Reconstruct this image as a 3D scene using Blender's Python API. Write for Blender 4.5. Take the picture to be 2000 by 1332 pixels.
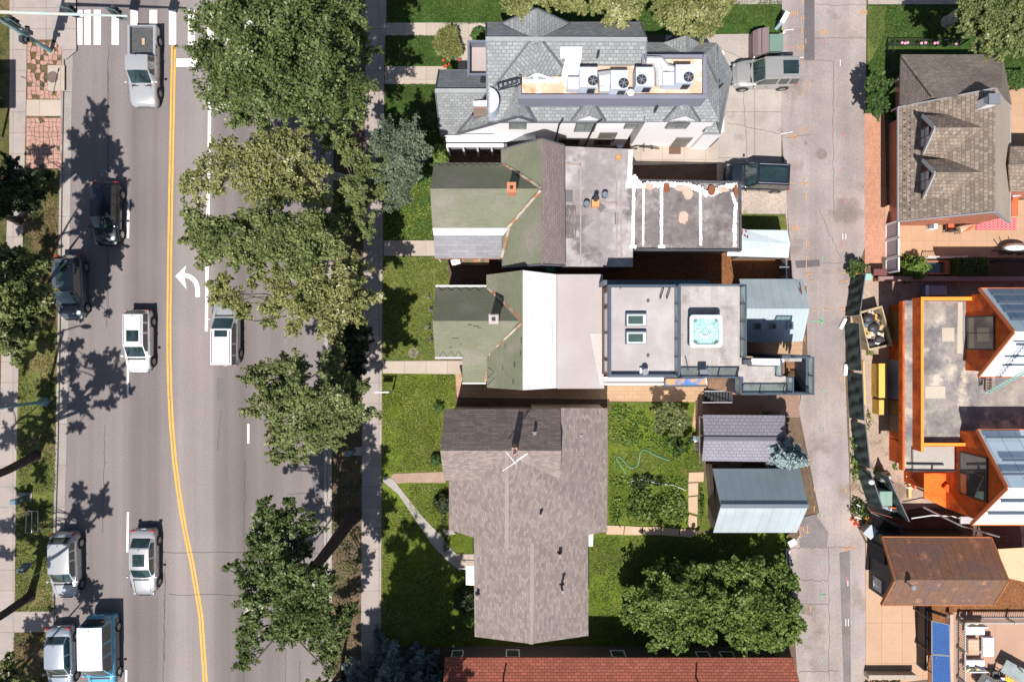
import bpy, math, random
import numpy as np
from mathutils import Vector, Matrix
scene = bpy.context.scene
for o in list(bpy.data.objects):
 bpy.data.objects.remove(o)
C = scene.collection
R = math.radians
# ---------------------------------------------------------------- camera, sky, sun, exposure
CAM_Z = 50.0          # the drone hovers about 50 m above the street, looking straight down
FPX = 1350.0          # focal length in photo pixels (photo 2000 x 1332)
SUN_EL, SUN_AZ = 60.0, 13.0
cam_d = bpy.data.cameras.new('camera')
cam = bpy.data.objects.new('camera', cam_d)
C.objects.link(cam)
cam.location = (0, 0, CAM_Z)
cam_d.sensor_width = 36.0
cam_d.lens = 36.0 * FPX / 2000.0
cam_d.clip_start = 0.1
cam_d.clip_end = 3000
scene.camera = cam
w = bpy.data.worlds.new('World')
scene.world = w
w.use_nodes = True
nt = w.node_tree
bg = nt.nodes.get('Background') or nt.nodes.new('ShaderNodeBackground')
sky = nt.nodes.new('ShaderNodeTexSky')
sky.sky_type = 'NISHITA'
sky.sun_disc = False
sky.sun_elevation = R(SUN_EL)
sky.sun_rotation = R(180 + SUN_AZ)
nt.links.new(sky.outputs[0], bg.inputs[0])
bg.inputs[1].default_value = 0.062
sd = bpy.data.lights.new('sun', 'SUN')
sd.energy = 4.6
sd.angle = R(0.55)
sd.color = (1.0, 0.955, 0.90)
sun = bpy.data.objects.new('sun', sd)
C.objects.link(sun)
svec = Vector((-math.sin(R(SUN_AZ)) * math.cos(R(SUN_EL)), -math.cos(R(SUN_AZ)) * math.cos(R(SUN_EL)), math.sin(R(SUN_EL))))
sun.rotation_euler = (-svec).to_track_quat('-Z', 'Y').to_euler()
sun.location = (0, -60, 90)
scene.view_settings.view_transform = 'Standard'
scene.view_settings.look = 'None'
scene.view_settings.gamma = 1.0
scene.view_settings.exposure = 0.50
scene.cycles.max_bounces = 6
scene.cycles.transparent_max_bounces = 12
rnd = random.Random(7)
G = 0.12              # height of pavements and gardens above the carriageway
def P(px, py, z=G):
 """world point of a photo pixel on the plane at height z (photogrammetry of a nadir picture)"""
 s = (CAM_Z - z) / FPX
 return Vector(((px - 1000.0) * s, (666.0 - py) * s, z))
def P3(t):
 return P(*t)
# ---------------------------------------------------------------- materials
MATS = {}
def mat(name, col, rough=0.85, var=0.12, vs=0.35, fine=0.12, fs=9.0, col2=None, c2=(0.5, 0.6), c2s=0.4, pat=None,
  ps=(0.3, 0.15), pc=0.75, mortar=0.5, ms=0.012, uv=False, metal=0.0, bump=0.0, streak=0.0, sx=1.0, sy=0.06,
  spec=0.3, col3=None, c3=(0.6, 0.66), c3s=1.5, coat=0.0, rot=0.0, offs=0.5, xr=None):
 if name in MATS:
  return MATS[name]
 m = bpy.data.materials.new(name)
 m.use_nodes = True
 n = m.node_tree
 L = n.links.new
 b = n.nodes['Principled BSDF']
 b.inputs['Roughness'].default_value = rough
 b.inputs['Metallic'].default_value = metal
 b.inputs['Specular IOR Level'].default_value = spec
 if coat:
  b.inputs['Coat Weight'].default_value = coat
  b.inputs['Coat Roughness'].default_value = 0.05
 tc = n.nodes.new('ShaderNodeTexCoord')
 src = tc.outputs['UV'] if uv else tc.outputs['Object']
 if rot:
  mp = n.nodes.new('ShaderNodeMapping')
  mp.inputs['Rotation'].default_value = (0, 0, R(rot))
  L(src, mp.inputs[0]); src = mp.outputs[0]
 def noise(scale, detail=4, rr=0.6, vec=None):
  t = n.nodes.new('ShaderNodeTexNoise')
  t.inputs['Scale'].default_value = scale
  t.inputs['Detail'].default_value = detail
  t.inputs['Roughness'].default_value = rr
  L(vec or src, t.inputs['Vector'])
  return t.outputs['Fac']
 def rng(fac, a, b2, lo, hi):
  t = n.nodes.new('ShaderNodeMapRange')
  t.inputs['From Min'].default_value = a
  t.inputs['From Max'].default_value = b2
  t.inputs['To Min'].default_value = lo
  t.inputs['To Max'].default_value = hi
  L(fac, t.inputs['Value'])
  return t.outputs['Result']
 def mixc(fac, a, bb, mode='MIX'):
  t = n.nodes.new('ShaderNodeMix')
  t.data_type = 'RGBA'
  t.blend_type = mode
  if isinstance(fac, (int, float)):
   t.inputs['Factor'].default_value = fac
  else:
   L(fac, t.inputs['Factor'])
  for v, k in ((a, 6), (bb, 7)):
   if hasattr(v, 'is_linked') or hasattr(v, 'links'):
    L(v, t.inputs[k])
   else:
    t.inputs[k].default_value = (v[0], v[1], v[2], 1)
  return t.outputs[2]
 c = (col[0], col[1], col[2])
 if col2:
  c = mixc(rng(noise(c2s, 6, 0.62), c2[0], c2[1], 0, 1), c, col2)
 if col3:
  c = mixc(rng(noise(c3s, 5, 0.6), c3[0], c3[1], 0, 1), c, col3)
 mul = None
 def times(x):
  nonlocal mul
  if mul is None:
   mul = x
   return
  t = n.nodes.new('ShaderNodeMath')
  t.operation = 'MULTIPLY'
  L(mul, t.inputs[0]); L(x, t.inputs[1])
  mul = t.outputs[0]
 if var:
  times(rng(noise(vs, 5), 0.3, 0.7, 1 - var, 1 + var))
 fo = None
 if fine:
  fo = noise(fs, 6, 0.7)
  times(rng(fo, 0.3, 0.7, 1 - fine, 1 + fine))
 if streak:
  mp = n.nodes.new('ShaderNodeMapping')
  mp.inputs['Scale'].default_value = (sx, sy, 1)
  L(src, mp.inputs[0])
  times(rng(noise(1.0, 4, 0.55, mp.outputs[0]), 0.3, 0.7, 1 - streak, 1 + streak))
 if xr:      # wheel tracks and lanes worn along the road: tone across the carriageway
  sp = n.nodes.new('ShaderNodeSeparateXYZ'); L(tc.outputs['Object'], sp.inputs[0])
  x0, x1 = (xr[0][0] - 1000) / 27, (xr[-1][0] - 1000) / 27
  cr = n.nodes.new('ShaderNodeValToRGB')
  while len(cr.color_ramp.elements) < len(xr):
   cr.color_ramp.elements.new(0.5)
  for e_, (xp, v_) in zip(cr.color_ramp.elements, xr):
   e_.position = ((xp - 1000) / 27 - x0) / (x1 - x0)
  for i_, (xp, v_) in enumerate(xr):
   cr.color_ramp.elements[i_].position = ((xp - 1000) / 27 - x0) / (x1 - x0)
   cr.color_ramp.elements[i_].color = (v_ / 2, v_ / 2, v_ / 2, 1)
  L(rng(sp.outputs[0], x0, x1, 0, 1), cr.inputs[0])
  times(rng(cr.outputs[0], 0, 1, 0, 2))
 hgt = None
 if pat in ('brick', 'tile', 'shingle', 'plank'):
  t = n.nodes.new('ShaderNodeTexBrick')
  t.offset = {'tile': 0.0}.get(pat, offs)
  t.inputs['Color1'].default_value = (1, 1, 1, 1)
  t.inputs['Color2'].default_value = (pc, pc, pc, 1)
  t.inputs['Mortar'].default_value = (mortar, mortar, mortar, 1)
  t.inputs['Scale'].default_value = 1.0
  t.inputs['Mortar Size'].default_value = ms
  t.inputs['Mortar Smooth'].default_value = 0.15
  t.inputs['Brick Width'].default_value = ps[0]
  t.inputs['Row Height'].default_value = ps[1]
  L(src, t.inputs['Vector'])
  bw = n.nodes.new('ShaderNodeRGBToBW')
  L(t.outputs['Color'], bw.inputs[0])
  times(bw.outputs[0])
  hgt = bw.outputs[0]
 if pat == 'rib':          # standing seams / corrugation across u
  sp = n.nodes.new('ShaderNodeSeparateXYZ')
  L(src, sp.inputs[0])
  mm = n.nodes.new('ShaderNodeMath'); mm.operation = 'DIVIDE'
  L(sp.outputs[0], mm.inputs[0]); mm.inputs[1].default_value = ps[0]
  fr = n.nodes.new('ShaderNodeMath'); fr.operation = 'FRACT'
  L(mm.outputs[0], fr.inputs[0])
  pp = n.nodes.new('ShaderNodeMath'); pp.operation = 'PINGPONG'
  L(fr.outputs[0], pp.inputs[0]); pp.inputs[1].default_value = 0.5
  hgt = rng(pp.outputs[0], 0.0, ms, mortar, 1.0)
  times(hgt)
 if mul is not None:
  cx = n.nodes.new('ShaderNodeCombineColor')
  for k in range(3):
   L(mul, cx.inputs[k])
  c = mixc(1.0, c, cx.outputs[0], 'MULTIPLY')
  L(c, b.inputs['Base Color'])
 elif hasattr(c, 'links'):
  L(c, b.inputs['Base Color'])
 else:
  b.inputs['Base Color'].default_value = (c[0], c[1], c[2], 1)
 if bump:
  bp = n.nodes.new('ShaderNodeBump')
  bp.inputs['Strength'].default_value = bump
  bp.inputs['Distance'].default_value = 0.03
  h = hgt or fo or noise(fs, 5)
  L(h, bp.inputs['Height'])
  L(bp.outputs[0], b.inputs['Normal'])
 MATS[name] = m
 return m
def leafmat(name, dark, light, trans=0.35, tip=None, rough=0.55):
 if name in MATS:
  return MATS[name]
 m = bpy.data.materials.new(name)
 m.use_nodes = True
 n = m.node_tree
 L = n.links.new
 b = n.nodes['Principled BSDF']
 b.inputs['Roughness'].default_value = rough
 b.inputs['Specular IOR Level'].default_value = 0.35
 g = n.nodes.new('ShaderNodeNewGeometry')
 cr = n.nodes.new('ShaderNodeValToRGB')
 cr.color_ramp.elements[0].color = (*dark, 1)
 cr.color_ramp.elements[1].color = (*light, 1)
 if tip:  # paler share of leaves; on trees it paints highlights into the leaf colour
  e = cr.color_ramp.elements.new(0.93); e.color = (*light, 1)
  cr.color_ramp.elements[2].color = (*tip, 1)
 tc = n.nodes.new('ShaderNodeTexCoord')
 t = n.nodes.new('ShaderNodeTexNoise')
 t.inputs['Scale'].default_value = 0.55
 L(tc.outputs['Object'], t.inputs['Vector'])
 ad = n.nodes.new('ShaderNodeMath'); ad.operation = 'MULTIPLY_ADD'
 L(t.outputs['Fac'], ad.inputs[0]); ad.inputs[1].default_value = 1.3
 ml = n.nodes.new('ShaderNodeMath'); ml.operation = 'MULTIPLY_ADD'
 L(g.outputs['Random Per Island'], ml.inputs[0]); ml.inputs[1].default_value = 0.75; ml.inputs[2].default_value = -0.52
 L(ml.outputs[0], ad.inputs[2])
 L(ad.outputs[0], cr.inputs[0])
 L(cr.outputs[0], b.inputs['Base Color'])
 tr = n.nodes.new('ShaderNodeBsdfTranslucent')
 L(cr.outputs[0], tr.inputs[0])
 mx = n.nodes.new('ShaderNodeMixShader')
 mx.inputs[0].default_value = trans
 L(b.outputs[0], mx.inputs[1]); L(tr.outputs[0], mx.inputs[2])
 L(mx.outputs[0], n.nodes['Material Output'].inputs[0])
 MATS[name] = m
 return m
def plain(name, col, rough=0.5, metal=0.0, spec=0.4, coat=0.0):
 return mat(name, col, rough=rough, metal=metal, spec=spec, coat=coat, var=0.04, fine=0.05, vs=1.5, fs=25)
def glassmat(name, col, rough=0.06):
 return mat(name, col, rough=rough, spec=1.0, var=0.25, vs=1.2, fine=0, coat=0.6)
def clearglass(name, tint=(0.8, 0.9, 0.88), alpha=0.35):
 """railing panes: mostly see-through, a little reflection"""
 if name in MATS:
  return MATS[name]
 m = bpy.data.materials.new(name)
 m.use_nodes = True
 n = m.node_tree
 b = n.nodes['Principled BSDF']
 b.inputs['Base Color'].default_value = (*tint, 1)
 b.inputs['Roughness'].default_value = 0.03
 tr = n.nodes.new('ShaderNodeBsdfTransparent')
 tr.inputs[0].default_value = (*tint, 1)
 tcx = n.nodes.new('ShaderNodeTexCoord'); nz = n.nodes.new('ShaderNodeTexNoise')
 nz.inputs['Scale'].default_value = 2.0
 n.links.new(tcx.outputs['Object'], nz.inputs['Vector'])
 mr = n.nodes.new('ShaderNodeMapRange')
 mr.inputs['To Min'].default_value = alpha * 0.8; mr.inputs['To Max'].default_value = alpha * 1.2
 n.links.new(nz.outputs['Fac'], mr.inputs['Value'])
 mx = n.nodes.new('ShaderNodeMixShader')
 n.links.new(mr.outputs[0], mx.inputs[0])
 n.links.new(tr.outputs[0], mx.inputs[1]); n.links.new(b.outputs[0], mx.inputs[2])
 n.links.new(mx.outputs[0], n.nodes['Material Output'].inputs[0])
 MATS[name] = m
 return m
# ---------------------------------------------------------------- mesh builder
def face_uv(pts):
 nrm = Vector((0, 0, 0))
 k = len(pts)
 for i in range(k):
  a, b = pts[i], pts[(i + 1) % k]
  nrm.x += (a.y - b.y) * (a.z + b.z)
  nrm.y += (a.z - b.z) * (a.x + b.x)
  nrm.z += (a.x - b.x) * (a.y + b.y)
 if nrm.length < 1e-12:
  return [(0, 0)] * k
 nrm.normalize()
 if abs(nrm.z) > 0.9995:
  return [(p.x, p.y) for p in pts]
 u = Vector((0, 0, 1)).cross(nrm).normalized()
 v = nrm.cross(u)
 return [(p.dot(u), p.dot(v)) for p in pts]
class MB:
 def __init__(s):
  s.v = []; s.f = []; s.uv = []; s.mi = []; s.cur = 0
 def poly(s, pts):
  pts = [Vector(p) for p in pts]
  i = len(s.v)
  s.v += [tuple(p) for p in pts]
  s.f.append(tuple(range(i, i + len(pts))))
  s.uv += face_uv(pts)
  s.mi.append(s.cur)
  return s
 def hull(s, top, bot):
  """two matching rings -> closed solid; top ring counter-clockwise seen from above"""
  top = [Vector(p) for p in top]; bot = [Vector(p) for p in bot]
  s.poly(top); s.poly(bot[::-1])
  k = len(top)
  for i in range(k):
   j = (i + 1) % k
   s.poly([top[j], top[i], bot[i], bot[j]])
  return s
 def slab(s, pts, t=0.15):
  pts = ccw(pts)
  return s.hull(pts, [p - Vector((0, 0, t)) for p in pts])
 def prism(s, pts, z0, z1):
  pts = ccw([Vector((p[0], p[1], 0)) for p in pts])
  return s.hull([Vector((p.x, p.y, z1)) for p in pts], [Vector((p.x, p.y, z0)) for p in pts])
 def box(s, c, d, rz=0.0, M=None):
  hx, hy, hz = d[0] / 2, d[1] / 2, d[2] / 2
  m = M or (Matrix.Translation(Vector(c)) @ Matrix.Rotation(rz, 4, 'Z'))
  q = [(-hx, -hy), (hx, -hy), (hx, hy), (-hx, hy)]
  return s.hull([m @ Vector((x, y, hz)) for x, y in q], [m @ Vector((x, y, -hz)) for x, y in q])
 def b2(s, x0, x1, y0, y1, z0, z1):
  return s.box(((x0 + x1) / 2, (y0 + y1) / 2, (z0 + z1) / 2), (abs(x1 - x0), abs(y1 - y0), abs(z1 - z0)))
 def bar(s, a, b, w, h=None):
  """square bar between two points"""
  a, b = Vector(a), Vector(b)
  d = b - a
  if d.length < 1e-5:
   return s
  h = h or w
  q = d.to_track_quat('X', 'Z').to_matrix().to_4x4()
  m = Matrix.Translation((a + b) / 2) @ q
  return s.box((0, 0, 0), (d.length, w, h), M=m)
 def tube(s, pts, rad, n=8, cap=True):
  pts = [Vector(p) for p in pts]
  if not hasattr(rad, '__len__'):
   rad = [rad] * len(pts)
  rings = []
  for i, p in enumerate(pts):
   d = (pts[min(i + 1, len(pts) - 1)] - pts[max(i - 1, 0)])
   if d.length < 1e-9:
    d = Vector((0, 0, 1))
   d.normalize()
   a = d.orthogonal() if i == 0 else (ua - d * ua.dot(d))
   if a.length < 1e-6:
    a = d.orthogonal()
   a.normalize(); ua = a
   b = d.cross(a)
   rings.append([p + (a * math.cos(t) + b * math.sin(t)) * rad[i] for t in [2 * math.pi * k / n for k in range(n)]])
  for i in range(len(rings) - 1):
   for k in range(n):
    j = (k + 1) % n
    s.poly([rings[i][k], rings[i][j], rings[i + 1][j], rings[i + 1][k]])
  if cap:
   s.poly(rings[0][::-1]); s.poly(rings[-1])
  return s
 def cyl(s, c, r, z0, z1, n=16, r1=None):
  return s.tube([(c[0], c[1], z0), (c[0], c[1], z1)], [r, r if r1 is None else r1], n)
 def ell(s, c, r, n=12, m=8, M=None):
  c = Vector(c)
  if not hasattr(r, '__len__'):
   r = (r, r, r)
  rows = []
  for i in range(m + 1):
   ph = math.pi * i / m
   rows.append([Vector((math.sin(ph) * math.cos(2 * math.pi * k / n) * r[0], math.sin(ph) * math.sin(2 * math.pi * k / n) * r[1], math.cos(ph) * r[2])) for k in range(n)])
  if M:
   rows = [[M @ p for p in rw] for rw in rows]
  rows = [[p + c for p in rw] for rw in rows]
  for i in range(m):
   for k in range(n):
    j = (k + 1) % n
    if i == 0:
     s.poly([rows[0][0], rows[1][k], rows[1][j]])
    elif i == m - 1:
     s.poly([rows[i][k], rows[m][0], rows[i][j]])
    else:
     s.poly([rows[i][k], rows[i + 1][k], rows[i + 1][j], rows[i][j]])
  return s
 def build(s, name, m, parent=None, smooth=False, merge=True, bevel=0.0, **props):
  me = bpy.data.meshes.new(name)
  me.from_pydata(s.v, [], s.f)
  uvl = me.uv_layers.new(name='UVMap')
  flat = [c for t in s.uv for c in t]
  uvl.data.foreach_set('uv', flat)
  ms = m if isinstance(m, (list, tuple)) else [m]
  for x in ms:
   me.materials.append(x)
  if len(ms) > 1:
   me.polygons.foreach_set('material_index', s.mi)
  if smooth:
   import bmesh
   bm = bmesh.new(); bm.from_mesh(me)
   bmesh.ops.remove_doubles(bm, verts=bm.verts, dist=0.0005)
   bm.to_mesh(me); bm.free()
   me.polygons.foreach_set('use_smooth', [True] * len(me.polygons))
   me.set_sharp_from_angle(angle=R(40 if smooth is True else smooth))
  elif merge and len(s.v) < 60000:
   import bmesh
   bm = bmesh.new(); bm.from_mesh(me)
   bmesh.ops.remove_doubles(bm, verts=bm.verts, dist=0.0005)
   bm.to_mesh(me); bm.free()
  me.update()
  o = bpy.data.objects.new(name, me)
  C.objects.link(o)
  if parent is not None:
   o.parent = parent
   if parent.location.length or any(parent.rotation_euler):
    o.matrix_parent_inverse = Matrix.LocRotScale(parent.location, parent.rotation_euler, None).inverted() if props.pop('world', True) else Matrix()
  props.pop('world', None)
  if bevel:
   bv = o.modifiers.new('bevel', 'BEVEL'); bv.width = bevel; bv.segments = 2; bv.limit_method = 'ANGLE'
  for k2, v2 in props.items():
   o[k2] = v2
  return o
def ccw(pts):
 pts = [Vector(p) for p in pts]
 a = 0
 for i in range(len(pts)):
  p, q = pts[i], pts[(i + 1) % len(pts)]
  a += p.x * q.y - q.x * p.y
 return pts if a > 0 else pts[::-1]
def thing(name, label, cat, loc=(0, 0, 0), rz=0.0, group=None):
 o = bpy.data.objects.new(name, None)
 C.objects.link(o)
 o.location = loc
 o.rotation_euler = (0, 0, rz)
 o.empty_display_size = 0.3
 o['label'] = label; o['category'] = cat
 if group:
  o['group'] = group
 return o
def tag(o, label, cat, group=None):
 o['label'] = label; o['category'] = cat
 if group:
  o['group'] = group
 return o
def struct(name, mb, m):
 o = mb.build(name, m)
 o['kind'] = 'structure'
 return o
_nsheet = 0
def sheet(name, px, z, m, kind='structure'):
 """a ground sheet from photo-plan points"""
 global _nsheet
 if z > 0.05:
  _nsheet += 1
  z += 0.0004 * _nsheet
 mb = MB()
 mb.poly(ccw([P(a, b, z) for a, b in px]))
 o = mb.build(name, m)
 if kind:
  o['kind'] = kind
 return o
def local(mb, name, m, parent, **k):
 """a part whose mesh is in the parent's own coordinates"""
 return mb.build(name, m, parent, world=False, **k)
def copy_tree(o, parent=None):
 c = o.copy(); C.objects.link(c)
 if parent is not None:
  c.parent = parent
  c.matrix_parent_inverse = o.matrix_parent_inverse.copy()
 for ch in [x for x in bpy.data.objects if x.parent == o]:
  copy_tree(ch, c)
 return c
# ================================================================ GROUND
asph = mat('asphalt', (0.205, 0.178, 0.172), rough=0.9, var=0.07, vs=0.16, fine=0.12, fs=7, streak=0.15, sx=0.8, sy=0.012, bump=0.25, col3=(.115, .105, .11), c3=(.69, .80), c3s=1.1,
   col2=(0.185, 0.166, 0.168), c2=(0.5, 0.75), c2s=0.09,
   xr=((118, .95), (150, 1.0), (190, .98), (230, 1.0), (262, .80), (285, .86), (305, .80), (322, .95), (345, 1.22), (395, 1.25), (418, .98), (436, .80), (455, .84), (475, .78), (500, .86), (520, .90), (545, .82), (575, 1.02), (615, .92), (650, 1.0)))
asph2 = mat('alley_asphalt', (0.2937, 0.25, 0.2406), rough=0.9, var=0.20, vs=0.22, fine=0.15, fs=6, streak=0.13, sx=0.9, sy=0.06, col3=(.225, .185, .165), c3=(.56, .66), c3s=.35, bump=0.25,
   col2=(0.325, 0.2687, 0.2432), c2=(0.48, 0.6), c2s=0.14)
patchm = mat('asphalt_patch', (0.125, 0.112, 0.118), rough=0.9, var=0.12, fine=0.12, fs=7)
conc = mat('pavement_concrete', (0.36, 0.305, 0.275), var=0.10, vs=0.5, fine=0.09, fs=8, pat='tile', ps=(2.4, 1.5), mortar=0.55, ms=0.02, pc=0.9, col2=(0.29, 0.255, 0.24), c2=(0.52, 0.62), c2s=0.5)
conc2 = mat('walk_concrete', (0.43, 0.36, 0.30), var=0.09, vs=0.4, fine=0.08, fs=8, pat='tile', ps=(1.55, 1.45), mortar=0.6, ms=0.018, pc=0.88)
concd = mat('driveway_concrete', (0.36, 0.315, 0.285), var=0.14, vs=0.35, fine=0.10, fs=7, pat='tile', ps=(3.5, 3.3), mortar=0.62, ms=0.03, pc=0.94,
   col2=(0.43, 0.385, 0.35), c2=(0.5, 0.7), c2s=0.3, col3=(0.27, 0.235, 0.215), c3=(0.57, 0.68), c3s=0.7)
curbm = mat('curb_concrete', (0.34, 0.30, 0.275), var=0.12, vs=0.8, fine=0.14, fs=7, pat='tile', ps=(9, 3.0), mortar=0.45, ms=0.02, pc=0.85)
grassd = mat('lawn_north', (0.0374, 0.0736, 0.0158), rough=1, var=0.22, vs=0.5, fine=0.42, fs=5, col2=(0.0585, 0.0902, 0.0216), c2=(0.5, 0.66), c2s=0.4, col3=(0.1092, 0.115, 0.0396), c3=(0.64, 0.74), c3s=0.8, spec=0.1, bump=0.6)
grassy = mat('lawn_dry', (0.115, 0.125, 0.035), rough=1, var=0.22, vs=0.5, fine=0.40, fs=5, col2=(0.072, 0.098, 0.028), c2=(0.47, 0.6), c2s=0.55, col3=(0.20, 0.165, 0.075), c3=(0.58, 0.7), c3s=0.9, spec=0.1, bump=0.6)
grassb = mat('lawn_bright', (0.095, 0.125, 0.018), rough=1, var=0.32, vs=0.3, fine=0.42, fs=5, col2=(0.0997, 0.1161, 0.0263), c2=(0.48, 0.62), c2s=0.4, col3=(0.1662, 0.129, 0.0488), c3=(0.62, 0.72), c3s=0.7, spec=0.1, bump=0.6)
grassw = mat('parkway_grass', (0.085, 0.100, 0.030), rough=1, var=0.25, vs=0.6, fine=0.42, fs=5, col2=(0.17, 0.13, 0.065), c2=(0.49, 0.58), c2s=0.35, col3=(0.05, 0.07, 0.02), c3=(0.55, 0.65), c3s=0.9, spec=0.1, bump=0.6)
dirt = mat('dirt', (0.135, 0.092, 0.063), rough=1, var=0.22, vs=0.7, fine=0.30, fs=6, col2=(0.095, 0.085, 0.04), c2=(0.5, 0.6), c2s=0.5, bump=0.5)
soil = mat('dark_soil', (0.115, 0.072, 0.050), rough=1, var=0.25, vs=0.7, fine=0.35, fs=7, bump=0.6)
mulch = mat('bark_mulch', (0.20, 0.085, 0.034), rough=1, var=0.18, vs=0.8, fine=0.55, fs=6, bump=0.8)
gravel = mat('gravel', (0.40, 0.33, 0.28), rough=1, var=0.14, vs=0.5, fine=0.32, fs=9, bump=0.6, col2=(0.15, 0.15, 0.06), c2=(0.56, 0.64), c2s=0.35)
sitedirt = mat('site_dirt', (0.36, 0.275, 0.215), rough=1, var=0.2, vs=0.5, fine=0.22, fs=6, bump=0.6, col2=(0.22, 0.16, 0.12), c2=(0.55, 0.65), c2s=0.7)
pavers = mat('tan_pavers', (0.46, 0.30, 0.185), var=0.08, vs=0.5, fine=0.08, fs=6, pat='brick', ps=(0.6, 0.3), mortar=0.62, ms=0.012, pc=0.86)
brickp = mat('brick_path', (0.50, 0.255, 0.165), var=0.10, vs=0.6, fine=0.12, fs=6, pat='brick', ps=(0.11, 0.22), mortar=0.75, ms=0.01, pc=0.78)
tanc = mat('tan_concrete', (0.4644, 0.2946, 0.1867), var=0.08, vs=0.3, fine=0.06, fs=6, pat='tile', ps=(0.9, 0.9), mortar=0.72, ms=0.012, pc=0.93)
tanc2 = mat('tan_slab', (0.4816, 0.3112, 0.2075), var=0.09, vs=0.3, fine=0.06, fs=6, pat='tile', ps=(1.48, 2.9), mortar=0.62, ms=0.015, pc=0.95)
flag = mat('flagstone', (0.40, 0.235, 0.19), var=0.15, vs=1.3, fine=0.12, fs=5)
whitep = mat('white_road_paint', (0.80, 0.77, 0.75), rough=0.7, var=0.08, vs=1.2, fine=0.14, fs=5, col2=(0.55, 0.50, 0.48), c2=(0.56, 0.72), c2s=2.5)
yelp = mat('yellow_road_paint', (0.66, 0.37, 0.065), rough=0.7, var=0.08, vs=1.0, fine=0.14, fs=5, col2=(0.45, 0.30, 0.14), c2=(0.54, 0.72), c2s=2.6)
orp = mat('orange_spray_paint', (0.60, 0.31, 0.13), var=0.1, fine=0.2)
grp = mat('green_spray_paint', (0.16, 0.50, 0.24), var=0.1, fine=0.2)
pkp = mat('pink_spray_paint', (0.60, 0.20, 0.20), var=0.1, fine=0.2)
wsp = mat('white_spray_paint', (0.75, 0.72, 0.70), var=0.1, fine=0.2)
iron = mat('cast_iron', (0.16, 0.11, 0.09), rough=0.7, var=0.15, fine=0.2, fs=12)
crackm = mat('road_crack', (0.075, 0.068, 0.07), rough=1, var=0.2)
sheet('ground', [(-9000, -9000), (11000, -9000), (11000, 10000), (-9000, 10000)], -0.03, dirt)
sheet('street', [(110, -4000), (660, -4000), (660, 5300), (100, 5300)], 0.0, asph)
WC = [(126, -3000), (126, 130), (124, 200), (120, 450), (117, 700), (113, 900), (110, 1000), (106, 1200), (103, 1340), (100, 5000)]   # west kerb line
EC = [(655, -3000), (652, 0), (648, 300), (645, 660), (645, 1000), (646, 1340), (648, 5000)]                                     # east kerb line
def slab_block(name, pts, m, z1=G):
 mb = MB(); mb.prism([P(a, b, 0) for a, b in pts], -0.03, z1)
 return struct(name, mb, m)
slab_block('parkway_west', [(-6000, -3000)] + [(x - 3, y) for x, y in WC] + [(-6000, 5000)], mat('worn_verge', (0.085, 0.085, 0.03), rough=1, var=0.3, vs=0.5, fine=0.42, fs=5, col2=(0.13, 0.09, 0.05), c2=(0.46, 0.56), c2s=0.25, col3=(0.045, 0.06, 0.02), c3=(0.54, 0.64), c3s=0.9, spec=0.1, bump=0.6))
slab_block('parkway_east', [(x + 4, y) for x, y in EC[::-1]] + [(9000, -3000), (9000, 5000)][0:1] + [(9000, 5000)], dirt)
def ribbon(name, line, w0, w1, z0, z1, m):
 mb = MB()
 for (a, b), (c, d) in zip(line, line[1:]):
  p, q, r_, s_ = P(a + w0, b, 0), P(a + w1, b, 0), P(c + w1, d, 0), P(c + w0, d, 0)
  mb.prism([p, q, r_, s_], z0, z1)
 return struct(name, mb, m)
ribbon('kerb_west', WC, -3, 1, -0.02, 0.135, curbm)
ribbon('gutter_west', WC, 1, 16, -0.02, 0.006, curbm)
ribbon('kerb_east', EC, 0, 4, -0.02, 0.135, curbm)
ribbon('gutter_east', EC, -12, 0, -0.02, 0.006, curbm)
Z1, Z2, Z3 = G + 0.006, G + 0.030, G + 0.055
# pavements
sheet('pavement_west', [(17, -300), (53, -300), (52, 100), (50, 230), (45, 450), (36, 700), (31, 950), (28, 1200), (27, 1340), (24, 2500), (-20, 2500), (-6, 1200), (-2, 900), (4, 640), (13, 450), (18, 300), (19, 100)], Z1, conc)
sheet('pavement_corner', [(52, -300), (150, -300), (148, 20), (149, 100), (127, 118), (108, 78), (52, 78)], 0.142, conc)
sheet('pavement_planting_pad', [(93, 128), (126, 128), (126, 178), (93, 178)], Z3, conc2)
sheet('pavement_crossing_strip', [(52, 195), (122, 195), (122, 227), (51, 227)], Z1, conc2)
sheet('pavement_side_path', [(28, 1195), (104, 1193), (103, 1233), (28, 1235)], Z1, conc)
sheet('pavement_east', [(714, -3000), (756, -3000), (755, 20), (750, 150), (748, 400), (746, 660), (745, 950), (744, 1228), (736, 1300), (736, 5000), (703, 5000), (705, 1250), (707, 950), (708, 660), (710, 500), (712, 300), (714, 150), (713, 20)], Z1, conc)
sheet('verge_lawn', [(45, 640), (112, 640), (110, 900), (107, 1000), (103, 1193), (29, 1195), (31, 950), (36, 700)], Z1, mat('verge_lawn', (0.10, 0.115, 0.032), rough=1, var=0.3, vs=0.5, fine=0.40, fs=5, col2=(0.17, 0.145, 0.06), c2=(0.5, 0.6), c2s=0.35, spec=0.1, bump=0.6))
sheet('lawn_a', [(757, -300), (1527, -300), (1527, 66), (1240, 70), (1240, 300), (850, 330), (752, 330)], Z1, grassd)
sheet('lawn_b', [(751, 330), (870, 330), (870, 505), (850, 505), (750, 502)], Z1, grassd)
sheet('lawn_c', [(748, 502), (900, 502), (900, 560), (860, 705), (747, 705)], Z1, grassy)
sheet('lawn_d', [(747, 728), (889, 728), (889, 797), (940, 1000), (940, 1262), (745, 1262), (746, 900)], Z1, grassb)
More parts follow.
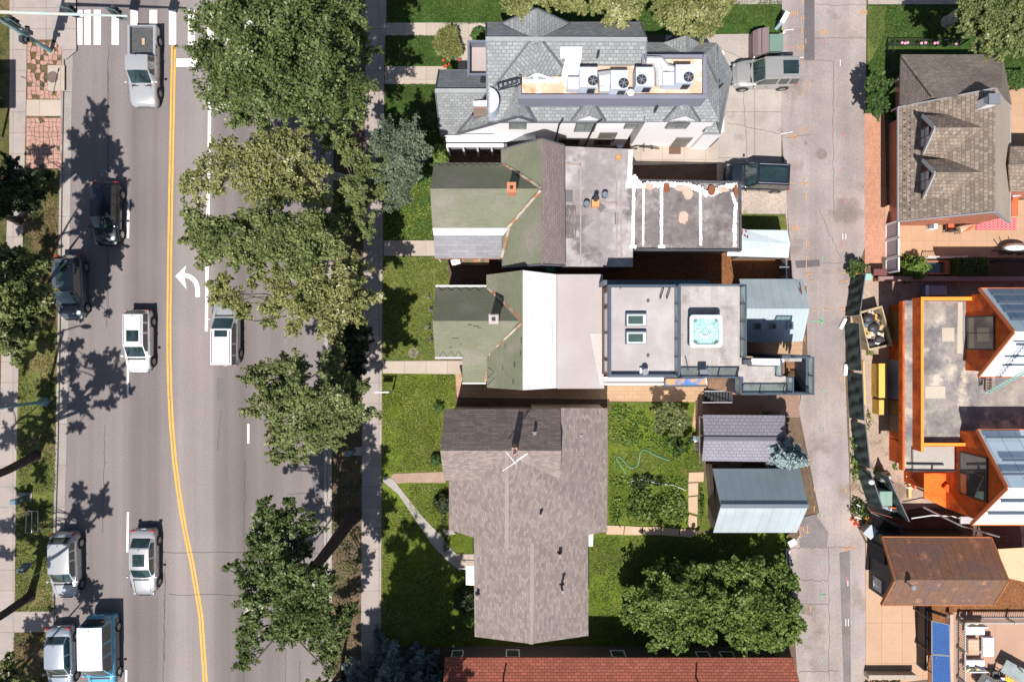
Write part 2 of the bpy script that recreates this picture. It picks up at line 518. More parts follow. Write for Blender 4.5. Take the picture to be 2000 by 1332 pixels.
sheet('lawn_e', [(1140, 1040.5), (1540, 1040.5), (1536, 1100), (1550, 1262), (941, 1262), (941, 1225), (1140, 1225)], Z1, grassb)
sheet('lawn_f', [(1180, 785), (1372, 785), (1372, 900), (1395, 1035), (1180, 1040)], Z1, grassb)
sheet('soil_passage', [(866, 276), (1240, 276), (1240, 560), (880, 570), (872, 505), (850, 505), (850, 318)], Z2, soil)
sheet('soil_strip', [(889, 776), (1190, 780), (1190, 800), (889, 800)], Z3, soil)
sheet('mulch_yard', [(1100, 480), (1540, 484), (1545, 562), (1175, 562), (1100, 540)], Z3, mulch)
sheet('paving_courtyard', [(889, 728), (893, 780), (1358, 785), (1352, 830), (1372, 860), (1500, 812), (1560, 812), (1568, 668), (1290, 640), (950, 640)], Z2, pavers)
sheet('paving_pad', [(1372, 775), (1560, 770), (1562, 815), (1372, 812)], Z3, mat('brown_pavers', (0.30, 0.19, 0.145), var=0.1, fine=0.12, pat='brick', ps=(0.3, 0.15), mortar=0.7, pc=0.85))
sheet('driveway', [(1380, 68), (1527, 66), (1526, 318), (1400, 318), (1400, 285), (1300, 285), (1300, 70)], Z2, concd)
sheet('paving_patio', [(1230, 280), (1402, 280), (1402, 320), (1237, 323)], Z3, conc2)
sheet('soil_yard', [(1236, 318), (1440, 318), (1440, 360), (1236, 360)], Z2, soil)
sheet('gravel_bay', [(1400, 318), (1533, 318), (1540, 470), (1430, 470), (1430, 352), (1400, 352)], Z3, gravel)
sheet('lawn_patch', [(1440, 418), (1534, 418), (1541, 470), (1440, 470)], Z3 + 0.004, grassy)
# paths
sheet('path_upper', [(755, 45), (960, 45), (960, 70), (924, 70), (930, 150), (895, 150), (895, 70), (753, 70)], Z2, conc2)
sheet('path_lower', [(752, 130), (872, 130), (872, 165), (751, 165)], Z2, conc2)
sheet('path_top', [(1430, -40), (1527, -40), (1527, 9), (1430, 9)], Z2, conc)
sheet('path_porch', [(749, 470), (852, 470), (852, 500), (749, 500)], Z2, conc2)
sheet('path_middle', [(747, 705), (905, 704), (905, 731), (747, 729)], Z2, conc2)
sheet('path_front', [(768, 925), (870, 921), (870, 943), (800, 942), (768, 945), (758, 940)], Z2, mat('worn_path', (0.34, 0.235, 0.175), var=0.16, fine=0.16, vs=0.8))
greyc = mat('grey_path_concrete', (0.33, 0.305, 0.28), var=0.14, vs=0.8, fine=0.14)
sheet('path_diagonal', [(750, 930), (768, 936), (822, 1005), (843, 1028), (862, 1045), (880, 1070), (905, 1096), (900, 1116), (880, 1100), (845, 1065), (812, 1016), (778, 965), (748, 940)], Z3, greyc)
sheet('path_step', [(893, 1082), (930, 1082), (930, 1112), (898, 1112)], Z3 + 0.005, conc2)
sheet('path_stone', [(863, 1033), (885, 1036), (890, 1043), (870, 1046)], Z2, greyc)
# street side of the alley and everything east of it
sheet('alley', [(1535, -3000), (1696, -3000), (1692, 0), (1690, 300), (1690, 480), (1668, 545), (1655, 600), (1650, 700), (1654, 820), (1658, 900), (1660, 1000), (1690, 1060), (1692, 1340), (1700, 5000), (1560, 5000), (1558, 1335), (1542, 1070), (1565, 1040), (1600, 1000), (1560, 800), (1577, 700), (1575, 560), (1545, 540), (1543, 480), (1533, 350), (1526, 250), (1527, 66), (1530, -300)], Z2, asph2)
sheet('asphalt_patch', [(1571, -300), (1590, -300), (1591, 118), (1571, 118)], Z3, patchm)
sheet('alley_patch_low', [(1560, 1012), (1592, 1004), (1618, 1040), (1615, 1068), (1562, 1068)], Z3, mat('alley_patch_grey', (.19, .168, .165), rough=.9, var=.2, vs=.6, fine=.15, fs=6))
sheet('alley_patch_edge', [(1640, 1080), (1660, 1076), (1662, 1332), (1648, 1332)], Z3, MATS['alley_patch_grey'])
sheet('asphalt_joint_patch', [(1553, 510), (1600, 508), (1602, 520), (1556, 524)], Z3, patchm)
sheet('lawn_g', [(1695, -300), (2300, -300), (2300, 160), (1756, 160), (1756, 235), (1692, 235)], Z1, grassd)
sheet('lawn_g_dry', [(1695, 12), (1730, 12), (1728, 60), (1722, 80), (1700, 120), (1694, 120)], Z2, grassy)
sheet('path_north', [(1695, -40), (1882, -40), (1882, 9), (1695, 9)], Z3, conc)
sheet('brick_path', [(1689, 222), (1728, 222), (1735, 545), (1689, 545)], Z2, brickp)
sheet('patio_tan', [(1728, 400), (2300, 380), (2300, 510), (1728, 510)], Z3, tanc)
sheet('patio_side', [(1958, 160), (2300, 160), (2300, 360), (1958, 360)], Z3, tanc)
sheet('planting_soil', [(1722, 502), (2300, 506), (2300, 545), (1722, 545)], Z3 + 0.004, soil)
sheet('building_site_dirt', [(1668, 545), (2300, 545), (2300, 1100), (1695, 1060), (1662, 1000), (1658, 800), (1656, 600)], Z1, sitedirt)
sheet('site_soil', [(1735, 1005), (1800, 990), (1990, 1000), (2000, 1100), (1735, 1100), (1700, 1050)], Z2, soil)
sheet('patio_slab', [(1691, 1060), (1812, 1060), (1812, 1326), (1691, 1340)], Z3, tanc2)
sheet('patio_soil', [(1813, 1101), (2300, 1101), (2300, 1500), (1813, 1500)], Z2, mulch)
sheet('patio_terrace', [(1862, 1195), (2300, 1195), (2300, 1500), (1862, 1500)], Z3 + 0.004, mat('terrace_tan', (0.418, 0.2651, 0.1906), var=0.08, fine=0.07, pat='tile', ps=(2.9, 2.9), mortar=0.6, ms=0.015, pc=0.97))
# garden stepping stones: separate countable slabs
k = 0
stone = mat('sandstone', (0.50, 0.355, 0.245), var=0.10, vs=0.8, fine=0.12)
stones = [[(1185, 1025), (1219, 1026), (1217, 1043), (1184, 1043)], [(1221, 1026), (1253, 1028), (1253, 1044), (1218, 1044)],
   [(1256, 1028), (1290, 1028), (1291, 1044), (1255, 1044)], [(1293, 1030), (1325, 1032), (1326, 1047), (1291, 1044)],
   [(1329, 1032), (1361, 1034), (1360, 1044), (1348, 1049), (1327, 1046)], [(1344, 1003), (1361, 1008), (1361, 1029), (1344, 1029)],
   [(1344, 970), (1362, 968), (1362, 1004), (1344, 999)], [(1344, 943), (1363, 942), (1363, 966), (1344, 968)], [(1345, 922), (1374, 921), (1374, 940), (1344, 941)]]
for i, s_ in enumerate(stones):
 mb = MB(); mb.prism([P(a, b) for a, b in s_], G, G + 0.09)
 o = mb.build('stepping_stone', stone, bevel=0.02)
 tag(o, ['first', 'second', 'third', 'fourth', 'corner', 'seventh', 'sixth', 'eighth', 'ninth'][i] if False else
  ['tan stepping stone touching the brown house wall', 'tan stepping stone second from the brown house', 'tan stepping stone in the middle of the lower row',
   'tan stepping stone just before the corner of the path', 'rounded tan stepping stone at the corner of the path', 'tan stepping stone just above the path corner',
   'long tan stepping stone beside the vegetable bed', 'short tan stepping stone third from the top of the column', 'wide tan stepping stone at the top by the shed'][i],
  'stepping stone', 'stepping stones round the vegetable garden')
# flagstones in the corner planting strip, set in grass: laid as many irregular stones in two beds
def flagbed(name, x0, x1, y0, y1, cell, keep=1.0):
 rr = random.Random(name)
 mb = MB()
 nx, ny = max(2, int((x1 - x0) / cell)), max(2, int((y1 - y0) / cell))
 gx = [[(x0 + (x1 - x0) * i / nx + (rr.uniform(-.32, .32) * cell if 0 < i < nx else 0), y0 + (y1 - y0) * j / ny + (rr.uniform(-.32, .32) * cell if 0 < j < ny else 0)) for i in range(nx + 1)] for j in range(ny + 1)]
 for j in range(ny):
  for i in range(nx):
   q = [gx[j][i], gx[j][i + 1], gx[j + 1][i + 1], gx[j + 1][i]]
   c = (sum(a for a, b in q) / 4, sum(b for a, b in q) / 4)
   if rr.random() > keep or (92 < c[0] < 127 and 126 < c[1] < 180):
    continue
   q = [(c[0] + (a - c[0]) * 0.9, c[1] + (b - c[1]) * 0.9) for a, b in q]
   mb.prism([P(a, b) for a, b in q], G, Z2 + rr.uniform(0, .025))
 o = mb.build(name, flag)
 o['kind'] = 'structure'
flagbed('flagstone_paving', 54, 121, 84, 194, 8.0, 0.72)
flagbed('flagstone_paving_south', 52, 121, 231, 330, 8.5, 0.97)
# markings
def strip(mb, pts, w, z=0.0065):
 pts = [P(a, b, z) for a, b in pts]
 off = []
 for i, p in enumerate(pts):
  d = (pts[min(i + 1, len(pts) - 1)] - pts[max(i - 1, 0)]).normalized()
  off.append(Vector((-d.y, d.x, 0)) * w / 2)
 for i in range(len(pts) - 1):
  mb.poly(ccw([pts[i] + off[i], pts[i] - off[i], pts[i + 1] - off[i + 1], pts[i + 1] + off[i + 1]]))
mb = MB()
for x0, x1 in ((147, 161), (165, 177), (183, 197), (218, 232), (255, 269), (292, 307), (330, 344), (367, 381), (404, 418), (441, 455), (478, 492), (515, 529), (552, 566), (590, 604), (626, 640)):
 mb.poly(ccw([P(x0, 20, .01), P(x1, 20, .01), P(x1, 88, .01), P(x0, 88, .01)]))
struct('crosswalk_marking', mb, whitep)
cl = [(339, 90), (337, 200), (334, 350), (331, 520), (330, 620), (330, 700), (331.5, 760), (335, 830), (341, 900), (347.5, 950), (355, 1000), (362, 1040), (375, 1100), (392, 1200), (401, 1332), (404, 1600), (404, 5000)]
mb = MB()
strip(mb, [(x - 2.9, y) for x, y in cl], 0.14)
strip(mb, [(x + 2.9, y) for x, y in cl], 0.14)
struct('centre_line_marking', mb, yelp)
mb = MB()
strip(mb, [(410, 165), (408, 320), (405, 480), (403, 647)], 0.22)
mb.poly(ccw([P(342, 115, .0065), P(645, 115, .0065), P(645, 131, .0065), P(342, 131, .0065)]))
for a, b, c, d in ((251.5, 392, 250, 465), (250, 698, 249.5, 772), (250, 1000, 248.5, 1078), (246.5, 1308, 245, 1385), (485, 828, 485, 866), (482, 1132, 482, 1210)):
 strip(mb, [(a, b), (c, d)], 0.15)
for j in range(1, 8):
 strip(mb, [(245, 1308 + 300 * j), (245, 1385 + 300 * j)], 0.15)
struct('lane_line_marking', mb, whitep)
mb = MB()
arc = [(386, 580), (386, 570), (385.5, 562), (383, 553), (378, 546), (371, 540.5), (362, 538), (356, 538)]
strip(mb, arc, 0.33, .007)
mb.poly(ccw([P(a, b, .010) for a, b in ((342.5, 539.5), (363.5, 519), (360.5, 532), (361, 546), (364.5, 565))]))
struct('turn_arrow_marking', mb, whitep)
mb = MB()
rr = random.Random(5)
def crack(mb, a, b, n=14, amp=3, w=0.035, z=0.007):
 pts = [(a[0] + (b[0] - a[0]) * i / n + rr.uniform(-amp, amp) * (0 < i < n), a[1] + (b[1] - a[1]) * i / n + rr.uniform(-amp, amp) * (0 < i < n)) for i in range(n + 1)]
 strip(mb, pts, w, z)
for a, b in (((318, 1078), (640, 1080)), ((330, 1160), (640, 1165)), ((432, 800), (425, 880)), ((210, 140), (212, 600)), ((205, 830), (200, 1040)), ((560, 965), (600, 963)), ((322, 1290), (322, 1120)), ((585, 1290), (585, 1332))):
 crack(mb, a, b, 16, 1.6, 0.03)
for x, y0, y1, w_ in ((212, 90, 640, .05), (640, 640, 1332, .06), (322, 1090, 1332, .04), (478, 900, 1332, .04), (560, 1170, 1332, .04)):
 crack(mb, (x, y0), (x - 3, y1), 34, 1.6, w_ * .7, .0075)
struct('street_cracks', mb, crackm)
mb = MB()
for x, y, w_, h_ in ((150, 1010, 9, 16), (232, 30, 18, 12), (600, 1060, 16, 26), (430, 760, 7, 22), (620, 950, 10, 12)):
 q = [P(x + w_ * (1 if k in (1, 2) else -1), y + h_ * (1 if k in (2, 3) else -1), .0035) for k in range(4)]
 mb.poly(ccw(q))
struct('street_patches', mb, mat('street_patch', (.155, .142, .145), rough=.9, var=.1, fine=.15, fs=7))
mb = MB()
for a, b in (((1590, 75), (1690, 75)), ((1590, 10), (1690, 10)), ((1530, 118), (1625, 119)), ((1627, 119), (1628, 420)), ((1535, 270), (1590, 262)), ((1600, 410), (1640, 500)), ((1590, 515), (1655, 512)), ((1540, 1070), (1660, 1068)),
    ((1560, 1132), (1618, 1134)), ((1555, 1180), (1618, 1180)), ((1618, 1070), (1620, 1330)), ((1570, 860), (1610, 1060)), ((1560, 1312), (1640, 1310)), ((1420, 240), (1525, 262)), ((1400, 90), (1520, 150)), ((1450, 160), (1460, 312))):
 crack(mb, a, b, 18, 1.8, 0.024, Z2 + .024)
struct('alley_cracks', mb, crackm)
# utility locating marks in spray paint
mb = MB(); zz = Z3 + 0.034
def seg(mb, *pts, w=0.05):
 strip(mb, pts, w, zz)
def zero_mark(mb, x, y):
 seg(mb, (x - 6, y - 5), (x - 6, y + 5)); seg(mb, (x + 6, y - 5), (x + 6, y + 5))
 seg(mb, (x, y - 5), (x - 3, y), (x, y + 5), (x + 3, y), (x, y - 5))
for x, y in ((1551, 27), (1609, 64), (1564, 93), (1687, 25), (1550, 267), (1554, 446), (1563, 1033)):
 zero_mark(mb, x, y)
for q in (((1567, 0), (1567, 8)), ((1570, 30), (1570, 40)), ((1565, 32), (1565, 40)), ((1566, 55), (1566, 66)), ((1574, 76), (1574, 86)), ((1566, 120), (1566, 128)), ((1580, 160), (1580, 172)), ((1568, 178), (1568, 190)),
   ((1568, 245), (1568, 262)), ((1560, 254), (1568, 254)), ((1578, 250), (1578, 256)), ((1572, 350), (1572, 366)), ((1562, 359), (1580, 359)), ((1540, 358), (1552, 358)), ((1574, 375), (1574, 392)),
   ((1575, 468), (1575, 482)), ((1580, 472), (1580, 484)), ((1575, 500), (1575, 545)), ((1575, 535), (1588, 535)), ((1577, 560), (1577, 566)), ((1582, 548), (1590, 548)), ((1572, 655), (1572, 668)),
   ((1580, 897), (1580, 908)), ((1574, 897), (1584, 897)), ((1590, 950), (1590, 960)), ((1590, 987), (1590, 998)), ((1577, 1026), (1577, 1042)), ((1563, 1040), (1563, 1049)), ((1560, 1046), (1563, 1050), (1566, 1046)), ((1574, 1038), (1577, 1042), (1580, 1038)),
   ((1611, 605), (1621, 605)), ((1630, 608), (1630, 616)), ((1648, 608), (1648, 616)), ((1640, 603), (1652, 603)), ((1642, 735), (1642, 745)), ((1649, 735), (1649, 745)), ((1646, 845), (1646, 852)), ((1652, 952), (1652, 962)),
   ((1653, 1064), (1653, 1076)), ((1650, 1070), (1653, 1076), (1656, 1070)), ((1662, 1062), (1662, 1074)), ((1659, 1069), (1662, 1074), (1665, 1069)), ((1583, 1182), (1583, 1194)), ((1586, 605), (1596, 605)), ((1645, 532), (1656, 533)), ((1640, 552), (1655, 548))):
 seg(mb, *q)
struct('orange_utility_marks', mb, orp)
mb = MB()
for q in (((1606, 500), (1606, 512)), ((1605, 620), (1607, 632)), ((1584, 627), (1608, 627)), ((1604, 830), (1604, 838)), ((1604, 1000), (1604, 1010)), ((1604, 1092), (1604, 1100)), ((1604, 1155), (1604, 1168)), ((1604, 1162), (1614, 1162)), ((1605, 1284), (1605, 1292)), ((1606, 760), (1606, 768)), ((1597, 34), (1597, 42)), ((1604, 615), (1604, 635))):
 seg(mb, *q)
struct('green_utility_marks', mb, grp)
mb = MB()
for q in (((1534, 91), (1547, 92)), ((1645, 262), (1652, 262)), ((1648, 256), (1648, 266)), ((1644, 330), (1644, 338)), ((1650, 388), (1650, 398)), ((1644, 470), (1644, 482)), ((1612, 75), (1612, 90)), ((1654, 1126), (1654, 1138))):
 seg(mb, *q)
struct('pink_utility_marks', mb, pkp)
mb = MB()
for q in (((1532, 60), (1550, 58)), ((1538, 105), (1548, 105)), ((1562, 113), (1570, 113)), ((1641, 117), (1641, 130)), ((1646, 456), (1646, 468)), ((1652, 456), (1652, 468)), ((1525, 262), (1548, 258)), ((1652, 1208), (1652, 1222)), ((1657, 1208), (1657, 1222)), ((1656, 1134), (1656, 1144))):
 seg(mb, *q)
struct('white_utility_marks', mb, wsp)
def manhole(x, y, r, z, label):
 mb = MB(); c = P(x, y, 0)
 mb.cyl(c, r / 27.0, z - .02, z + .006, 24)
 t = tag(mb.build('manhole_cover', iron if x < 700 else mat('alley_iron', (.20, .165, .15), rough=.7, var=.2, vs=4, fine=.3, fs=14)), label, 'manhole cover')
 mb = MB()
 for a in range(24):
  q0, q1 = 2 * math.pi * a / 24, 2 * math.pi * (a + 1) / 24
  mb.hull(*[ccw([Vector((c.x + rr_ * math.cos(q), c.y + rr_ * math.sin(q), zz_)) for rr_, q in ((r / 27, q0), (r / 27, q1), (r / 27 + .07, q1), (r / 27 + .07, q0))]) for zz_ in (z + .01, z - .02)])
 mb.build('rim', patchm if x < 700 else asph2, t)
manhole(106, 153, 9, Z3 + .02, 'round rusty manhole cover in the corner planting strip')
manhole(1603, 303, 10, Z3 + .02, 'round iron manhole cover in the alley')
manhole(1572, 282, 3, Z3 + .02, 'tiny round valve cover in the alley')
manhole(808, 689, 8, Z2, 'round concrete utility lid in the dry lawn')
# ================================================================ HOUSES
def lerp(a, b, t):
 return a + (b - a) * t
def gable_walls(mb, R0, R1, L0, L1, Q0, Q1, zb=0.0, over=0.35, endover=0.35, drop=0.16):
 """pentagonal solid under a gable roof, inset from its edges"""
 ends = []
 d = (R1 - R0); d.z = 0; Ln = d.length; d.normalize()
 for Rr, Lr, Qr, sgn in ((R0, L0, Q0, 1), (R1, L1, Q1, -1)):
  sh = d * endover * sgn
  r = Rr + sh
  def inset(E):
   v = Vector((Rr.x - E.x, Rr.y - E.y, 0)); w_ = v.length
   t = min(over / w_, 0.4) if w_ > 0 else 0
   q = lerp(E, Rr, t) + sh
   q.z -= drop
   return q
  l, q = inset(Lr), inset(Qr)
  r = r - Vector((0, 0, drop))
  ends.append([l, r, q, Vector((q.x, q.y, zb)), Vector((l.x, l.y, zb))])
 a, b = ends
 mb.poly(a); mb.poly(b[::-1])
 for i in range(5):
  j = (i + 1) % 5
  mb.poly([a[j], a[i], b[i], b[j]])
def gable(root, R0, R1, L0, L1, Q0, Q1, mL, mQ, wm, zb=0.0, t=0.14, ridge=None, walls=True, over=0.35, endover=0.35, fascia=None, names=('roof', 'roof')):
 R0, R1, L0, L1, Q0, Q1 = map(P3, (R0, R1, L0, L1, Q0, Q1))
 if mL is mQ:
  mb = MB(); mb.slab([R0, R1, L1, L0], t); mb.slab([R0, R1, Q1, Q0], t)
  mb.build(names[0], mL, root)
 else:
  MB().slab([R0, R1, L1, L0], t).build(names[0], mL, root)
  MB().slab([R0, R1, Q1, Q0], t).build(names[1], mQ, root)
 if ridge:
  mb = MB(); u = Vector((0, 0, 0.03))
  mb.bar(R0 + u, R1 + u, 0.26, 0.05); mb.build('ridge_cap', ridge, root)
 if fascia:
  mb = MB(); dz = Vector((0, 0, -0.06))
  for a, b in ((R0, L0), (R0, Q0), (R1, L1), (R1, Q1)):
   mb.bar(a + dz, b + dz, 0.07, 0.22)
  for a, b in ((L0, L1), (Q0, Q1)):
   mb.bar(a + dz, b + dz, 0.12, 0.13)
  mb.build('fascia', fascia, root)
 if walls:
  mb = MB(); gable_walls(mb, R0, R1, L0, L1, Q0, Q1, zb, over, endover)
  mb.build('wall', wm, root)
def slabpart(root, name, pts, m, t=0.14):
 return MB().slab([P3(p) for p in pts], t).build(name, m, root)
def boxpart(root, name, x0, x1, y0, y1, z0, z1, m, ztop=None, **k):
 """box whose TOP face sits on the given photo rectangle at height z1"""
 mb = MB()
 a, b = P(x0, y1, ztop or z1), P(x1, y0, ztop or z1)
 mb.b2(a.x, b.x, a.y, b.y, z0, z1)
 return mb.build(name, m, root, **k)
def addbox(mb, x0, x1, y0, y1, z0, z1, ref=None):
 z = z1 if ref is None else ref
 a, b = P(x0, y1, z), P(x1, y0, z)
 mb.b2(a.x, b.x, a.y, b.y, z0, z1)
def wall_window(root, c, wdt, hgt, nrm, fm, gm, mull=1, arch=False, name='window', deep=0.05, hbars=0):
 """window on a vertical wall: c centre, nrm outward horizontal normal"""
 n = Vector((nrm[0], nrm[1], 0)).normalized(); u = Vector((-n.y, n.x, 0)); z = Vector((0, 0, 1))
 c = Vector(c)
 mb = MB(); f = 0.07
 def rect(mb, uc, zc, w_, h_, d0, d1):
  pts = [c + u * (uc + sx * w_ / 2) + z * (zc + sz * h_ / 2) for sx, sz in ((-1, -1), (1, -1), (1, 1), (-1, 1))]
  mb.hull([p + n * d1 for p in pts], [p + n * d0 for p in pts])
 rect(mb, 0, hgt / 2 - f / 2, wdt, f, -.05, deep); rect(mb, 0, -hgt / 2 + f / 2, wdt, f, -.05, deep)
 for s in (-1, 1):
  rect(mb, s * (wdt / 2 - f / 2), 0, f, hgt - 2 * f, -.05, deep)
 for i in range(mull):
  rect(mb, -wdt / 2 + wdt * (i + 1) / (mull + 1), 0, 0.05, hgt - 2 * f, -.05, deep - .01)
 for i in range(hbars):
  rect(mb, 0, -hgt / 2 + hgt * (i + 1) / (hbars + 1), wdt - 2 * f, 0.035, -.05, deep - .015)
 fr = mb.build(name, fm, root)
 if arch:
  mb = MB(); N = 10
  top = [c + u * (wdt / 2 * math.cos(math.pi * i / N)) + z * (hgt / 2 + 0.28 * wdt * math.sin(math.pi * i / N)) for i in range(N + 1)]
  mb.hull([p + n * (deep - .005) for p in top], [p - n * .05 for p in top])
  mb.build('arch', fm, fr)
 mb = MB(); rect(mb, 0, 0, wdt - 2 * f, hgt - 2 * f, -.06, deep - .03)
 mb.build('pane', gm, fr)
 return fr
def door_on(root, c, wdt, hgt, nrm, m, name='door', handle=True):
 n = Vector((nrm[0], nrm[1], 0)).normalized(); u = Vector((-n.y, n.x, 0)); z = Vector((0, 0, 1)); c = Vector(c)
 def rect(mb, uc, zc, w_, h_, d0, d1):
  pts = [c + u * (uc + sx * w_ / 2) + z * (zc + sz * h_ / 2) for sx, sz in ((-1, -1), (1, -1), (1, 1), (-1, 1))]
  mb.hull([p + n * d1 for p in pts], [p + n * d0 for p in pts])
 mb = MB(); rect(mb, 0, 0, wdt, hgt, -.06, .04)
 d = mb.build(name, m, root)
 if handle:
  mb = MB(); rect(mb, wdt * .38, 0, .05, .12, .04, .1); mb.build('handle', steel, d)
 return d
shg = mat('grey_shingle', (0.2984, 0.3137, 0.3224), uv=True, pat='brick', ps=(0.34, 0.21), pc=0.72, mortar=0.52, ms=0.022, var=0.10, vs=0.5, fine=0.12, fs=8, bump=0.3)
shgreen = mat('green_shingle', (0.183, 0.192, 0.132), uv=True, pat='brick', ps=(0.32, 0.17), pc=0.90, mortar=0.74, ms=0.012, var=0.10, vs=0.4, fine=0.08, fs=7, bump=0.3, col3=(0.235, 0.22, 0.185), c3=(0.50, 0.66), c3s=0.35)
shbrown = mat('rosy_shingle', (0.285, 0.222, 0.208), uv=True, pat='brick', ps=(0.34, 0.2), pc=0.8, mortar=0.62, ms=0.018, var=0.06, fine=0.09, fs=8, bump=0.3)
shtaupe = mat('taupe_shingle', (0.29, 0.236, 0.216), uv=True, pat='brick', ps=(0.30, 0.16), pc=0.64, mortar=0.62, ms=0.012, var=0.06, vs=0.4, fine=0.08, fs=9, bump=0.3, offs=0.37)
shgp = mat('grey_purple_shingle', (0.255, 0.245, 0.285), uv=True, pat='brick', ps=(0.36, 0.24), pc=0.90, mortar=0.50, ms=0.020, var=0.08, fine=0.10, fs=7, bump=0.3)
shwood = mat('weathered_shake', (0.31, 0.245, 0.195), uv=True, pat='brick', ps=(0.26, 0.24), pc=0.55, mortar=0.42, ms=0.018, var=0.16, vs=0.45, fine=0.18, fs=6, bump=0.5, offs=0.43)
shred = mat('red_tile', (0.39, 0.12, 0.075), uv=True, pat='brick', ps=(0.40, 0.19), pc=0.72, mortar=0.40, ms=0.022, var=0.08, fine=0.10, fs=5, bump=0.6)
ridg = mat('ridge_grey', (0.30, 0.31, 0.315), fine=0.1, fs=6)
flash = plain('dark_flashing', (0.10, 0.105, 0.125), rough=0.5)
whitew = mat('white_siding', (0.80, 0.79, 0.80), var=0.03, fine=0.03, uv=True)
greyw = mat('grey_siding', (0.42, 0.40, 0.38), var=0.06, fine=0.06, uv=True, pat='plank', ps=(30, 0.18), mortar=0.75, ms=0.01, pc=1.0)
beige = mat('beige_stucco', (0.46, 0.38, 0.31), var=0.06, fine=0.06)
darkw = mat('dark_siding', (0.085, 0.082, 0.088), var=0.06, fine=0.06, uv=True, pat='plank', ps=(30, 0.2), mortar=0.7, ms=0.01, pc=1.0)
brickw = mat('red_brick', (0.40, 0.16, 0.10), uv=True, pat='brick', ps=(0.22, 0.075), pc=0.75, mortar=1.25, ms=0.008, var=0.1, fine=0.1)
woodd = mat('stained_wood', (0.20, 0.105, 0.060), uv=True, pat='plank', ps=(4.0, 0.14), pc=0.62, mortar=0.35, ms=0.01, var=0.2, fine=0.2, fs=5)
wooda = mat('aged_wood', (0.25, 0.19, 0.155), uv=True, pat='plank', ps=(3.0, 0.16), pc=0.6, mortar=0.3, ms=0.012, var=0.25, fine=0.2)
membr = mat('grey_membrane', (0.265, 0.238, 0.240), rough=0.75, var=0.22, vs=0.5, fine=0.12, fs=3, col2=(0.38, 0.355, 0.355), c2=(0.48, 0.60), c2s=0.45, col3=(0.155, 0.14, 0.142), c3=(0.55, 0.62), c3s=0.4, streak=0.10, sx=1.2, sy=0.12)
membd = mat('dark_membrane', (0.175, 0.152, 0.148), rough=0.8, var=0.32, vs=0.6, fine=0.16, fs=4, col2=(0.34, 0.305, 0.29), c2=(0.50, 0.68), c2s=0.5, col3=(0.085, 0.075, 0.075), c3=(0.54, 0.70), c3s=0.6, streak=.12, sx=.8, sy=.2)
beigem = mat('beige_membrane', (0.39, 0.3486, 0.3412), var=0.06, vs=0.3, fine=0.04, col2=(0.4368, 0.4032, 0.405), c2=(0.5, 0.7), c2s=0.25, streak=0.03, sx=0.9, sy=0.02)
pinkm = mat('pale_membrane', (0.38, 0.3397, 0.3362), var=0.05, vs=0.4, fine=0.04, col2=(0.4256, 0.395, 0.3901), c2=(0.5, 0.65), c2s=0.4)
whitec = mat('white_roof_coating', (0.85, 0.86, 0.88), rough=0.6, var=0.03, fine=0.05, fs=4)
whitemetal = mat('white_ribbed_metal', (0.84, 0.86, 0.89), rough=0.45, uv=True, pat='rib', ps=(0.45, 1), ms=0.06, mortar=0.93, var=0.05, vs=.5, fine=0.05, fs=5, spec=0.5, col2=(.70,.72,.74), c2=(.58,.72), c2s=.9)
galv = mat('galvanised_metal', (0.43, 0.49, 0.52), rough=0.45, metal=0.25, uv=True, pat='rib', ps=(0.62, 1), ms=0.04, mortar=0.72, var=0.10, vs=0.6, fine=0.07, spec=0.5, bump=0.3)
bluemetal = mat('blue_grey_metal', (0.30, 0.37, 0.405), rough=0.4, metal=0.3, uv=True, pat='rib', ps=(0.62, 1), ms=0.04, mortar=0.72, var=0.08, fine=0.05, spec=0.5, bump=0.3)
rustm = mat('rusty_panel_roof', (0.185, 0.098, 0.062), rough=0.75, uv=True, pat='rib', ps=(0.62, 1.6), ms=0.03, mortar=0.35, var=0.22, vs=0.7, fine=0.2, fs=5, bump=0.3,
   col2=(0.115, 0.072, 0.062), c2=(0.42, 0.62), c2s=0.7, col3=(0.34, 0.165, 0.085), c3=(0.57, 0.72), c3s=1.1)
steel = plain('steel', (0.55, 0.56, 0.58), rough=0.3, metal=0.8)
blackm = plain('black_metal', (0.03, 0.03, 0.035), rough=0.5)
navy = plain('navy_trim', (0.062, 0.082, 0.115), rough=0.45)
whitepl = plain('white_paint', (0.80, 0.80, 0.80))
glassd = glassmat('window_glass', (0.055, 0.085, 0.085))
glassl = glassmat('pale_window_glass', (0.30, 0.34, 0.33))
orangebrick = mat('orange_brick', (0.62, 0.23, 0.12), uv=True, pat='brick', ps=(0.21, 0.075), pc=0.85, mortar=0.8, ms=0.01, var=0.08)
copper = mat('plywood_deck', (0.60, 0.42, 0.29), var=0.12, vs=1.2, fine=0.1, col2=(0.42, 0.24, 0.13), c2=(0.55, 0.68), c2s=1.2, col3=(0.75, 0.62, 0.50), c3=(0.5, 0.6), c3s=1.0)
foil = mat('duct_wrap', (0.62, 0.61, 0.60), rough=0.4, metal=0.3, var=0.1, fine=0.22, fs=9, bump=0.6)
hvacm = plain('hvac_enamel', (0.50, 0.55, 0.66), rough=0.5)
# ---------------------------------------------------------------- house A: white house, grey shingles
A = thing('house', 'large white house with grey shingle roof, gables and rooftop air conditioning', 'house', P(1150, 190, 0), 0, 'houses of the block')
gable(A, (949, 77, 8.6), (1263, 78, 8.6), (949, 46, 6.8), (1252, 45, 6.8), (952, 238, 6.1), (1258, 238, 6.1), shg, shg, whitew, over=0.1, ridge=ridg, fascia=flash)
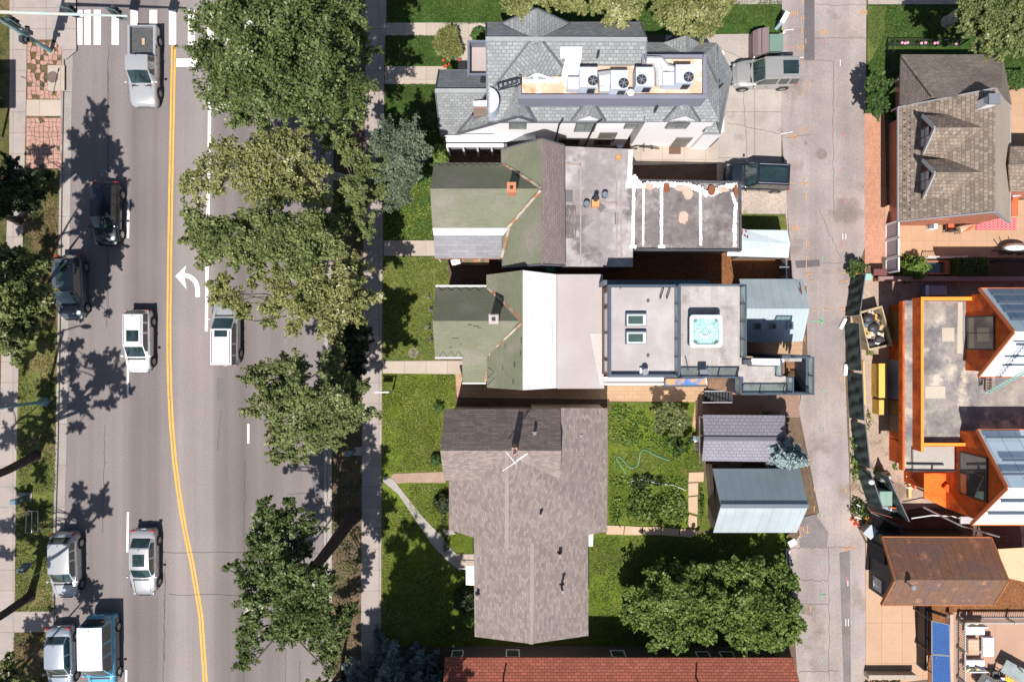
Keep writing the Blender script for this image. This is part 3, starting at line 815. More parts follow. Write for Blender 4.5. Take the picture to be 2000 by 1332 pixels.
# northern cross gable and the long southern cross gable share the ridge x = 1048
gable(A, (1048, 17, 8.62), (1048, 86, 8.62), (978, 47, 6.82), (978, 86, 6.82), (1113, 47, 6.82), (1113, 86, 6.82), shg, shg, whitew, zb=5.5, walls=True, fascia=flash)
def zS(y, dz=.03):
 for _ in range(30):
  pass
 lo, hi = 6.1, 8.6
 Ya, Yb = P(0, 77, 8.6).y, P(0, 238, 6.1).y
 for _ in range(40):
  z = (lo + hi) / 2
  zp = 6.1 + (P(0, y, z).y - Yb) / (Ya - Yb) * 2.5
  if zp > z: lo = z
  else: hi = z
 return z + dz
slabpart(A, 'roof', [(1048, 80, 8.68), (1048, 143, 8.35), (1020, 157, zS(157, .25)), (960, 177, zS(177)), (1032, 84, zS(84))], shg)
slabpart(A, 'roof', [(1048, 80, 8.68), (1062, 84, zS(84)), (1099, 131, zS(131)), (1093, 157, zS(157, .25)), (1048, 143, 8.35)], shg)
# south-west gable facing the street side
gable(A, (1012, 228, 7.2), (1012, 170, 7.4), (893, 262, 3.7), (935, 178, 4.3), (1047, 238, 6.15), (1046, 178, 6.5), shg, shg, whitew, over=0.1, endover=0.3, fascia=flash)
for q in (((922, 225, 5.3), (893, 261, 3.9)), ((1018, 195, 7.35), (1046, 237, 6.25)), ((960, 177, zS(177, .08)), (1032, 84, zS(84, .08))), ((1062, 84, zS(84, .08)), (1099, 131, zS(131, .08))), ((978, 48, 6.95), (1036, 82, 8.6)), ((1113, 48, 6.95), (1060, 82, 8.6))):
 MB().bar(P3(q[0]), P3(q[1]), .13, .06).build('valley_flashing', flash, A)
# low western wing
gable(A, (850, 178, 6.15), (952, 178, 6.15), (857, 138, 4.0), (950, 138, 4.0), (860, 263, 3.1), (900, 262, 3.1), shg, shg, whitew, fascia=flash, ridge=ridg)
# eastern part: lower hipped roof around the equipment well
slabpart(A, 'roof', [(1256, 83, 6.4), (1400, 84, 6.4), (1378, 107, 7.3), (1256, 107, 7.3)], shg)
slabpart(A, 'roof', [(1400, 84, 6.4), (1378, 107, 7.3), (1380, 186, 7.1), (1405, 238, 6.1), (1405, 176, 6.3)], shg)
slabpart(A, 'roof', [(1258, 186, 7.2), (1380, 186, 7.1), (1405, 238, 6.1), (1256, 238, 6.1)], shg)
slabpart(A, 'roof', [(1402, 86, 6.2), (1430, 141, 4.6), (1430, 146, 4.6), (1408, 262, 4.6), (1402, 238, 6.2)], shg)
slabpart(A, 'roof', [(1403, 239, 4.95), (1408, 262, 4.3), (1373, 262, 4.3), (1385, 240, 4.9)], shg)
MB().bar(P(1378, 110, 7.4), P(1404, 164, 6.9), .13, .06).build('hip_flashing', flash, A)
mb = MB(); addbox(mb, 1262, 1398, 90, 236, 0, 5.9); mb.build('wall', whitew, A)
mb = MB(); addbox(mb, 1380, 1414, 100, 258, 0, 4.3); mb.build('wall', whitew, A)
slabpart(A, 'dormer_roof', [(1339, 70, 7.3), (1339, 108, 7.35), (1295, 84, 6.45)], shg)
slabpart(A, 'dormer_roof', [(1339, 70, 7.3), (1367, 84, 6.45), (1339, 108, 7.35)], shg)
# south dormers (small gables over the windows)
for xc, yt, xl, xr in ((1152, 191, 1115, 1183), (1339, 191, 1297, 1368)):
 slabpart(A, 'dormer_roof', [(xc, yt, 7.35), (xc, 226, 7.1), (xl, 238, 6.16)], shg)
 slabpart(A, 'dormer_roof', [(xc, yt, 7.35), (xr, 238, 6.16), (xc, 226, 7.1)], shg)
 for a in (xl, xr):
  MB().bar(P(xc, yt, 7.4), P(a, 237, 6.26), .11, .06).build('valley_flashing', flash, A)
 c = P(xc, 226, 7.0)
 mb = MB(); a, b = P(xl + 3, 238, 6.1), P(xr - 3, 238, 6.1)
 mb.hull([Vector((c.x, a.y + .07, 6.95)), Vector((a.x, a.y + .07, 5.9)), Vector((b.x, a.y + .07, 5.9))], [Vector((c.x, a.y + .4, 6.95)), Vector((a.x, a.y + .4, 5.9)), Vector((b.x, a.y + .4, 5.9))])
 mb.build('gable_wall', whitew, A)
# equipment well: parapet, deck, white membrane, air conditioners and ducts
mb = MB()
addbox(mb, 1012, 1380, 185, 193, 6.9, 8.35); addbox(mb, 1012, 1018, 148, 185, 6.9, 8.35); addbox(mb, 1373, 1380, 107, 186, 6.9, 8.25); addbox(mb, 1258, 1374, 107, 113, 6.9, 8.25); addbox(mb, 1254, 1259, 107, 130, 6.9, 8.25)
mb.build('parapet', mat('parapet_grey', (0.20, 0.20, 0.25), var=0.05, fine=0.04), A)
slabpart(A, 'deck', [(1018, 150, 8.0), (1100, 150, 8.0), (1100, 186, 8.0), (1018, 186, 8.0)], copper, .3)
slabpart(A, 'deck', [(1100, 129, 8.03), (1374, 129, 8.03), (1374, 186, 8.03), (1100, 186, 8.03)], copper, .3)
slabpart(A, 'deck', [(1258, 112, 8.0), (1374, 112, 8.0), (1374, 130, 8.0), (1258, 130, 8.0)], copper, .3)
slabpart(A, 'membrane', [(1095, 92, 8.66), (1137, 92, 8.66), (1136, 112, 8.50), (1132, 130, 8.32), (1132, 176, 8.2), (1120, 174, 8.2), (1108, 172, 8.2), (1099, 162, 8.2), (1097, 150, 8.2), (1101, 128, 8.3), (1106, 112, 8.48), (1095, 112, 8.5)], whitec, .25)
mb = MB(); c = P(1048, 143, 8.2); l, r_ = P(1023, 158, 8.2), P(1090, 158, 8.2)
mb.hull([Vector((c.x, c.y - .02, 8.2)), Vector((l.x, c.y - .02, 7.4)), Vector((r_.x, c.y - .02, 7.4))], [Vector((c.x, c.y + .15, 8.2)), Vector((l.x, c.y + .15, 7.4)), Vector((r_.x, c.y + .15, 7.4))]); mb.build('gable_wall', whitew, A)
slabpart(A, 'gable_trim', [(1048, 143, 8.3), (1093, 157, 8.1), (1093, 161, 8.1), (1020, 161, 8.1), (1020, 157, 8.1)], whitew, .12)
for q in ([(1025, 156), (1041, 149), (1041, 156)], [(1051, 149), (1068, 156), (1051, 156)]):
 slabpart(A, 'gable_window', [(a, b, 8.325) for a, b in q], glassl, .03)
# balcony on the west side
mb = MB(); addbox(mb, 913, 949, 79, 83, 2.8, 5.3); addbox(mb, 913, 917, 83, 150, 2.8, 5.3); addbox(mb, 917, 949, 147, 151, 2.8, 5.3, ref=5.0)
mb.build('balcony_parapet', plain('slate_panel', (0.14, 0.155, 0.20)), A)
slabpart(A, 'balcony_floor', [(917, 84, 4.5), (949, 84, 4.5), (949, 148, 4.5), (917, 148, 4.5)], mat('balcony_deck', (0.42, 0.35, 0.34), var=0.04, fine=0.05, pat='plank', ps=(0.16, 3), mortar=0.8, ms=0.01, pc=0.96), .4)
slabpart(A, 'balcony_lining', [(919, 83.4, 5.15), (949, 83.4, 5.15), (949, 89, 4.6), (919, 89, 4.6)], whitew, .05)
mb = MB(); addbox(mb, 913, 948, 82, 150, 0, 4.1); mb.build('wall', whitew, A)
# roof terrace notch and turret
slabpart(A, 'terrace_wall', [(924, 198, 6.0), (953, 196, 6.0), (953, 209, 5.6), (926, 209, 5.6)], whitew, .1)
slabpart(A, 'terrace_floor', [(925, 209, 5.72), (952, 209, 5.72), (952, 224, 5.72), (925, 231, 5.72)], mat('terrace_wood', (0.22, 0.16, 0.13), var=.1, pat='plank', ps=(3, .15), mortar=.5, ms=.01), .1)
mb = MB(); c = P(957, 205, 6.8)
arc_ = [Vector((c.x + 0.58 * math.sin(math.pi * i / 12), c.y + 0.78 * math.cos(math.pi * i / 12), 7.6)) for i in range(13)]
mb.hull(ccw(arc_), [Vector((p.x, p.y, 5.0)) for p in ccw(arc_)]); mb.build('turret', hvacm, A)
mb = MB()
for q in (((971, 164), (1016, 153)), ((974, 176), (1018, 165))):
 mb.bar(P(q[0][0], q[0][1], 7.7), P(q[1][0], q[1][1], 8.6), .07)
for i in range(6):
 t = i / 5
 mb.bar(P(972 + 44 * t, 164 - 11 * t, 7.7 + .9 * t), P(974 + 43 * t, 176 - 11 * t, 7.7 + .9 * t), .06)
mb.build('ladder', blackm, A)
mb = MB()
for j in range(5):
 mb.bar(P(939, 152 + 4.6 * j, 5.3), P(950, 152 + 4.6 * j, 5.3), .06)
for i in range(4):
 mb.bar(P(939 + 3.6 * i, 152, 5.3), P(939 + 3.6 * i, 171, 5.3), .06)
mb.build('grate', blackm, A)
# south face: windows, doors
ys = P(0, 238, 6.1).y + 0.075
yS = ys
wfr = plain('taupe_window_frame', (0.15, 0.145, 0.14))
for x0, x1, z0, z1, mu, ar in ((994, 1028, 4.5, 5.7, 1, True), (1123, 1163, 3.9, 5.7, 1, True), (1220, 1246, 4.6, 5.6, 0, False), (1302, 1344, 4.6, 5.7, 1, True)):
 zc = (z0 + z1) / 2
 a, b = P(x0, 0, zc), P(x1, 0, zc)
 wall_window(A, ((a.x + b.x) / 2, yS, zc), (b.x - a.x), z1 - z0, (0, -1), wfr, glassl, mull=mu, arch=ar, deep=.08)
for x0, x1 in ((1092, 1132), (1162, 1194)):
 a, b = P(x0, 0, 1.6), P(x1, 0, 1.6)
 wall_window(A, ((a.x + b.x) / 2, yS, 1.5), (b.x - a.x), 1.5, (0, -1), wfr, glassd, mull=1, deep=.08)
door_on(A, (P(1180, 0, 1.2).x, yS, 2.5), 1.2, 2.1, (0, -1), wfr)
door_on(A, (P(1330, 0, 1.2).x, yS, 1.25), 1.1, 2.2, (0, -1), plain('grey_door', (0.19, 0.165, 0.165)))
wall_window(A, (P(1377, 0, 1.2).x, yS, 1.35), 1.25, 2.1, (0, -1), wfr, glassl, mull=1, deep=.08)
mb = MB(); a = P(1125, 240, 6.6); mb.tube([(a.x - .85, yS - .12, 6.6), (a.x - 1.0, yS - .12, 5.6), (a.x - 1.0, yS - .12, .2)], .06)
a = P(1172, 240, 6.6); mb.tube([(a.x + .1, yS - .12, 6.6), (a.x - .2, yS - .12, 5.9), (a.x - .35, yS - .12, .2)], .06); mb.build('downpipe', blackm, A)
# south-west porch roof with white gutter beams
slabpart(A, 'porch_roof', [(868, 264, 3.0), (1046, 262, 3.0), (1046, 272, 2.95), (990, 277, 2.9), (872, 277, 2.9)], whitew, .12)
mb = MB(); addbox(mb, 872, 990, 281, 287, 2.5, 2.7); mb.build('porch_beam', whitepl, A)
mb = MB()
for x in (873, 904, 932, 960, 988):
 c = P(x, 286, 2.6); mb.bar((c.x, c.y, 0), (c.x, c.y, 2.55), .12)
mb.build('porch_post', whitepl, A)
for x in (900, 935, 966):
 wall_window(A, (P(x, 0, 1.5).x, P(0, 283, 2.7).y + .5, 1.4), .8, 1.1, (0, -1), whitepl, glassd, mull=0)
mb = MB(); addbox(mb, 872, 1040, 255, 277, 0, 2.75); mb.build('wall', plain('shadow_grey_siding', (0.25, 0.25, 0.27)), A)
mb = MB()
for x, y, z in ((1168, 107, 8.5), (1282, 213, 7.1), (1408, 168, 6.6)):
 c = P(x, y, z); MB().cyl(c, .07, z - .6, z + .35, 8).build('vent_pipe', blackm, A)
# rooftop units, each a thing of its own
def hvac(x0, x1, y0, y1, fx, fy, label):
 z = 9.25
 a, b = P(x0, y1, z), P(x1, y0, z); c = (a + b) / 2
 t = thing('air_conditioner', label, 'air conditioner', (c.x, c.y, 8.03), 0, 'rooftop air conditioners')
 mb = MB(); mb.b2(a.x, b.x, a.y, b.y, 8.03, z); mb.build('casing', hvacm, t, bevel=.03)
 f = P(fx, fy, z)
 mb = MB(); mb.cyl(f, .30, z - .01, z + .03, 24); fan = mb.build('fan_grille', blackm, t)
 mb = MB()
 for k in range(6):
  q = math.pi * k / 3; mb.bar((f.x + .05 * math.cos(q), f.y + .05 * math.sin(q), z + .045), (f.x + .27 * math.cos(q + .3), f.y + .27 * math.sin(q + .3), z + .045), .05, .02)
 mb.cyl(f, .08, z + .03, z + .06, 12); mb.build('blade', steel, fan)
 mb = MB(); mb.b2(b.x - .55, b.x - .1, a.y - .03, a.y + .01, 8.25, 8.95); mb.build('vent_panel', blackm, t)
hvac(1132, 1167, 131, 170, 1158, 158, 'grey rooftop air conditioner nearest the white membrane')
hvac(1193, 1227, 137, 174, 1218, 163, 'grey rooftop air conditioner second from the white membrane')
hvac(1242, 1277, 131, 168, 1253, 156, 'grey rooftop air conditioner with its fan at the left')
hvac(1320, 1354, 126, 162, 1345, 151, 'grey rooftop air conditioner at the right end of the well')
t = thing('air_duct', 'wrapped silver air duct between the first two rooftop units', 'duct', P(1180, 160, 8.03))
MB().tube([P(1168, 158, 8.4), P(1182, 156, 8.4), P(1193, 155, 8.4)], .52, 10).build('duct_body', foil, t)
MB().b2(P(1169, 0, 8.4).x, P(1192, 0, 8.4).x, P(0, 182, 8.4).y, P(0, 158, 8.4).y, 8.03, 8.75).build('duct_box', foil, t, bevel=.12)
t = thing('air_duct', 'bent silver air duct left of the last rooftop unit', 'duct', P(1295, 140, 8.03))
MB().tube([P(1262, 118, 8.5), P(1290, 119, 8.5), P(1302, 133, 8.5), P(1320, 138, 8.5)], .24, 10).build('duct_body', foil, t)
MB().tube([P(1282, 122, 8.4), P(1289, 140, 8.4), P(1289, 170, 8.35)], .30, 10).build('duct_branch', foil, t)
MB().b2(P(1294, 0, 8.7).x, P(1319, 0, 8.7).x, P(0, 168, 8.7).y, P(0, 142, 8.7).y, 8.03, 8.8).build('duct_box', hvacm, t, bevel=.03)
t = thing('duct_housing', 'pale lilac duct housing at the foot of the white membrane', 'duct', P(1120, 165, 8.2))
MB().b2(P(1108, 0, 8.9).x, P(1131, 0, 8.9).x, P(0, 174, 8.9).y, P(0, 150, 8.9).y, 8.2, 8.9).build('housing', plain('lilac_metal', (0.55, 0.53, 0.60)), t, bevel=.04)
t = thing('satellite_dish', 'small white dish on the edge of the equipment well', 'satellite dish', P(1232, 182, 8.3))
MB().ell(P(1232, 181, 8.7), (.22, .22, .06)).build('dish', whitepl, t)
MB().bar(P(1232, 184, 8.2), P(1232, 181, 8.7), .04).build('mount', steel, t)
# ---------------------------------------------------------------- house B: green shingles, flat roofs
B = thing('house', 'old house with green and rosy shingle roof and dark flat roofs behind', 'house', P(1080, 400, 0), 0, 'houses of the block')
bw = mat('house_b_wall', (0.33, 0.24, 0.20), var=.08, fine=.08)
gable(B, (1058, 271, 6.45), (1058, 517, 6.25), (980, 292, 4.0), (982, 523, 4.0), (1101, 284, 4.9), (1103, 519, 4.9), shgreen, shbrown, greyw, fascia=flash, over=.3)
gable(B, (840, 369, 6.2), (1056, 369, 6.2), (848, 318, 4.0), (990, 318, 4.0), (845, 447, 4.3), (995, 447, 4.3), shgreen, shgreen, bw, over=.3, endover=.3)
slabpart(B, 'roof_flashing_band', [(845, 446, 4.36), (994, 446, 4.36), (984, 461, 4.0), (847, 461, 4.0)], whitec, .1)
slabpart(B, 'porch_roof', [(847, 460, 4.05), (985, 460, 4.05), (979, 505, 3.0), (849, 505, 3.0)], mat('slate_shingle', (0.26, 0.26, 0.285), uv=True, pat='brick', ps=(0.8, 0.24), pc=0.8, mortar=.72, ms=.015, fine=.1, fs=4), .12)
mb = MB(); addbox(mb, 850, 980, 500, 506, 2.8, 3.02); mb.build('gutter', mat('rusty_gutter', (0.25, .15, .11), var=.3, fine=.3), B)
for i, x in enumerate((853, 893, 934, 974)):
 c = P(x, 500, 3); MB().bar((c.x, c.y, 0), (c.x, c.y, 2.9), .12).build('porch_post', whitepl, B)
for a, b in (((992, 445, 4.45), (1056, 372, 6.45)), ((984, 321, 4.2), (1056, 367, 6.45)), ((980, 503, 4.1), (994, 445, 4.45))):
 MB().bar(P3(a), P3(b), .16, .06).build('valley_flashing', mat('rusty_flashing', (0.40, 0.34, 0.29), var=.25, vs=2, fine=.2, col2=(0.33, .16, .08), c2=(.5, .55), c2s=1.5), B)
mb = MB(); c = P(999, 366, 7.2)
ch = thing
chb = MB(); chb.b2(c.x - .23, c.x + .23, c.y - .27, c.y + .27, 5.6, 7.2)
cho = chb.build('chimney', orangebrick, B)
MB().b2(c.x - .11, c.x + .11, c.y - .11, c.y + .11, 7.15, 7.215).build('flue', blackm, cho)
MB().hull(ccw([Vector((c.x - .28, c.y - .32, 7.19)), Vector((c.x + .28, c.y - .32, 7.19)), Vector((c.x + .28, c.y + .32, 7.19)), Vector((c.x - .28, c.y + .32, 7.19))]),
   ccw([Vector((c.x - .28, c.y - .32, 7.08)), Vector((c.x + .28, c.y - .32, 7.08)), Vector((c.x + .28, c.y + .32, 7.08)), Vector((c.x - .28, c.y + .32, 7.08))])).build('chimney_cap', orangebrick, cho)
# flat roofs
slabpart(B, 'flat_roof', [(1101, 286, 4.3), (1236, 292, 4.3), (1236, 521, 4.3), (1103, 520, 4.3)], membr, .35)
mb = MB(); addbox(mb, 1103, 1232, 292, 517, 0, 4.05, ref=4.3); mb.build('wall', bw, B)
slabpart(B, 'flat_roof', [(1237, 353, 4.1), (1445, 357, 4.1), (1446, 489, 4.1), (1237, 487, 4.1)], membd, .3)
mb = MB(); addbox(mb, 1240, 1440, 358, 483, 0, 3.9, ref=4.1); mb.build('wall', bw, B)
mb = MB()
for q in (((1237, 488), (1446, 490)), ((1445, 356), (1446, 490)), ((1237, 353), (1445, 357))):
 mb.bar(P(*q[0], 4.15), P(*q[1], 4.15), .16, .16)
mb.build('parapet', mat('brick_coping', (0.09, 0.09, 0.10), pat='brick', ps=(.2, .2), mortar=.5), B)
rr = random.Random(3)
def blob_strip(mb, pts, w0, w1, z, seglen=2.2):
 """irregular brushed strip of roof coating"""
 for (a, b), (c, d) in zip(pts, pts[1:]):
  n = max(1, int(math.hypot(c - a, d - b) / seglen))
  L = [[], []]
  dx, dy = (c - a), (d - b); l = math.hypot(dx, dy); nx, ny = -dy / l, dx / l
  for i in range(n + 1):
   t = i / n; x, y = a + dx * t, b + dy * t
   for k_, s_ in ((0, 1), (1, -1)):
    w_ = rr.uniform(w0, w1)
    L[k_].append(P(x + nx * w_ * s_, y + ny * w_ * s_, z))
  for i in range(n):
   q = ccw([L[0][i], L[0][i + 1], L[1][i + 1], L[1][i]])
   mb.hull(q, [p - Vector((0, 0, .02)) for p in q])
mb = MB()
blob_strip(mb, [(1232, 293), (1229, 352)], 3.0, 4.5, 4.33)
blob_strip(mb, [(1222, 360), (1250, 362), (1300, 360), (1345, 362), (1372, 372), (1384, 380), (1398, 376), (1410, 366), (1440, 362)], 3, 8, 4.34)
blob_strip(mb, [(1232, 346), (1246, 366)], 8, 12, 4.338)
for x, x2, w_ in ((1238, 1236, 2.8), (1257, 1256, 1.9), (1292, 1292, 2.8), (1368, 1369, 2.5)):
 blob_strip(mb, [(x, 366), (x2, 480)], w_ * .8, w_ * 1.3, 4.145 if x > 1240 else 4.345)
blob_strip(mb, [(1430, 376), (1437, 400), (1435, 440), (1435, 482)], 2.4, 4.5, 4.145)
for x in (1236, 1292):
 blob_strip(mb, [(x - 7, 482), (x + 7, 482)], 2, 5, 4.35 if x < 1240 else 4.15)
mb.build('seam_coating', whitec, B)
mb = MB()
for x, y, w_, h_ in ((1302, 367, 7, 11), (1390, 372, 8, 10), (1437, 374, 4, 14)):
 q = ccw([P(x + w_ * math.cos(a) * rr.uniform(.8, 1.1), y + h_ * math.sin(a) * rr.uniform(.8, 1.1), 4.365) for a in [2 * math.pi * i / 12 for i in range(12)]])
 MB().hull(q, [p - Vector((0, 0, .02)) for p in q]).build('rust_patch', mat('rust_patch', (0.22, 0.075, 0.035), var=.25, vs=3, fine=.25), B)
mb = MB()
for x, y, w_, h_ in ((1332, 368, 18, 7), (1344, 378, 11, 11), (1335, 425, 11, 13), (1411, 371, 12, 6), (1268, 364, 9, 7)):
 q = ccw([P(x + w_ * math.cos(a) * rr.uniform(.75, 1.15), y + h_ * math.sin(a) * rr.uniform(.75, 1.15), 4.362 if y < 375 else 4.125) for a in [2 * math.pi * i / 14 for i in range(14)]])
 MB().hull(q, [p - Vector((0, 0, .01)) for p in q]).build('dust_patch', mat('dust_patch', (0.50, 0.37, 0.30), var=.2, vs=2, fine=.12), B)
mb = MB()
for q in (((1134, 294), (1134, 518)), ((1204, 292), (1205, 505)), ((1213, 340), (1214, 510))):
 mb.bar(P(*q[0], 4.32), P(*q[1], 4.32), .09, .05)
for q in (((1102, 320), (1134, 322)), ((1173, 396), (1204, 397))):
 mb.bar(P(*q[0], 4.32), P(*q[1], 4.32), .12, .05)
mb.build('membrane_seam', mat('seam_brown', (0.33, 0.265, 0.24), var=.2, vs=2), B)
mb = MB()
for x, y, w_, h_, rot in ((1111, 383, 16, 24, 0), (1204, 427, 7, 24, 0), (1130, 440, 10, 8, 0)):
 c = P(x, y, 4.31); MB().box((c.x, c.y, 4.31), (w_ / 31, h_ / 31, .02)).build('roof_patch', mat('roof_patch', (0.15, 0.135, 0.14), var=.1), B)
c = P(1173, 405, 4.32); MB().box((c.x, c.y, 4.32), (.45, .45, .02), rz=.8).build('roof_patch', MATS['roof_patch'], B)
mb = MB()
for i in range(7):
 c = P(1106 + 4.3 * i, 400, 4.32)
 mb.tube([P(1105 + 3 * i + rr.uniform(-1, 1), 402 + k_ * 8, 4.32 + .03 * (k_ % 2)) for k_ in range(9)], .05, 5)
mb.build('loose_membrane', membd, B)
bx = P(1163, 397, 4.9)
MB().b2(bx.x - .24, bx.x + .24, bx.y - .22, bx.y + .22, 4.3, 4.95).build('vent_box', plain('orange_tin', (0.60, 0.30, 0.12)), B)
MB().cyl(P(1164, 389, 5.1), .16, 4.3, 5.4, 12).build('vent_pipe', blackm, B)
for x, y in ((1146, 398), (1182, 380)):
 c = P(x, y, 4.75)
 t = tag(MB().cyl(c, .19, 4.31, 4.75, 14, r1=.21).build('bucket', plain('slate_bucket', (0.09, 0.10, 0.12))), 'dark round bucket left of the orange vent box' if x == 1146 else 'dark round bucket right of the orange vent box', 'bucket', 'buckets on the flat roof')
 MB().cyl(c, .17, 4.70, 4.755, 14).build('lid', plain('bucket_lid', (0.16, .19, .23)), t)
mb = MB()
for i in range(22):
 a = rr.uniform(0, 6.28); l = rr.uniform(.12, .3); c = P(1208, 308, 4.34)
 mb.bar((c.x + rr.uniform(-.12, .12), c.y + rr.uniform(-.12, .12), 4.33), (c.x + l * math.cos(a), c.y + l * math.sin(a), 4.37), .025)
tag(mb.build('straw_heap', plain('orange_straw', (0.62, 0.30, 0.10))), 'scattered orange straw near the top of the grey flat roof', 'straw')
# ---------------------------------------------------------------- house C: green shingles, white metal slope, beige flat roof
Cc = thing('house', 'old house with green shingle wing, bright white metal slope and beige flat roof', 'house', P(1020, 640, 0), 0, 'houses of the block')
gable(Cc, (1021, 528, 6.5), (1021, 762, 6.4), (950, 537, 4.0), (951, 757, 4.0), (1087, 536, 4.05), (1087, 758, 4.05), shgreen, whitemetal, greyw, over=.3)
gable(Cc, (845, 627, 6.2), (1019, 627, 6.2), (851, 560, 4.0), (960, 560, 4.0), (850, 698, 4.0), (960, 698, 4.0), shgreen, shgreen, bw, over=.3)
slabpart(Cc, 'porch_roof', [(903, 690, 4.12), (960, 690, 4.12), (949, 748, 3.0), (903, 748, 3.0)], shgreen, .12)
mb = MB(); mb.bar(P(903, 748, 2.95), P(949, 748, 2.95), .12, .12); mb.bar(P(850, 699, 3.95), P(903, 699, 3.95), .1, .1); mb.bar(P(851, 559, 3.95), P(950, 559, 3.95), .12, .12); mb.build('gutter', whitepl, Cc)
for x in (907, 945):
 c = P(x, 744, 3); MB().bar((c.x, c.y, 0), (c.x, c.y, 2.9), .12).build('porch_post', whitepl, Cc)
mb = MB(); addbox(mb, 903, 950, 692, 738, 0, 2.9); mb.build('wall', bw, Cc)
for a, b in (((958, 690, 4.2), (1019, 631, 6.4)), ((952, 562, 4.15), (1019, 624, 6.4)), ((948, 745, 3.1), (958, 690, 4.25))):
 MB().bar(P3(a), P3(b), .15, .06).build('valley_flashing', MATS['rusty_flashing'], Cc)
c = P(964, 623, 7.6)
cho = MB().b2(c.x - .25, c.x + .25, c.y - .25, c.y + .25, 5.6, 7.55).build('chimney', mat('whitewashed_brick', (0.56, 0.50, 0.47), uv=True, pat='brick', ps=(.21, .075), mortar=.7, var=.12), Cc)
MB().b2(c.x - .12, c.x + .12, c.y - .12, c.y + .12, 7.5, 7.565).build('flue', blackm, cho)
mb = MB(); mb.b2(c.x - .30, c.x + .30, c.y - .30, c.y + .30, 7.35, 7.48); mb.build('chimney_cap', MATS['whitewashed_brick'], cho)
slabpart(Cc, 'flat_roof', [(1088, 536, 4.05), (1177, 536, 4.05), (1180, 759, 4.05), (1088, 759, 4.05)], beigem, .3)
slabpart(Cc, 'flat_roof_patch', [(1152, 651, 4.07), (1178, 651, 4.07), (1179, 752, 4.07), (1172, 752, 4.07)], mat('patch_light', (0.48, 0.442, 0.432), var=.03), .015)
mb = MB(); addbox(mb, 1085, 1172, 540, 754, 0, 3.8, ref=4.05); mb.build('wall', beige, Cc)
mb = MB()
blob_strip(mb, [(1077, 560), (1075, 600), (1078, 660), (1076, 700), (1076, 755)], .6, 2.2, 4.49)
mb.build('worn_streak', mat('worn_silver', (0.45, 0.52, 0.56), var=.2, vs=4), Cc)
mb = MB()
for x, y, w_ in ((918, 634, 8), (930, 637, 12), (936, 640, 8), (900, 672, 4), (880, 678, 6), (890, 660, 14), (1000, 628, 6), (1018, 665, 2), (1017, 690, 2), (1005, 712, 3), (987, 675, 2), (1002, 745, 2), (982, 718, 1.5)):
 xx = x; y_ = y
 zz_ = lerp(6.2, 4.0, min(1, abs(y - 627) / 71)) if x < 960 else lerp(6.45, 4.0, (1021 - x) / 70)
 c = P(x, y, zz_ + .03); mb.box((c.x, c.y, zz_ + .03), (w_ / 31, .07 if x < 980 else .35, .012))
mb.build('shingle_scar', mat('scar', (0.04, .05, .03), var=.2), Cc)
mb = MB();
def zig(mb, x0, x1, y0, y1, n, z0, z1):
 pts = []
 for i in range(2 * n + 1):
  pts.append(P(x0 + (x1 - x0) * i / (2 * n), y0 if i % 2 == 0 else y1, (z0 if i % 2 == 0 else z1) + .05))
 mb.tube(pts, .018, 4)
zig(mb, 855, 945, 561, 568, 5, 4.0, 4.25); zig(mb, 858, 903, 697, 686, 3, 4.0, 4.4)
mb.tube([P(952, 752, 4.1), P(966, 738, 4.55), P(952, 738, 4.1), P(966, 726, 4.55), P(954, 718, 4.15)], .018, 4)
mb.build('heat_cable', blackm, Cc)
mb = MB(); zig(mb, 854, 978, 319, 324, 8, 4.0, 4.25); mb.build('heat_cable', blackm, B)
# ---------------------------------------------------------------- house E: large taupe shingle roof
E = thing('house', 'wide brown shingle house with several low gables beside the bright lawn', 'house', P(1020, 960, 0), 0, 'houses of the block')
gable(E, (860, 880, 7.2), (1096, 880, 7.2), (868, 799, 5.0), (1094, 799, 5.0), (867, 938, 5.4), (1094, 938, 5.4), mat('dark_taupe_shingle', (0.255, 0.205, 0.185), uv=True, pat='brick', ps=(0.5, 0.17), pc=0.66, mortar=0.42, ms=0.012, var=.08, fine=.12, fs=4, offs=.37), shtaupe, beige, over=.3)
ze = 4.1
zr = 5.75
gable(E, (990, 884, 6.95), (990, 1070, 6.1), (877, 884, 4.6), (877, 1034, 4.1), (1187, 884, 4.1), (1186, 1038, 4.1), shtaupe, shtaupe, beige, over=.3, ridge=mat('ridge_taupe', (.27, .22, .205), fine=.15, fs=6))
slabpart(E, 'roof', [(1095.5, 797, 5.47), (1187, 797, 4.1), (1187, 892, 4.11), (1095.5, 892, 5.48)], shtaupe)
mb = MB(); addbox(mb, 1040, 1183, 800, 1030, 0, 3.9, ref=4.1); mb.build('wall', beige, E)
gable(E, (1040, 1040, 4.85), (1038, 1257, 4.75), (925, 1040, 3.6), (927, 1243, 3.6), (1149, 1036, 3.6), (1149, 1241, 3.6), shtaupe, shtaupe, beige, over=.3, ridge=MATS['ridge_taupe'])
slabpart(E, 'roof', [(877, 1030, 4.15), (925, 992, 4.62), (925, 1038, 4.0), (878, 1037, 4.0)], shtaupe)
c = P(1005, 882, 8.4)
cho = MB().b2(c.x - .17, c.x + .17, c.y - .24, c.y + .24, 6.5, 8.4).build('chimney', mat('pink_brick', (0.50, .30, .24), uv=True, pat='brick', ps=(.21, .075), mortar=.7, var=.12), E)
MB().b2(c.x - .09, c.x + .09, c.y - .12, c.y + .12, 8.36, 8.42).build('flue', blackm, cho)
ant = MB()
an = P(1008, 905, 9.2); ant.bar(P(1005, 884, 7.6), an, .03)
ant.bar(P(988, 882, 9.3), P(1008, 906, 9.3), .03); ant.bar(P(981, 920, 9.3), P(1031, 886, 9.3), .03); ant.bar(P(1008, 899, 9.3), P(1030, 885, 9.3), .025)
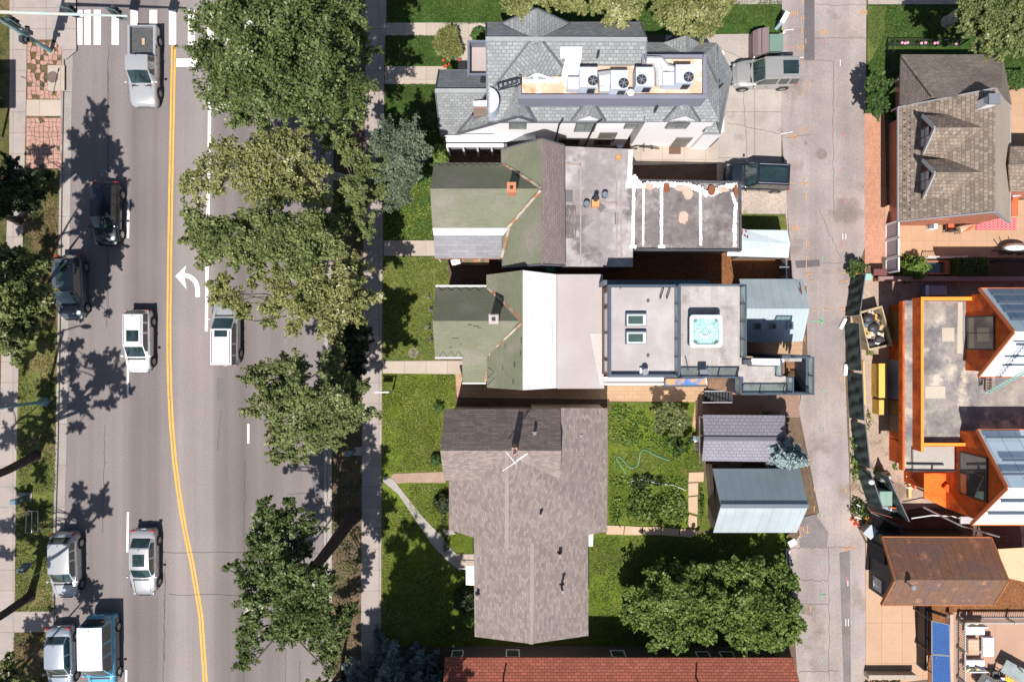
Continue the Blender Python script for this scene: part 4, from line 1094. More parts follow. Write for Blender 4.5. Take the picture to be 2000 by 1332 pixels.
tag(ant.build('television_antenna', whitepl), 'thin white aerial beside the pink chimney', 'antenna')
plain('vent_cap', (.2, .18, .17))
for x, y, z in ((1055, 1000, 5.2), (1097, 1145, 4.4), (1093, 1083, 4.5), (1134, 850, 4.6), (932, 1163, 3.9), (1044, 845, 6.3)):
 c = P(x, y, z); hh = 1.0 if x in (1055, 1097) else .3
 vp = MB(); vp.cyl(c, .08, z - .3, z + hh, 10); q = vp.build('vent_pipe', steel if x in (1055, 932) else blackm, E)
 MB().box((c.x, c.y, z + hh + .03), (.2, .2, .05)).build('cap', MATS['vent_cap'], q)
 MB().box((c.x, c.y - .1, z - .07), (.34, .34, .08)).build('flashing', whitepl if x in (1055,) else shtaupe, q)
slabpart(E, 'entry_canopy', [(910, 1105, 2.7), (926, 1105, 2.8), (927, 1143, 2.8), (910, 1142, 2.7)], whitec, .06)
slabpart(E, 'patio_canopy', [(1148, 1042, 2.6), (1159, 1042, 2.6), (1158, 1067, 2.6), (1149, 1067, 2.6)], mat('white_slats', (0.75, .75, .73), pat='plank', ps=(3, .12), mortar=.5, ms=.02), .06)
mb = MB(); mb.bar(P(895, 1110, .9), P(925, 1111, .9), .04); mb.bar(P(896, 1112, 0), P(896, 1112, .9), .04); mb.build('hand_rail', whitepl, E)
# ---------------------------------------------------------------- shed 2, shed 3, shed by D, small sheds
S2 = thing('shed', 'low shed with grey-violet shingle roof and dark ridge', 'shed', P(1455, 856, 0), 0, 'sheds along the alley')
gable(S2, (1375, 856, 3.0), (1537, 857, 3.0), (1373, 810, 2.4), (1533, 811, 2.4), (1371, 900, 2.4), (1530, 902, 2.4), shgp, shgp, wooda, over=.25, endover=.2, ridge=plain('dark_ridge', (.10, .10, .12)), t=.1)
mb = MB(); a, b = P(1362, 905, 1.6), P(1372, 812, 1.6)
for y in (815, 850, 885):
 mb.bar(P(1363, y, .1), P(1372, y, 2.3), .1)
mb.bar(P(1366, 812, 1.8), P(1366, 905, 1.8), .08); mb.build('side_frame', wooda, S2)
S3 = thing('shed', 'barn with blue-grey metal gable roof beside the alley', 'shed', P(1480, 980, 0), 0, 'sheds along the alley')
gable(S3, (1408, 988, 4.36), (1579, 988, 4.36), (1392, 915, 2.5), (1562, 915, 2.5), (1393, 1040, 2.6), (1556, 1040, 2.6), bluemetal, galv, wooda, over=.3, endover=.35, t=.08, ridge=plain('ridge_blue', (.12, .15, .18)))
for y0 in (930, 948, 965, 1000, 1015):
 a = P(1378, y0, .2)
slabpart(S3, 'plank_lean', [(1379, 906, .3), (1391, 906, 1.9), (1399, 1030, 1.9), (1388, 1030, .3)], wooda, .06)
SD = thing('shed', 'shed with pale corrugated metal gable roof and three small skylights', 'shed', P(1510, 600, 0), 0, 'sheds along the alley')
gable(SD, (1457, 603, 4.3), (1581, 603, 4.2), (1444, 545, 3.0), (1568, 545, 3.0), (1450, 668, 3.0), (1568, 667, 3.0), galv, mat('ribbed_blue_roof', (0.40, 0.47, 0.50), rough=.45, uv=True, pat='rib', ps=(.3, 1), ms=.06, mortar=.7, var=.05, fine=.04, metal=.2), greyw, over=.3, t=.08)
for x in (1480, 1511, 1543):
 z = lerp(4.25, 3.0, (638 - 603) / 64)
 a = MB(); q = [P(x - 6, 631, z + .22), P(x + 6, 631, z + .22), P(x + 6, 644, z - .02), P(x - 6, 644, z - .02)]
 a.slab([p + Vector((0, 0, .12)) for p in q], .2); fr = a.build('skylight', steel, SD)
 MB().slab([lerp(p, sum(q, Vector()) / 4, .25) + Vector((0, 0, .135)) for p in q], .03).build('pane', glassd, fr)
mb = MB(); mb.bar(P(1562, 552, 3.2), P(1566, 575, 3.75), .06, .03); mb.bar(P(1560, 562, 3.4), P(1563, 570, 3.6), .05, .03); mb.build('rust_streak', MATS['rust_patch'], SD)
SG = thing('shed', 'small low shed with rippled galvanised roof behind the dark flat roof', 'shed', P(1490, 475, 0), 0, 'sheds along the alley')
slabpart(SG, 'roof', [(1446, 446, 2.75), (1458, 449, 2.75), (1538, 450, 2.75), (1543, 476, 2.6), (1448, 470, 2.7)], galv, .07)
slabpart(SG, 'roof', [(1448, 470, 2.69), (1543, 476, 2.59), (1540, 504, 2.1), (1420, 500, 2.1), (1422, 489, 2.2), (1446, 489, 2.3)], galv, .07)
mb = MB(); addbox(mb, 1449, 1536, 451, 500, 0, 2.05, ref=2.5); mb.build('wall', wooda, SG)
mb = MB()
for x, y in ((1450, 451), (1457, 452), (1455, 460), (1460, 463), (1449, 457)):
 c = P(x, y, 2.76); mb.box((c.x, c.y, 2.76), (.18, .1, .02), rz=rr.uniform(0, 3))
mb.build('rust_patch', MATS['rust_patch'], SG)
# rear fence / gate by the mulch yard
t = thing('gate', 'grey wooden gate between the mulch yard and the alley', 'gate', P(1532, 530, 0))
mb = MB(); mb.bar(P(1529, 505, .6), P(1531, 560, .6), .08, 1.1); mb.build('gate_panel', mat('grey_boards', (.30, .27, .26), var=.15, fine=.15, pat='plank', ps=(.15, 3), mortar=.4), t)
mb = MB(); mb.bar(P(1522, 522, 1.3), P(1541, 522, 1.3), .1, .1); mb.bar(P(1536, 505, 1.2), P(1536, 545, 1.2), .08, .08); mb.build('rail', steel, t)
# ---------------------------------------------------------------- house D: modern dark-trimmed building with roof decks
D = thing('modern_building', 'modern flat-roofed building with navy trim, skylights and a tiled roof deck', 'building', P(1320, 650, 0), 0, 'houses of the block')
dwall = mat('cedar_cladding', (0.30, 0.155, 0.085), uv=True, pat='plank', ps=(3.0, 0.14), pc=0.62, mortar=0.4, ms=0.012, var=0.2, fine=0.18)
whitepanel = mat('white_panel', (0.72, 0.70, 0.70), var=.03)
deckm = mat('deck_tiles', (0.42, 0.385, 0.37), pat='brick', ps=(0.62, 0.42), pc=0.78, mortar=0.82, ms=0.008, var=0.10, vs=0.7, fine=0.10, fs=5, rot=90, col3=(0.33, .29, .27), c3=(.56, .62), c3s=.8)
ZD = 7.65
mb = MB(); addbox(mb, 1192, 1326, 556, 736, 0, ZD - .22, ref=8.0); mb.build('wall', dwall, D)
mb = MB(); addbox(mb, 1326, 1456, 556, 736, 0, ZD - .27, ref=8.0); mb.build('wall', navy, D)
slabpart(D, 'flat_roof', [(1193, 560, ZD), (1325, 560, ZD), (1325, 733, ZD), (1193, 733, ZD)], pinkm, .2)
mb = MB()
addbox(mb, 1189, 1327, 556, 561, 7.3, 8.0); addbox(mb, 1189, 1327, 731, 737, 7.3, 8.0); addbox(mb, 1189, 1194, 561, 731, 7.3, 8.0); addbox(mb, 1324, 1330, 556, 737, 7.3, 8.0)
mb.build('parapet', navy, D)
slabpart(D, 'roof_deck', [(1330, 558, ZD), (1450, 558, ZD), (1450, 715, ZD), (1456, 700, ZD), (1456, 736, ZD), (1330, 736, ZD)][:3] + [(1450, 736, ZD), (1330, 736, ZD)], deckm, .25)
# tall narrow windows of the west wall
xw = P(1192, 0, 8).x
for y0, y1 in ((568, 594), (600, 648), (650, 700), (704, 730)):
 a, b = P(0, y0, 7.2), P(0, y1, 7.2)
 wall_window(D, (xw, (a.y + b.y) / 2, 6.2), a.y - b.y, 1.9, (-1, 0), navy, glassd, mull=0)
for y0, y1 in ((611, 637), (646, 672)):
 a = MB(); addbox(a, 1222, 1263, y0, y1, ZD, ZD + .28); fr = a.build('skylight', navy, D)
 a = MB(); addbox(a, 1224.5, 1262, y0 + 3, y1 - 1, ZD + .02, ZD + .31); f2 = a.build('frame', mat('skylight_white', (.62, .70, .68)), fr)
 a = MB(); addbox(a, 1227, 1256, y0 + 6, y1 - 4, ZD + .02, ZD + .325); a.build('pane', glassmat('skylight_glass', (.06, .095, .085)), fr)
for x, y in ((1266, 588), (1266, 695), (1212, 564)):
 MB().cyl(P(x, y, ZD + .1), .09 if x > 1220 else .03, ZD - .05, ZD + .12, 10).build('vent_pipe', plain('vent_brown', (.13, .10, .09)), D)
c = P(1259, 726, ZD + .4)
v = MB().box((c.x, c.y - .02, ZD + .12), (.52, .48, .25)).build('vent_hood', whitepl, D)
MB().cyl(c, .19, ZD + .2, ZD + .65, 16).build('cap', steel, v)
mb = MB()
for x in (1293, 1306):
 mb.tube([P(x - 4, 583, ZD + .02), P(x - 3, 582, ZD + .35), P(x + 3, 564, ZD + .4), P(x + 3, 560, ZD + .1)], .035, 6)
mb.build('ladder_rail', blackm, D)
clearg = clearglass('railing_glass', alpha=.28)
def railing(root, pts, z0, h, posts, name='railing', pane=True, lean=0.0):
 """posts, top and bottom rail and glass panes along a line"""
 pts = [Vector((p.x, p.y, 0)) for p in pts]
 mb = MB(); g = MB()
 for a, b in zip(pts, pts[1:]):
  n = max(1, round((b - a).length / posts))
  up = Vector((0, 0, 1))
  mb.bar(a + up * (z0 + h), b + up * (z0 + h), .075, .06); mb.bar(a + up * (z0 + .08), b + up * (z0 + .08), .06, .05)
  for i in range(n + 1):
   p = lerp(a, b, i / n); mb.bar(p + up * z0, p + up * (z0 + h), .075)
  for i in range(n):
   p, q = lerp(a, b, (i + .04) / n), lerp(a, b, (i + .96) / n)
   g.bar(lerp(p, q, .5) * 1 + up * (z0 + h / 2 + .03) - (q - p) / 2, lerp(p, q, .5) + up * (z0 + h / 2 + .03) + (q - p) / 2, .012, h - .16)
 fr = mb.build(name, navy, root)
 if pane:
  g.build('glass_pane', clearg, fr)
 return fr
def DP(x, y, z=ZD + 1.05):
 return P(x, y, z)
zt = ZD + 1.05
railing(D, [DP(1326, 557), DP(1326, 733)], ZD, 1.05, 1.1)
railing(D, [DP(1328, 556), DP(1457, 556)], ZD, 1.05, 4.5)
railing(D, [DP(1457, 557), DP(1457, 698)], ZD, 1.05, 1.1)
railing(D, [DP(1334, 737), DP(1450, 737)], ZD, 1.05, 1.25)
# lower east deck
ZE = 7.6; zt2 = ZE + 1.05
slabpart(D, 'lower_deck', [(1450, 699, ZE), (1566, 699, ZE), (1566, 706, ZE), (1527, 706, ZE), (1527, 735, ZE), (1548, 735, ZE), (1548, 766, ZE), (1450, 766, ZE)], deckm, .25)
mb = MB()
addbox(mb, 1452, 1520, 705, 762, 0, ZE - .26, ref=ZE); mb.build('wall', navy, D)
mb = MB(); addbox(mb, 1527, 1583, 694, 700, 0, ZE + .3); addbox(mb, 1574, 1580, 700, 768, 0, ZE + .3); addbox(mb, 1450, 1580, 765, 770, 5.0, ZE + .1); addbox(mb, 1446, 1452, 737, 770, 5.0, ZE + .1); mb.build('frame_wall', navy, D)
railing(D, [DP(1447, 738, zt2), DP(1447, 770, zt2), DP(1589, 770, zt2), DP(1589, 698, zt2), DP(1555, 697, zt2)], ZE, 1.05, 1.25)
railing(D, [DP(1527, 735, zt2), DP(1527, 705, zt2)], ZE, 1.05, 1.0)
railing(D, [DP(1549, 766, zt2), DP(1549, 737, zt2)], ZE, 1.05, 1.0)
mb = MB()
for i in range(13):
 addbox(mb, 1532 + i * 3.2, 1535.4 + i * 3.2, 703, 736, ZE - .5 - i * .36, ZE - .25 - i * .3, ref=ZE - i * .33)
mb.build('stair', dwall, D)
mb = MB(); addbox(mb, 1530, 1574, 702, 764, 1.5, 6.2, ref=6.2); mb.build('stair_landing', dwall, D)
mb = MB(); mb.bar(P(1560, 703, 6.6), P(1560, 762, 6.6), .12, .05); mb.bar(P(1566, 703, 6.9), P(1566, 762, 6.9), .08, .05); mb.build('stair_stringer', mat('pale_timber', (.6, .5, .36)), D)
# north strip, blue awning, south terrace with solar panel and cedar slope
mb = MB(); addbox(mb, 1179, 1385, 547, 556, 0, 6.4, ref=6.5); mb.build('north_wing', plain('slate_blue', (0.10, 0.125, 0.16)), D)
mb = MB(); addbox(mb, 1316, 1386, 548, 557, 6.4, 6.6); mb.build('well_box', plain('teal_frame', (0.07, 0.17, 0.20)), D)
mb = MB(); addbox(mb, 1180, 1382, 736, 750, 0, 4.4, ref=4.5); mb.build('south_wing', whitepanel, D)
mb = MB(); mb.bar(P(1180, 750, 4.5), P(1300, 750, 4.5), .12, .1); mb.build('gutter', whitepl, D)
slabpart(D, 'cedar_roof', [(1383, 738, 5.4), (1445, 738, 5.4), (1445, 770, 3.6), (1420, 765, 3.9), (1383, 758, 4.3)], mat('cedar_roof', (0.27, .16, .10), uv=True, pat='plank', ps=(.14, 3), pc=.7, mortar=.45, ms=.02, var=.15), .12)
sp = mat('iridescent_panel', (0.09, 0.21, 0.50), rough=.15, spec=.8, uv=True, pat='rib', ps=(.14, 1), ms=.1, mortar=.45, var=.2, col2=(.55, .33, .16), c2=(.48, .6), c2s=1.0, fine=.05)
t = thing('solar_panel', 'small iridescent blue and orange solar panel on the white terrace roof', 'solar panel', P(1340, 747, 4.4))
MB().slab([P3(q) for q in ((1301, 740, 5.0), (1379, 739, 5.0), (1377, 752, 4.55), (1299, 752, 4.55))], .05).build('cell_sheet', sp, t)
mb = MB(); mb.bar(P(1298, 754, 4.5), P(1379, 753, 4.5), .14, .12); mb.bar(P(1299, 740, 4.9), P(1297, 754, 4.5), .06, .12); mb.build('frame', navy, t)
# hot tub
c = P(1379, 647, 8.55); zt_ = 8.55
t = thing('hot_tub', 'square white hot tub full of pale turquoise water on the roof deck', 'hot tub', (c.x, c.y, ZD))
hs = .98
def rsq(cx, cy, h, r, z, n=6):
 pts = []
 for sx, sy, a0 in ((1, 1, 0), (-1, 1, 90), (-1, -1, 180), (1, -1, 270)):
  for i in range(n + 1):
   a = R(a0 + 90 * i / n)
   pts.append(Vector((cx + sx * (h - r) + r * math.cos(a), cy + sy * (h - r) + r * math.sin(a), z)))
 return pts
tubw = mat('tub_acrylic', (0.62, 0.72, 0.71), rough=.25, var=.08, vs=2.5, fine=.03)
water = mat('tub_water', (0.26, 0.55, 0.53), rough=.05, spec=.8, var=.10, vs=1.5, fine=.05, fs=9, col2=(.48, .68, .66), c2=(.38, .70), c2s=.9, bump=.15)
MB().hull(rsq(c.x, c.y, hs - .04, .2, zt_ - .2), rsq(c.x, c.y, hs - .08, .2, ZD)).build('cabinet', mat('tub_cabinet', (.22, .22, .25), uv=True, pat='plank', ps=(.12, 3), mortar=.6), t)
mb = MB()
o1, i1, i2, i3 = rsq(c.x, c.y, hs, .2, zt_), rsq(c.x, c.y, hs - .20, .24, zt_ + .02), rsq(c.x, c.y, hs - .26, .25, zt_ - .2), rsq(c.x, c.y, hs - .04, .2, zt_ - .12)
N_ = len(o1)
for A_, B_ in ((o1, i1), (i1, i2), (i3, o1)):
 for i in range(N_):
  j = (i + 1) % N_
  mb.poly([A_[i], A_[j], B_[j], B_[i]])
mb.build('rim', tubw, t)
MB().poly(rsq(c.x, c.y, hs - .24, .25, zt_ - .10)).build('water', water, t)
mb = MB(); q0 = [Vector((c.x + r_ * math.cos(a) - .02, c.y + .05 + r_ * math.sin(a), zt_ - .085)) for r_, a in [(0.36 + .0 * i, R(200 + 28 * i)) for i in range(6)]]
mb.tube(q0, .07, 8); mb.tube([Vector((c.x - .62, c.y + .12, zt_ - .07)), Vector((c.x - .40, c.y + .05, zt_ - .07)), Vector((c.x - .36, c.y + .35, zt_ - .08))], .06, 8)
mb.tube([Vector((c.x + .62, c.y + .10, zt_ - .07)), Vector((c.x + .42, c.y + .12, zt_ - .07)), Vector((c.x + .36, c.y + .4, zt_ - .08))], .06, 8)
mb.build('seat_edge', tubw, t, smooth=60)
for dx, dy in ((-.62, .6), (.62, .6), (-.62, -.6), (.62, -.6), (0, 0), (-.7, 0), (.8, 0), (.5, .45), (-.25, .78), (.45, -.7), (-.45, -.62)):
 mb = MB()
 for k_ in range(8 if (dx, dy) == (0, 0) else 5):
  a = 2 * math.pi * k_ / (8 if (dx, dy) == (0, 0) else 5); r_ = .17 if (dx, dy) == (0, 0) else .07
  mb.ell((c.x + dx + r_ * math.cos(a), c.y + dy + r_ * math.sin(a), zt_ - .07), (.024, .024, .02), 6, 4)
 mb.build('jet', blackm, t)
for sx in (-1, 1):
 for sy in (-1, 1):
  MB().box((c.x + sx * .64, c.y + sy * .66, zt_ - .05), (.2, .12, .06), rz=-sx * sy * .8).build('headrest', plain('slate_pillow', (.12, .17, .18)), t, bevel=.02)
# grill / post on the deck and lounger
t = thing('grill', 'small black grill standing at the glass railing of the roof deck', 'grill', P(1375, 728, ZD))
MB().box(P(1374, 728, ZD + .7), (.5, .42, .3)).build('firebox', plain('grill_grey', (.16, .18, .2)), t, bevel=.03)
mb = MB(); p_ = P(1374, 728, ZD)
for sx in (-.2, .2):
 for sy in (-.16, .16):
  mb.bar((p_.x + sx, p_.y + sy, ZD), (p_.x + sx * .9, p_.y + sy * .9, ZD + .6), .04)
mb.build('leg', blackm, t)
t = thing('deck_shower', 'thin bent steel outdoor shower at the deck railing', 'outdoor shower', P(1346, 735, ZD))
MB().tube([P(1346, 733, ZD), P(1346, 731, ZD + 1.2), P(1344, 724, ZD + 1.5)], .03, 8).build('pipe', steel, t)
t = thing('sun_sail', 'folded white awning with grey ends on the lower deck', 'awning', P(1495, 706, ZE))
mb = MB(); mb.bar(P(1467, 703, ZE + .75), P(1531, 704, ZE + .75), .22, .2); mb.build('fabric', whitepl, t, bevel=.05)
mb = MB(); mb.bar(P(1468, 708, ZE + .6), P(1528, 709.5, ZE + .6), .26, .24); mb.build('fabric_fold', whitepl, t, bevel=.06)
mb = MB(); mb.bar(P(1459, 702, ZE + .3), P(1459, 712, ZE + .3), .5, .5); mb.bar(P(1460, 713.5, ZE + .35), P(1520, 714, ZE + .35), .1, .1); mb.build('base_frame', plain('anthracite', (.07, .07, .085)), t)
# outdoor stair with railing by the courtyard, leaning boards
t = thing('outdoor_stair', 'dark metal stair with railings beside the courtyard', 'stair', P(1400, 775, 0))
mb = MB()
for i in range(9):
 addbox(mb, 1376 + i * 6, 1383 + i * 6, 762, 784, .12, .4 + i * .22)
mb.build('steps', blackm, t)
mb = MB(); mb.bar(P(1372, 786, 1.2), P(1430, 786, 2.4), .05); mb.bar(P(1376, 764, 1.2), P(1430, 764, 2.4), .05)
for i in range(6):
 mb.bar(P(1376 + i * 10, 786, .1), P(1376 + i * 10.6, 786, 1.1 + i * .24), .03)
mb.build('hand_rail', plain('pale_rail', (.5, .5, .52)), t)
# ---------------------------------------------------------------- red tiled house at the bottom
F = thing('house', 'long house with a red tiled roof and dark siding at the bottom edge', 'house', P(1200, 1400, 0))
ef = 3.1
a0, a1 = P(868, 1284, ef), P(1550, 1283, ef)
rg0, rg1 = P(872, 1480, 6.6), P(1617, 1480, 6.6)
L0_, L1_ = Vector((a0.x, a0.y, ef)), Vector((a1.x, a0.y, ef))
yr = a0.y - 6.2
R0_, R1_ = Vector((a0.x, yr, 6.4)), Vector((a1.x + .55, yr, 6.4))
Q0_, Q1_ = Vector((a0.x, yr - 6.2, ef)), Vector((a1.x, yr - 6.2, ef))
mb = MB(); mb.slab([L0_, L1_, R1_, R0_], .14); mb.slab([R0_, R1_, Q1_, Q0_], .14); mb.build('roof', shred, F)
mb = MB(); gable_walls(mb, R0_, R1_, L0_, L1_, Q0_, Q1_, 0, .5, .4); mb.build('wall', darkw, F)
yw = a0.y + .0 - .5
for x0, x1, z0, z1 in ((882, 905, 1.0, 2.1), (946, 970, 2.1, 2.9), (988, 1015, .9, 2.1), (1130, 1156, 2.1, 2.9), (1193, 1221, 1.0, 2.1), (1359, 1385, 1.2, 2.3), (1405, 1432, 1.2, 2.3)):
 a, b = P(x0, 0, 1.5), P(x1, 0, 1.5)
 wall_window(F, ((a.x + b.x) / 2, yw, (z0 + z1) / 2), b.x - a.x, z1 - z0, (0, 1), whitepl, glassd, mull=0, deep=.09)
for x in (983, 1363):
 c = P(x, 1330, 4.2); MB().cyl((c.x, c.y), .06, 3.6, 4.6, 8).build('vent_pipe', blackm, F)
# ================================================================ TREES AND PLANTS
def leaf_mesh(name, cen, nrm, size, m, parent=None, aspect=1.7, seed=0, fold=False, **props):
 """many leaf-sized rhombs; cen n x 3 world, nrm n x 3 rough normals"""
 n = len(cen)
 g = np.random.default_rng(seed)
 nrm = nrm / (np.linalg.norm(nrm, axis=1, keepdims=True) + 1e-9)
 r = g.normal(size=(n, 3))
 u = np.cross(nrm, r); u /= (np.linalg.norm(u, axis=1, keepdims=True) + 1e-9)
 v = np.cross(nrm, u)
 s = (size * g.uniform(.5, 1.5, n))[:, None]
 a, b = u * s * aspect * .5, v * s * .5
 V = np.stack([cen - a, cen - b - a * .1, cen + a, cen + b - a * .1], 1).reshape(-1, 3)
 me = bpy.data.meshes.new(name)
 me.vertices.add(4 * n); me.vertices.foreach_set('co', V.astype(np.float32).ravel())
 me.loops.add(4 * n); me.loops.foreach_set('vertex_index', np.arange(4 * n, dtype=np.int32))
 me.polygons.add(n); me.polygons.foreach_set('loop_start', np.arange(0, 4 * n, 4, dtype=np.int32))
 me.materials.append(m)
 me.update(calc_edges=True)
 o = bpy.data.objects.new(name, me); C.objects.link(o)
 if parent is not None:
  o.parent = parent
  o.matrix_parent_inverse = Matrix.LocRotScale(parent.location, parent.rotation_euler, None).inverted()
 for k_, v_ in props.items():
  o[k_] = v_
 return o
bark = mat('bark', (0.13, 0.095, 0.075), rough=1, var=0.2, vs=2, fine=0.3, fs=8, bump=.8)
barkl = mat('pale_bark', (0.40, 0.36, 0.30), rough=.9, var=0.2, vs=2, fine=0.25, fs=8, bump=.6)
barkd = mat('dark_bark', (0.075, 0.055, 0.048), rough=1, var=0.2, vs=2, fine=0.3, fs=8, bump=.8)
LF_green = leafmat('leaf_green', (0.048, 0.080, 0.018), (0.205, 0.260, 0.085), tip=(0.50, 0.54, 0.34))
LF_sparse = leafmat('leaf_yellow_green', (0.11, 0.135, 0.032), (0.42, 0.43, 0.17), tip=(0.66, 0.65, 0.42))
LF_mid = leafmat('leaf_mid_green', (0.080, 0.112, 0.030), (0.30, 0.335, 0.125), tip=(0.52, 0.54, 0.33))
LF_maple = leafmat('leaf_maple', (0.070, 0.120, 0.020), (0.235, 0.325, 0.078), tip=(0.34, 0.42, 0.16))
LF_dark = leafmat('leaf_dark', (0.025, 0.045, 0.016), (0.08, 0.11, 0.045))
LF_blue = leafmat('leaf_blue_green', (0.075, 0.115, 0.070), (0.22, 0.275, 0.175), tip=(0.36, 0.40, 0.29))
LF_spr = leafmat('needle_blue', (0.05, 0.095, 0.095), (0.30, 0.42, 0.42), trans=.35, tip=(.55, .68, .64))
LF_sprl = leafmat('needle_silver', (0.13, 0.20, 0.21), (0.42, 0.52, 0.52), trans=.1)
LF_hedge = leafmat('leaf_hedge', (0.04, 0.085, 0.018), (0.11, 0.19, 0.045))
LF_bright = leafmat('leaf_bright', (0.09, 0.17, 0.028), (0.25, 0.36, 0.08))
LF_grassy = leafmat('blade_yellow', (0.14, 0.17, 0.04), (0.34, 0.34, 0.13), tip=(.45, .38, .25))
def limb(mb, a, b, r0, r1, rg, bend=.12, n=5, sides=7):
 a, b = Vector(a), Vector(b)
 L_ = (b - a).length
 off = Vector((rg.normal(), rg.normal(), abs(rg.normal()) * .6)) * L_ * bend
 pts = [a.lerp(b, i / n) + off * math.sin(math.pi * i / n) for i in range(n + 1)]
 mb.tube(pts, [r0 + (r1 - r0) * i / n for i in range(n + 1)], sides)
 return pts
def tree(name, label, base, clumps, lm, bm_=None, n=14000, size=.17, seed=1, trunk=.28, fork=None, cat='tree', group=None,
   twigs=9, spread=.16, fill=1.0, zfork=.42, up=.75, sub=2, part='crown', fillp=.6, twr=.016):
 if name in ('street_tree', 'yard_tree', 'maple_tree', 'roadside_tree', 'olive_tree'):
  n, size = int(n * (1.5 if lm is LF_sparse else 2.1)), size * .62
 """clumps: (px, py, z, radius in photo px). The crown is leaves scattered round twigs that fan out of the clump centres."""
 g = np.random.default_rng(seed)
 b = P(base[0], base[1], .0)
 t = thing(name, label, cat, (b.x, b.y, 0), 0, group)
 cl = []
 for c in clumps:
  if len(c) == 4:
   p = P(c[0], c[1], c[2]); r = c[3] * (CAM_Z - c[2]) / FPX
  else:                                   # ('s', px, py, z, r): clump placed by the shadow it throws on the ground
   q = P(c[1], c[2], 0); z = c[3]
   p = Vector((q.x - .13 * z, q.y - .5625 * z, z)); r = c[4] / 27
  cl.append((np.array(p), r))
 cz = sum(c[0][2] for c in cl) / len(cl)
 cen = sum((c[0] for c in cl), np.zeros(3)) / len(cl)
 fz = cz * zfork if fork is None else fork[2]
 fk = Vector((b.x + (cen[0] - b.x) * .3, b.y + (cen[1] - b.y) * .3, fz)) if fork is None else P(*fork)
 mb = MB()
 tp = [b, b.lerp(fk, .12) + Vector((0, 0, .1)), b.lerp(fk, .55) + Vector((g.normal() * .1, g.normal() * .1, 0)), fk]
 mb.tube(tp, [trunk * 1.5, trunk * 1.05, trunk * .9, trunk * .75], 10)
 # a few scaffold limbs, the clumps hang on the nearest one
 nm = max(1, min(6, len(cl) // 4)); mains = []
 order = sorted(range(len(cl)), key=lambda i: -cl[i][1])
 for i in order:
  if len(mains) < nm and all(np.linalg.norm(cl[i][0] - cl[j][0]) > 1.6 * cl[i][1] for j in mains):
   mains.append(i)
 trk = {}
 for i in mains:
  trk[i] = limb(mb, fk, Vector(cl[i][0]) - Vector((0, 0, .3)), trunk * .5, trunk * .16, g, .09, 7)
 allp = [p_ for v_ in trk.values() for p_ in v_[1:-1]] + [fk]
 base_n = len(cl)
 for i in range(base_n):                     # fill between neighbouring clumps
  for j in range(i + 1, base_n):
   (a_, ra), (b_, rb) = cl[i], cl[j]
   dd = np.linalg.norm(a_ - b_)
   if .9 * (ra + rb) < dd < 1.65 * (ra + rb) and min(ra, rb) > .45 and g.uniform() < fillp:
    cl.append(((a_ + b_) / 2 + g.normal(size=3) * .15, .62 * min(ra, rb)))
 tot = sum(r ** 2 for _, r in cl)
 P_, N_ = [], []
 for ci, (c, r) in enumerate(cl):
  cv = Vector(c)
  if ci not in trk:
   st_ = min(allp, key=lambda p_: (p_ - cv).length)
   limb(mb, st_, cv, trunk * .17, trunk * .06, g, .10, 4, 5)
  subs = [(c, r)]
  for _ in range(sub):
   a = g.uniform(0, 2 * math.pi)
   rr_ = r * g.uniform(.55, 1.0)
   subs.append((c + np.array([math.cos(a) * rr_, math.sin(a) * rr_, g.uniform(-.5, .35) * r]), r * g.uniform(.38, .62)))
  st = sum(x[1] ** 2 for x in subs)
  for sc, sr in subs:
   k_ = max(4, int(twigs * 1.7 * (sr / r) ** 1.1))
   nl = int(n * fill * r ** 2 / tot * sr ** 2 / st)
   lens = g.uniform(.5, 1.0, k_) + (g.uniform(size=k_) < .22) * g.uniform(.2, .55, k_)
   for j in range(k_):
    d = g.normal(size=3); d[2] = d[2] * .5 + .12
    d /= np.linalg.norm(d)
    ln = sr * 1.08 * lens[j]
    tip = sc + d * ln
    if j % 2 == 0:
     mb.tube([Vector(sc), Vector(sc + d * ln * .5 + g.normal(size=3) * .05), Vector(tip)], [twr + .008, twr, .008], 4, cap=False)
    m_ = max(5, int(nl / k_ * (.5 + .55 * lens[j])))
    tt = g.uniform(.05, 1.0, m_) ** .7
    pos = sc + np.outer(tt, d * ln) + g.normal(size=(m_, 3)) * (spread * sr) * (1.25 - .95 * tt)[:, None]
    P_.append(pos)
    N_.append(g.normal(size=(m_, 3)) * .8 + np.array([0, 0, up]) + d * .5)
 mb.build('trunk', bm_ or bark, t)
 leaf_mesh(part, np.concatenate(P_), np.concatenate(N_), size, lm, t, seed=seed)
 return t
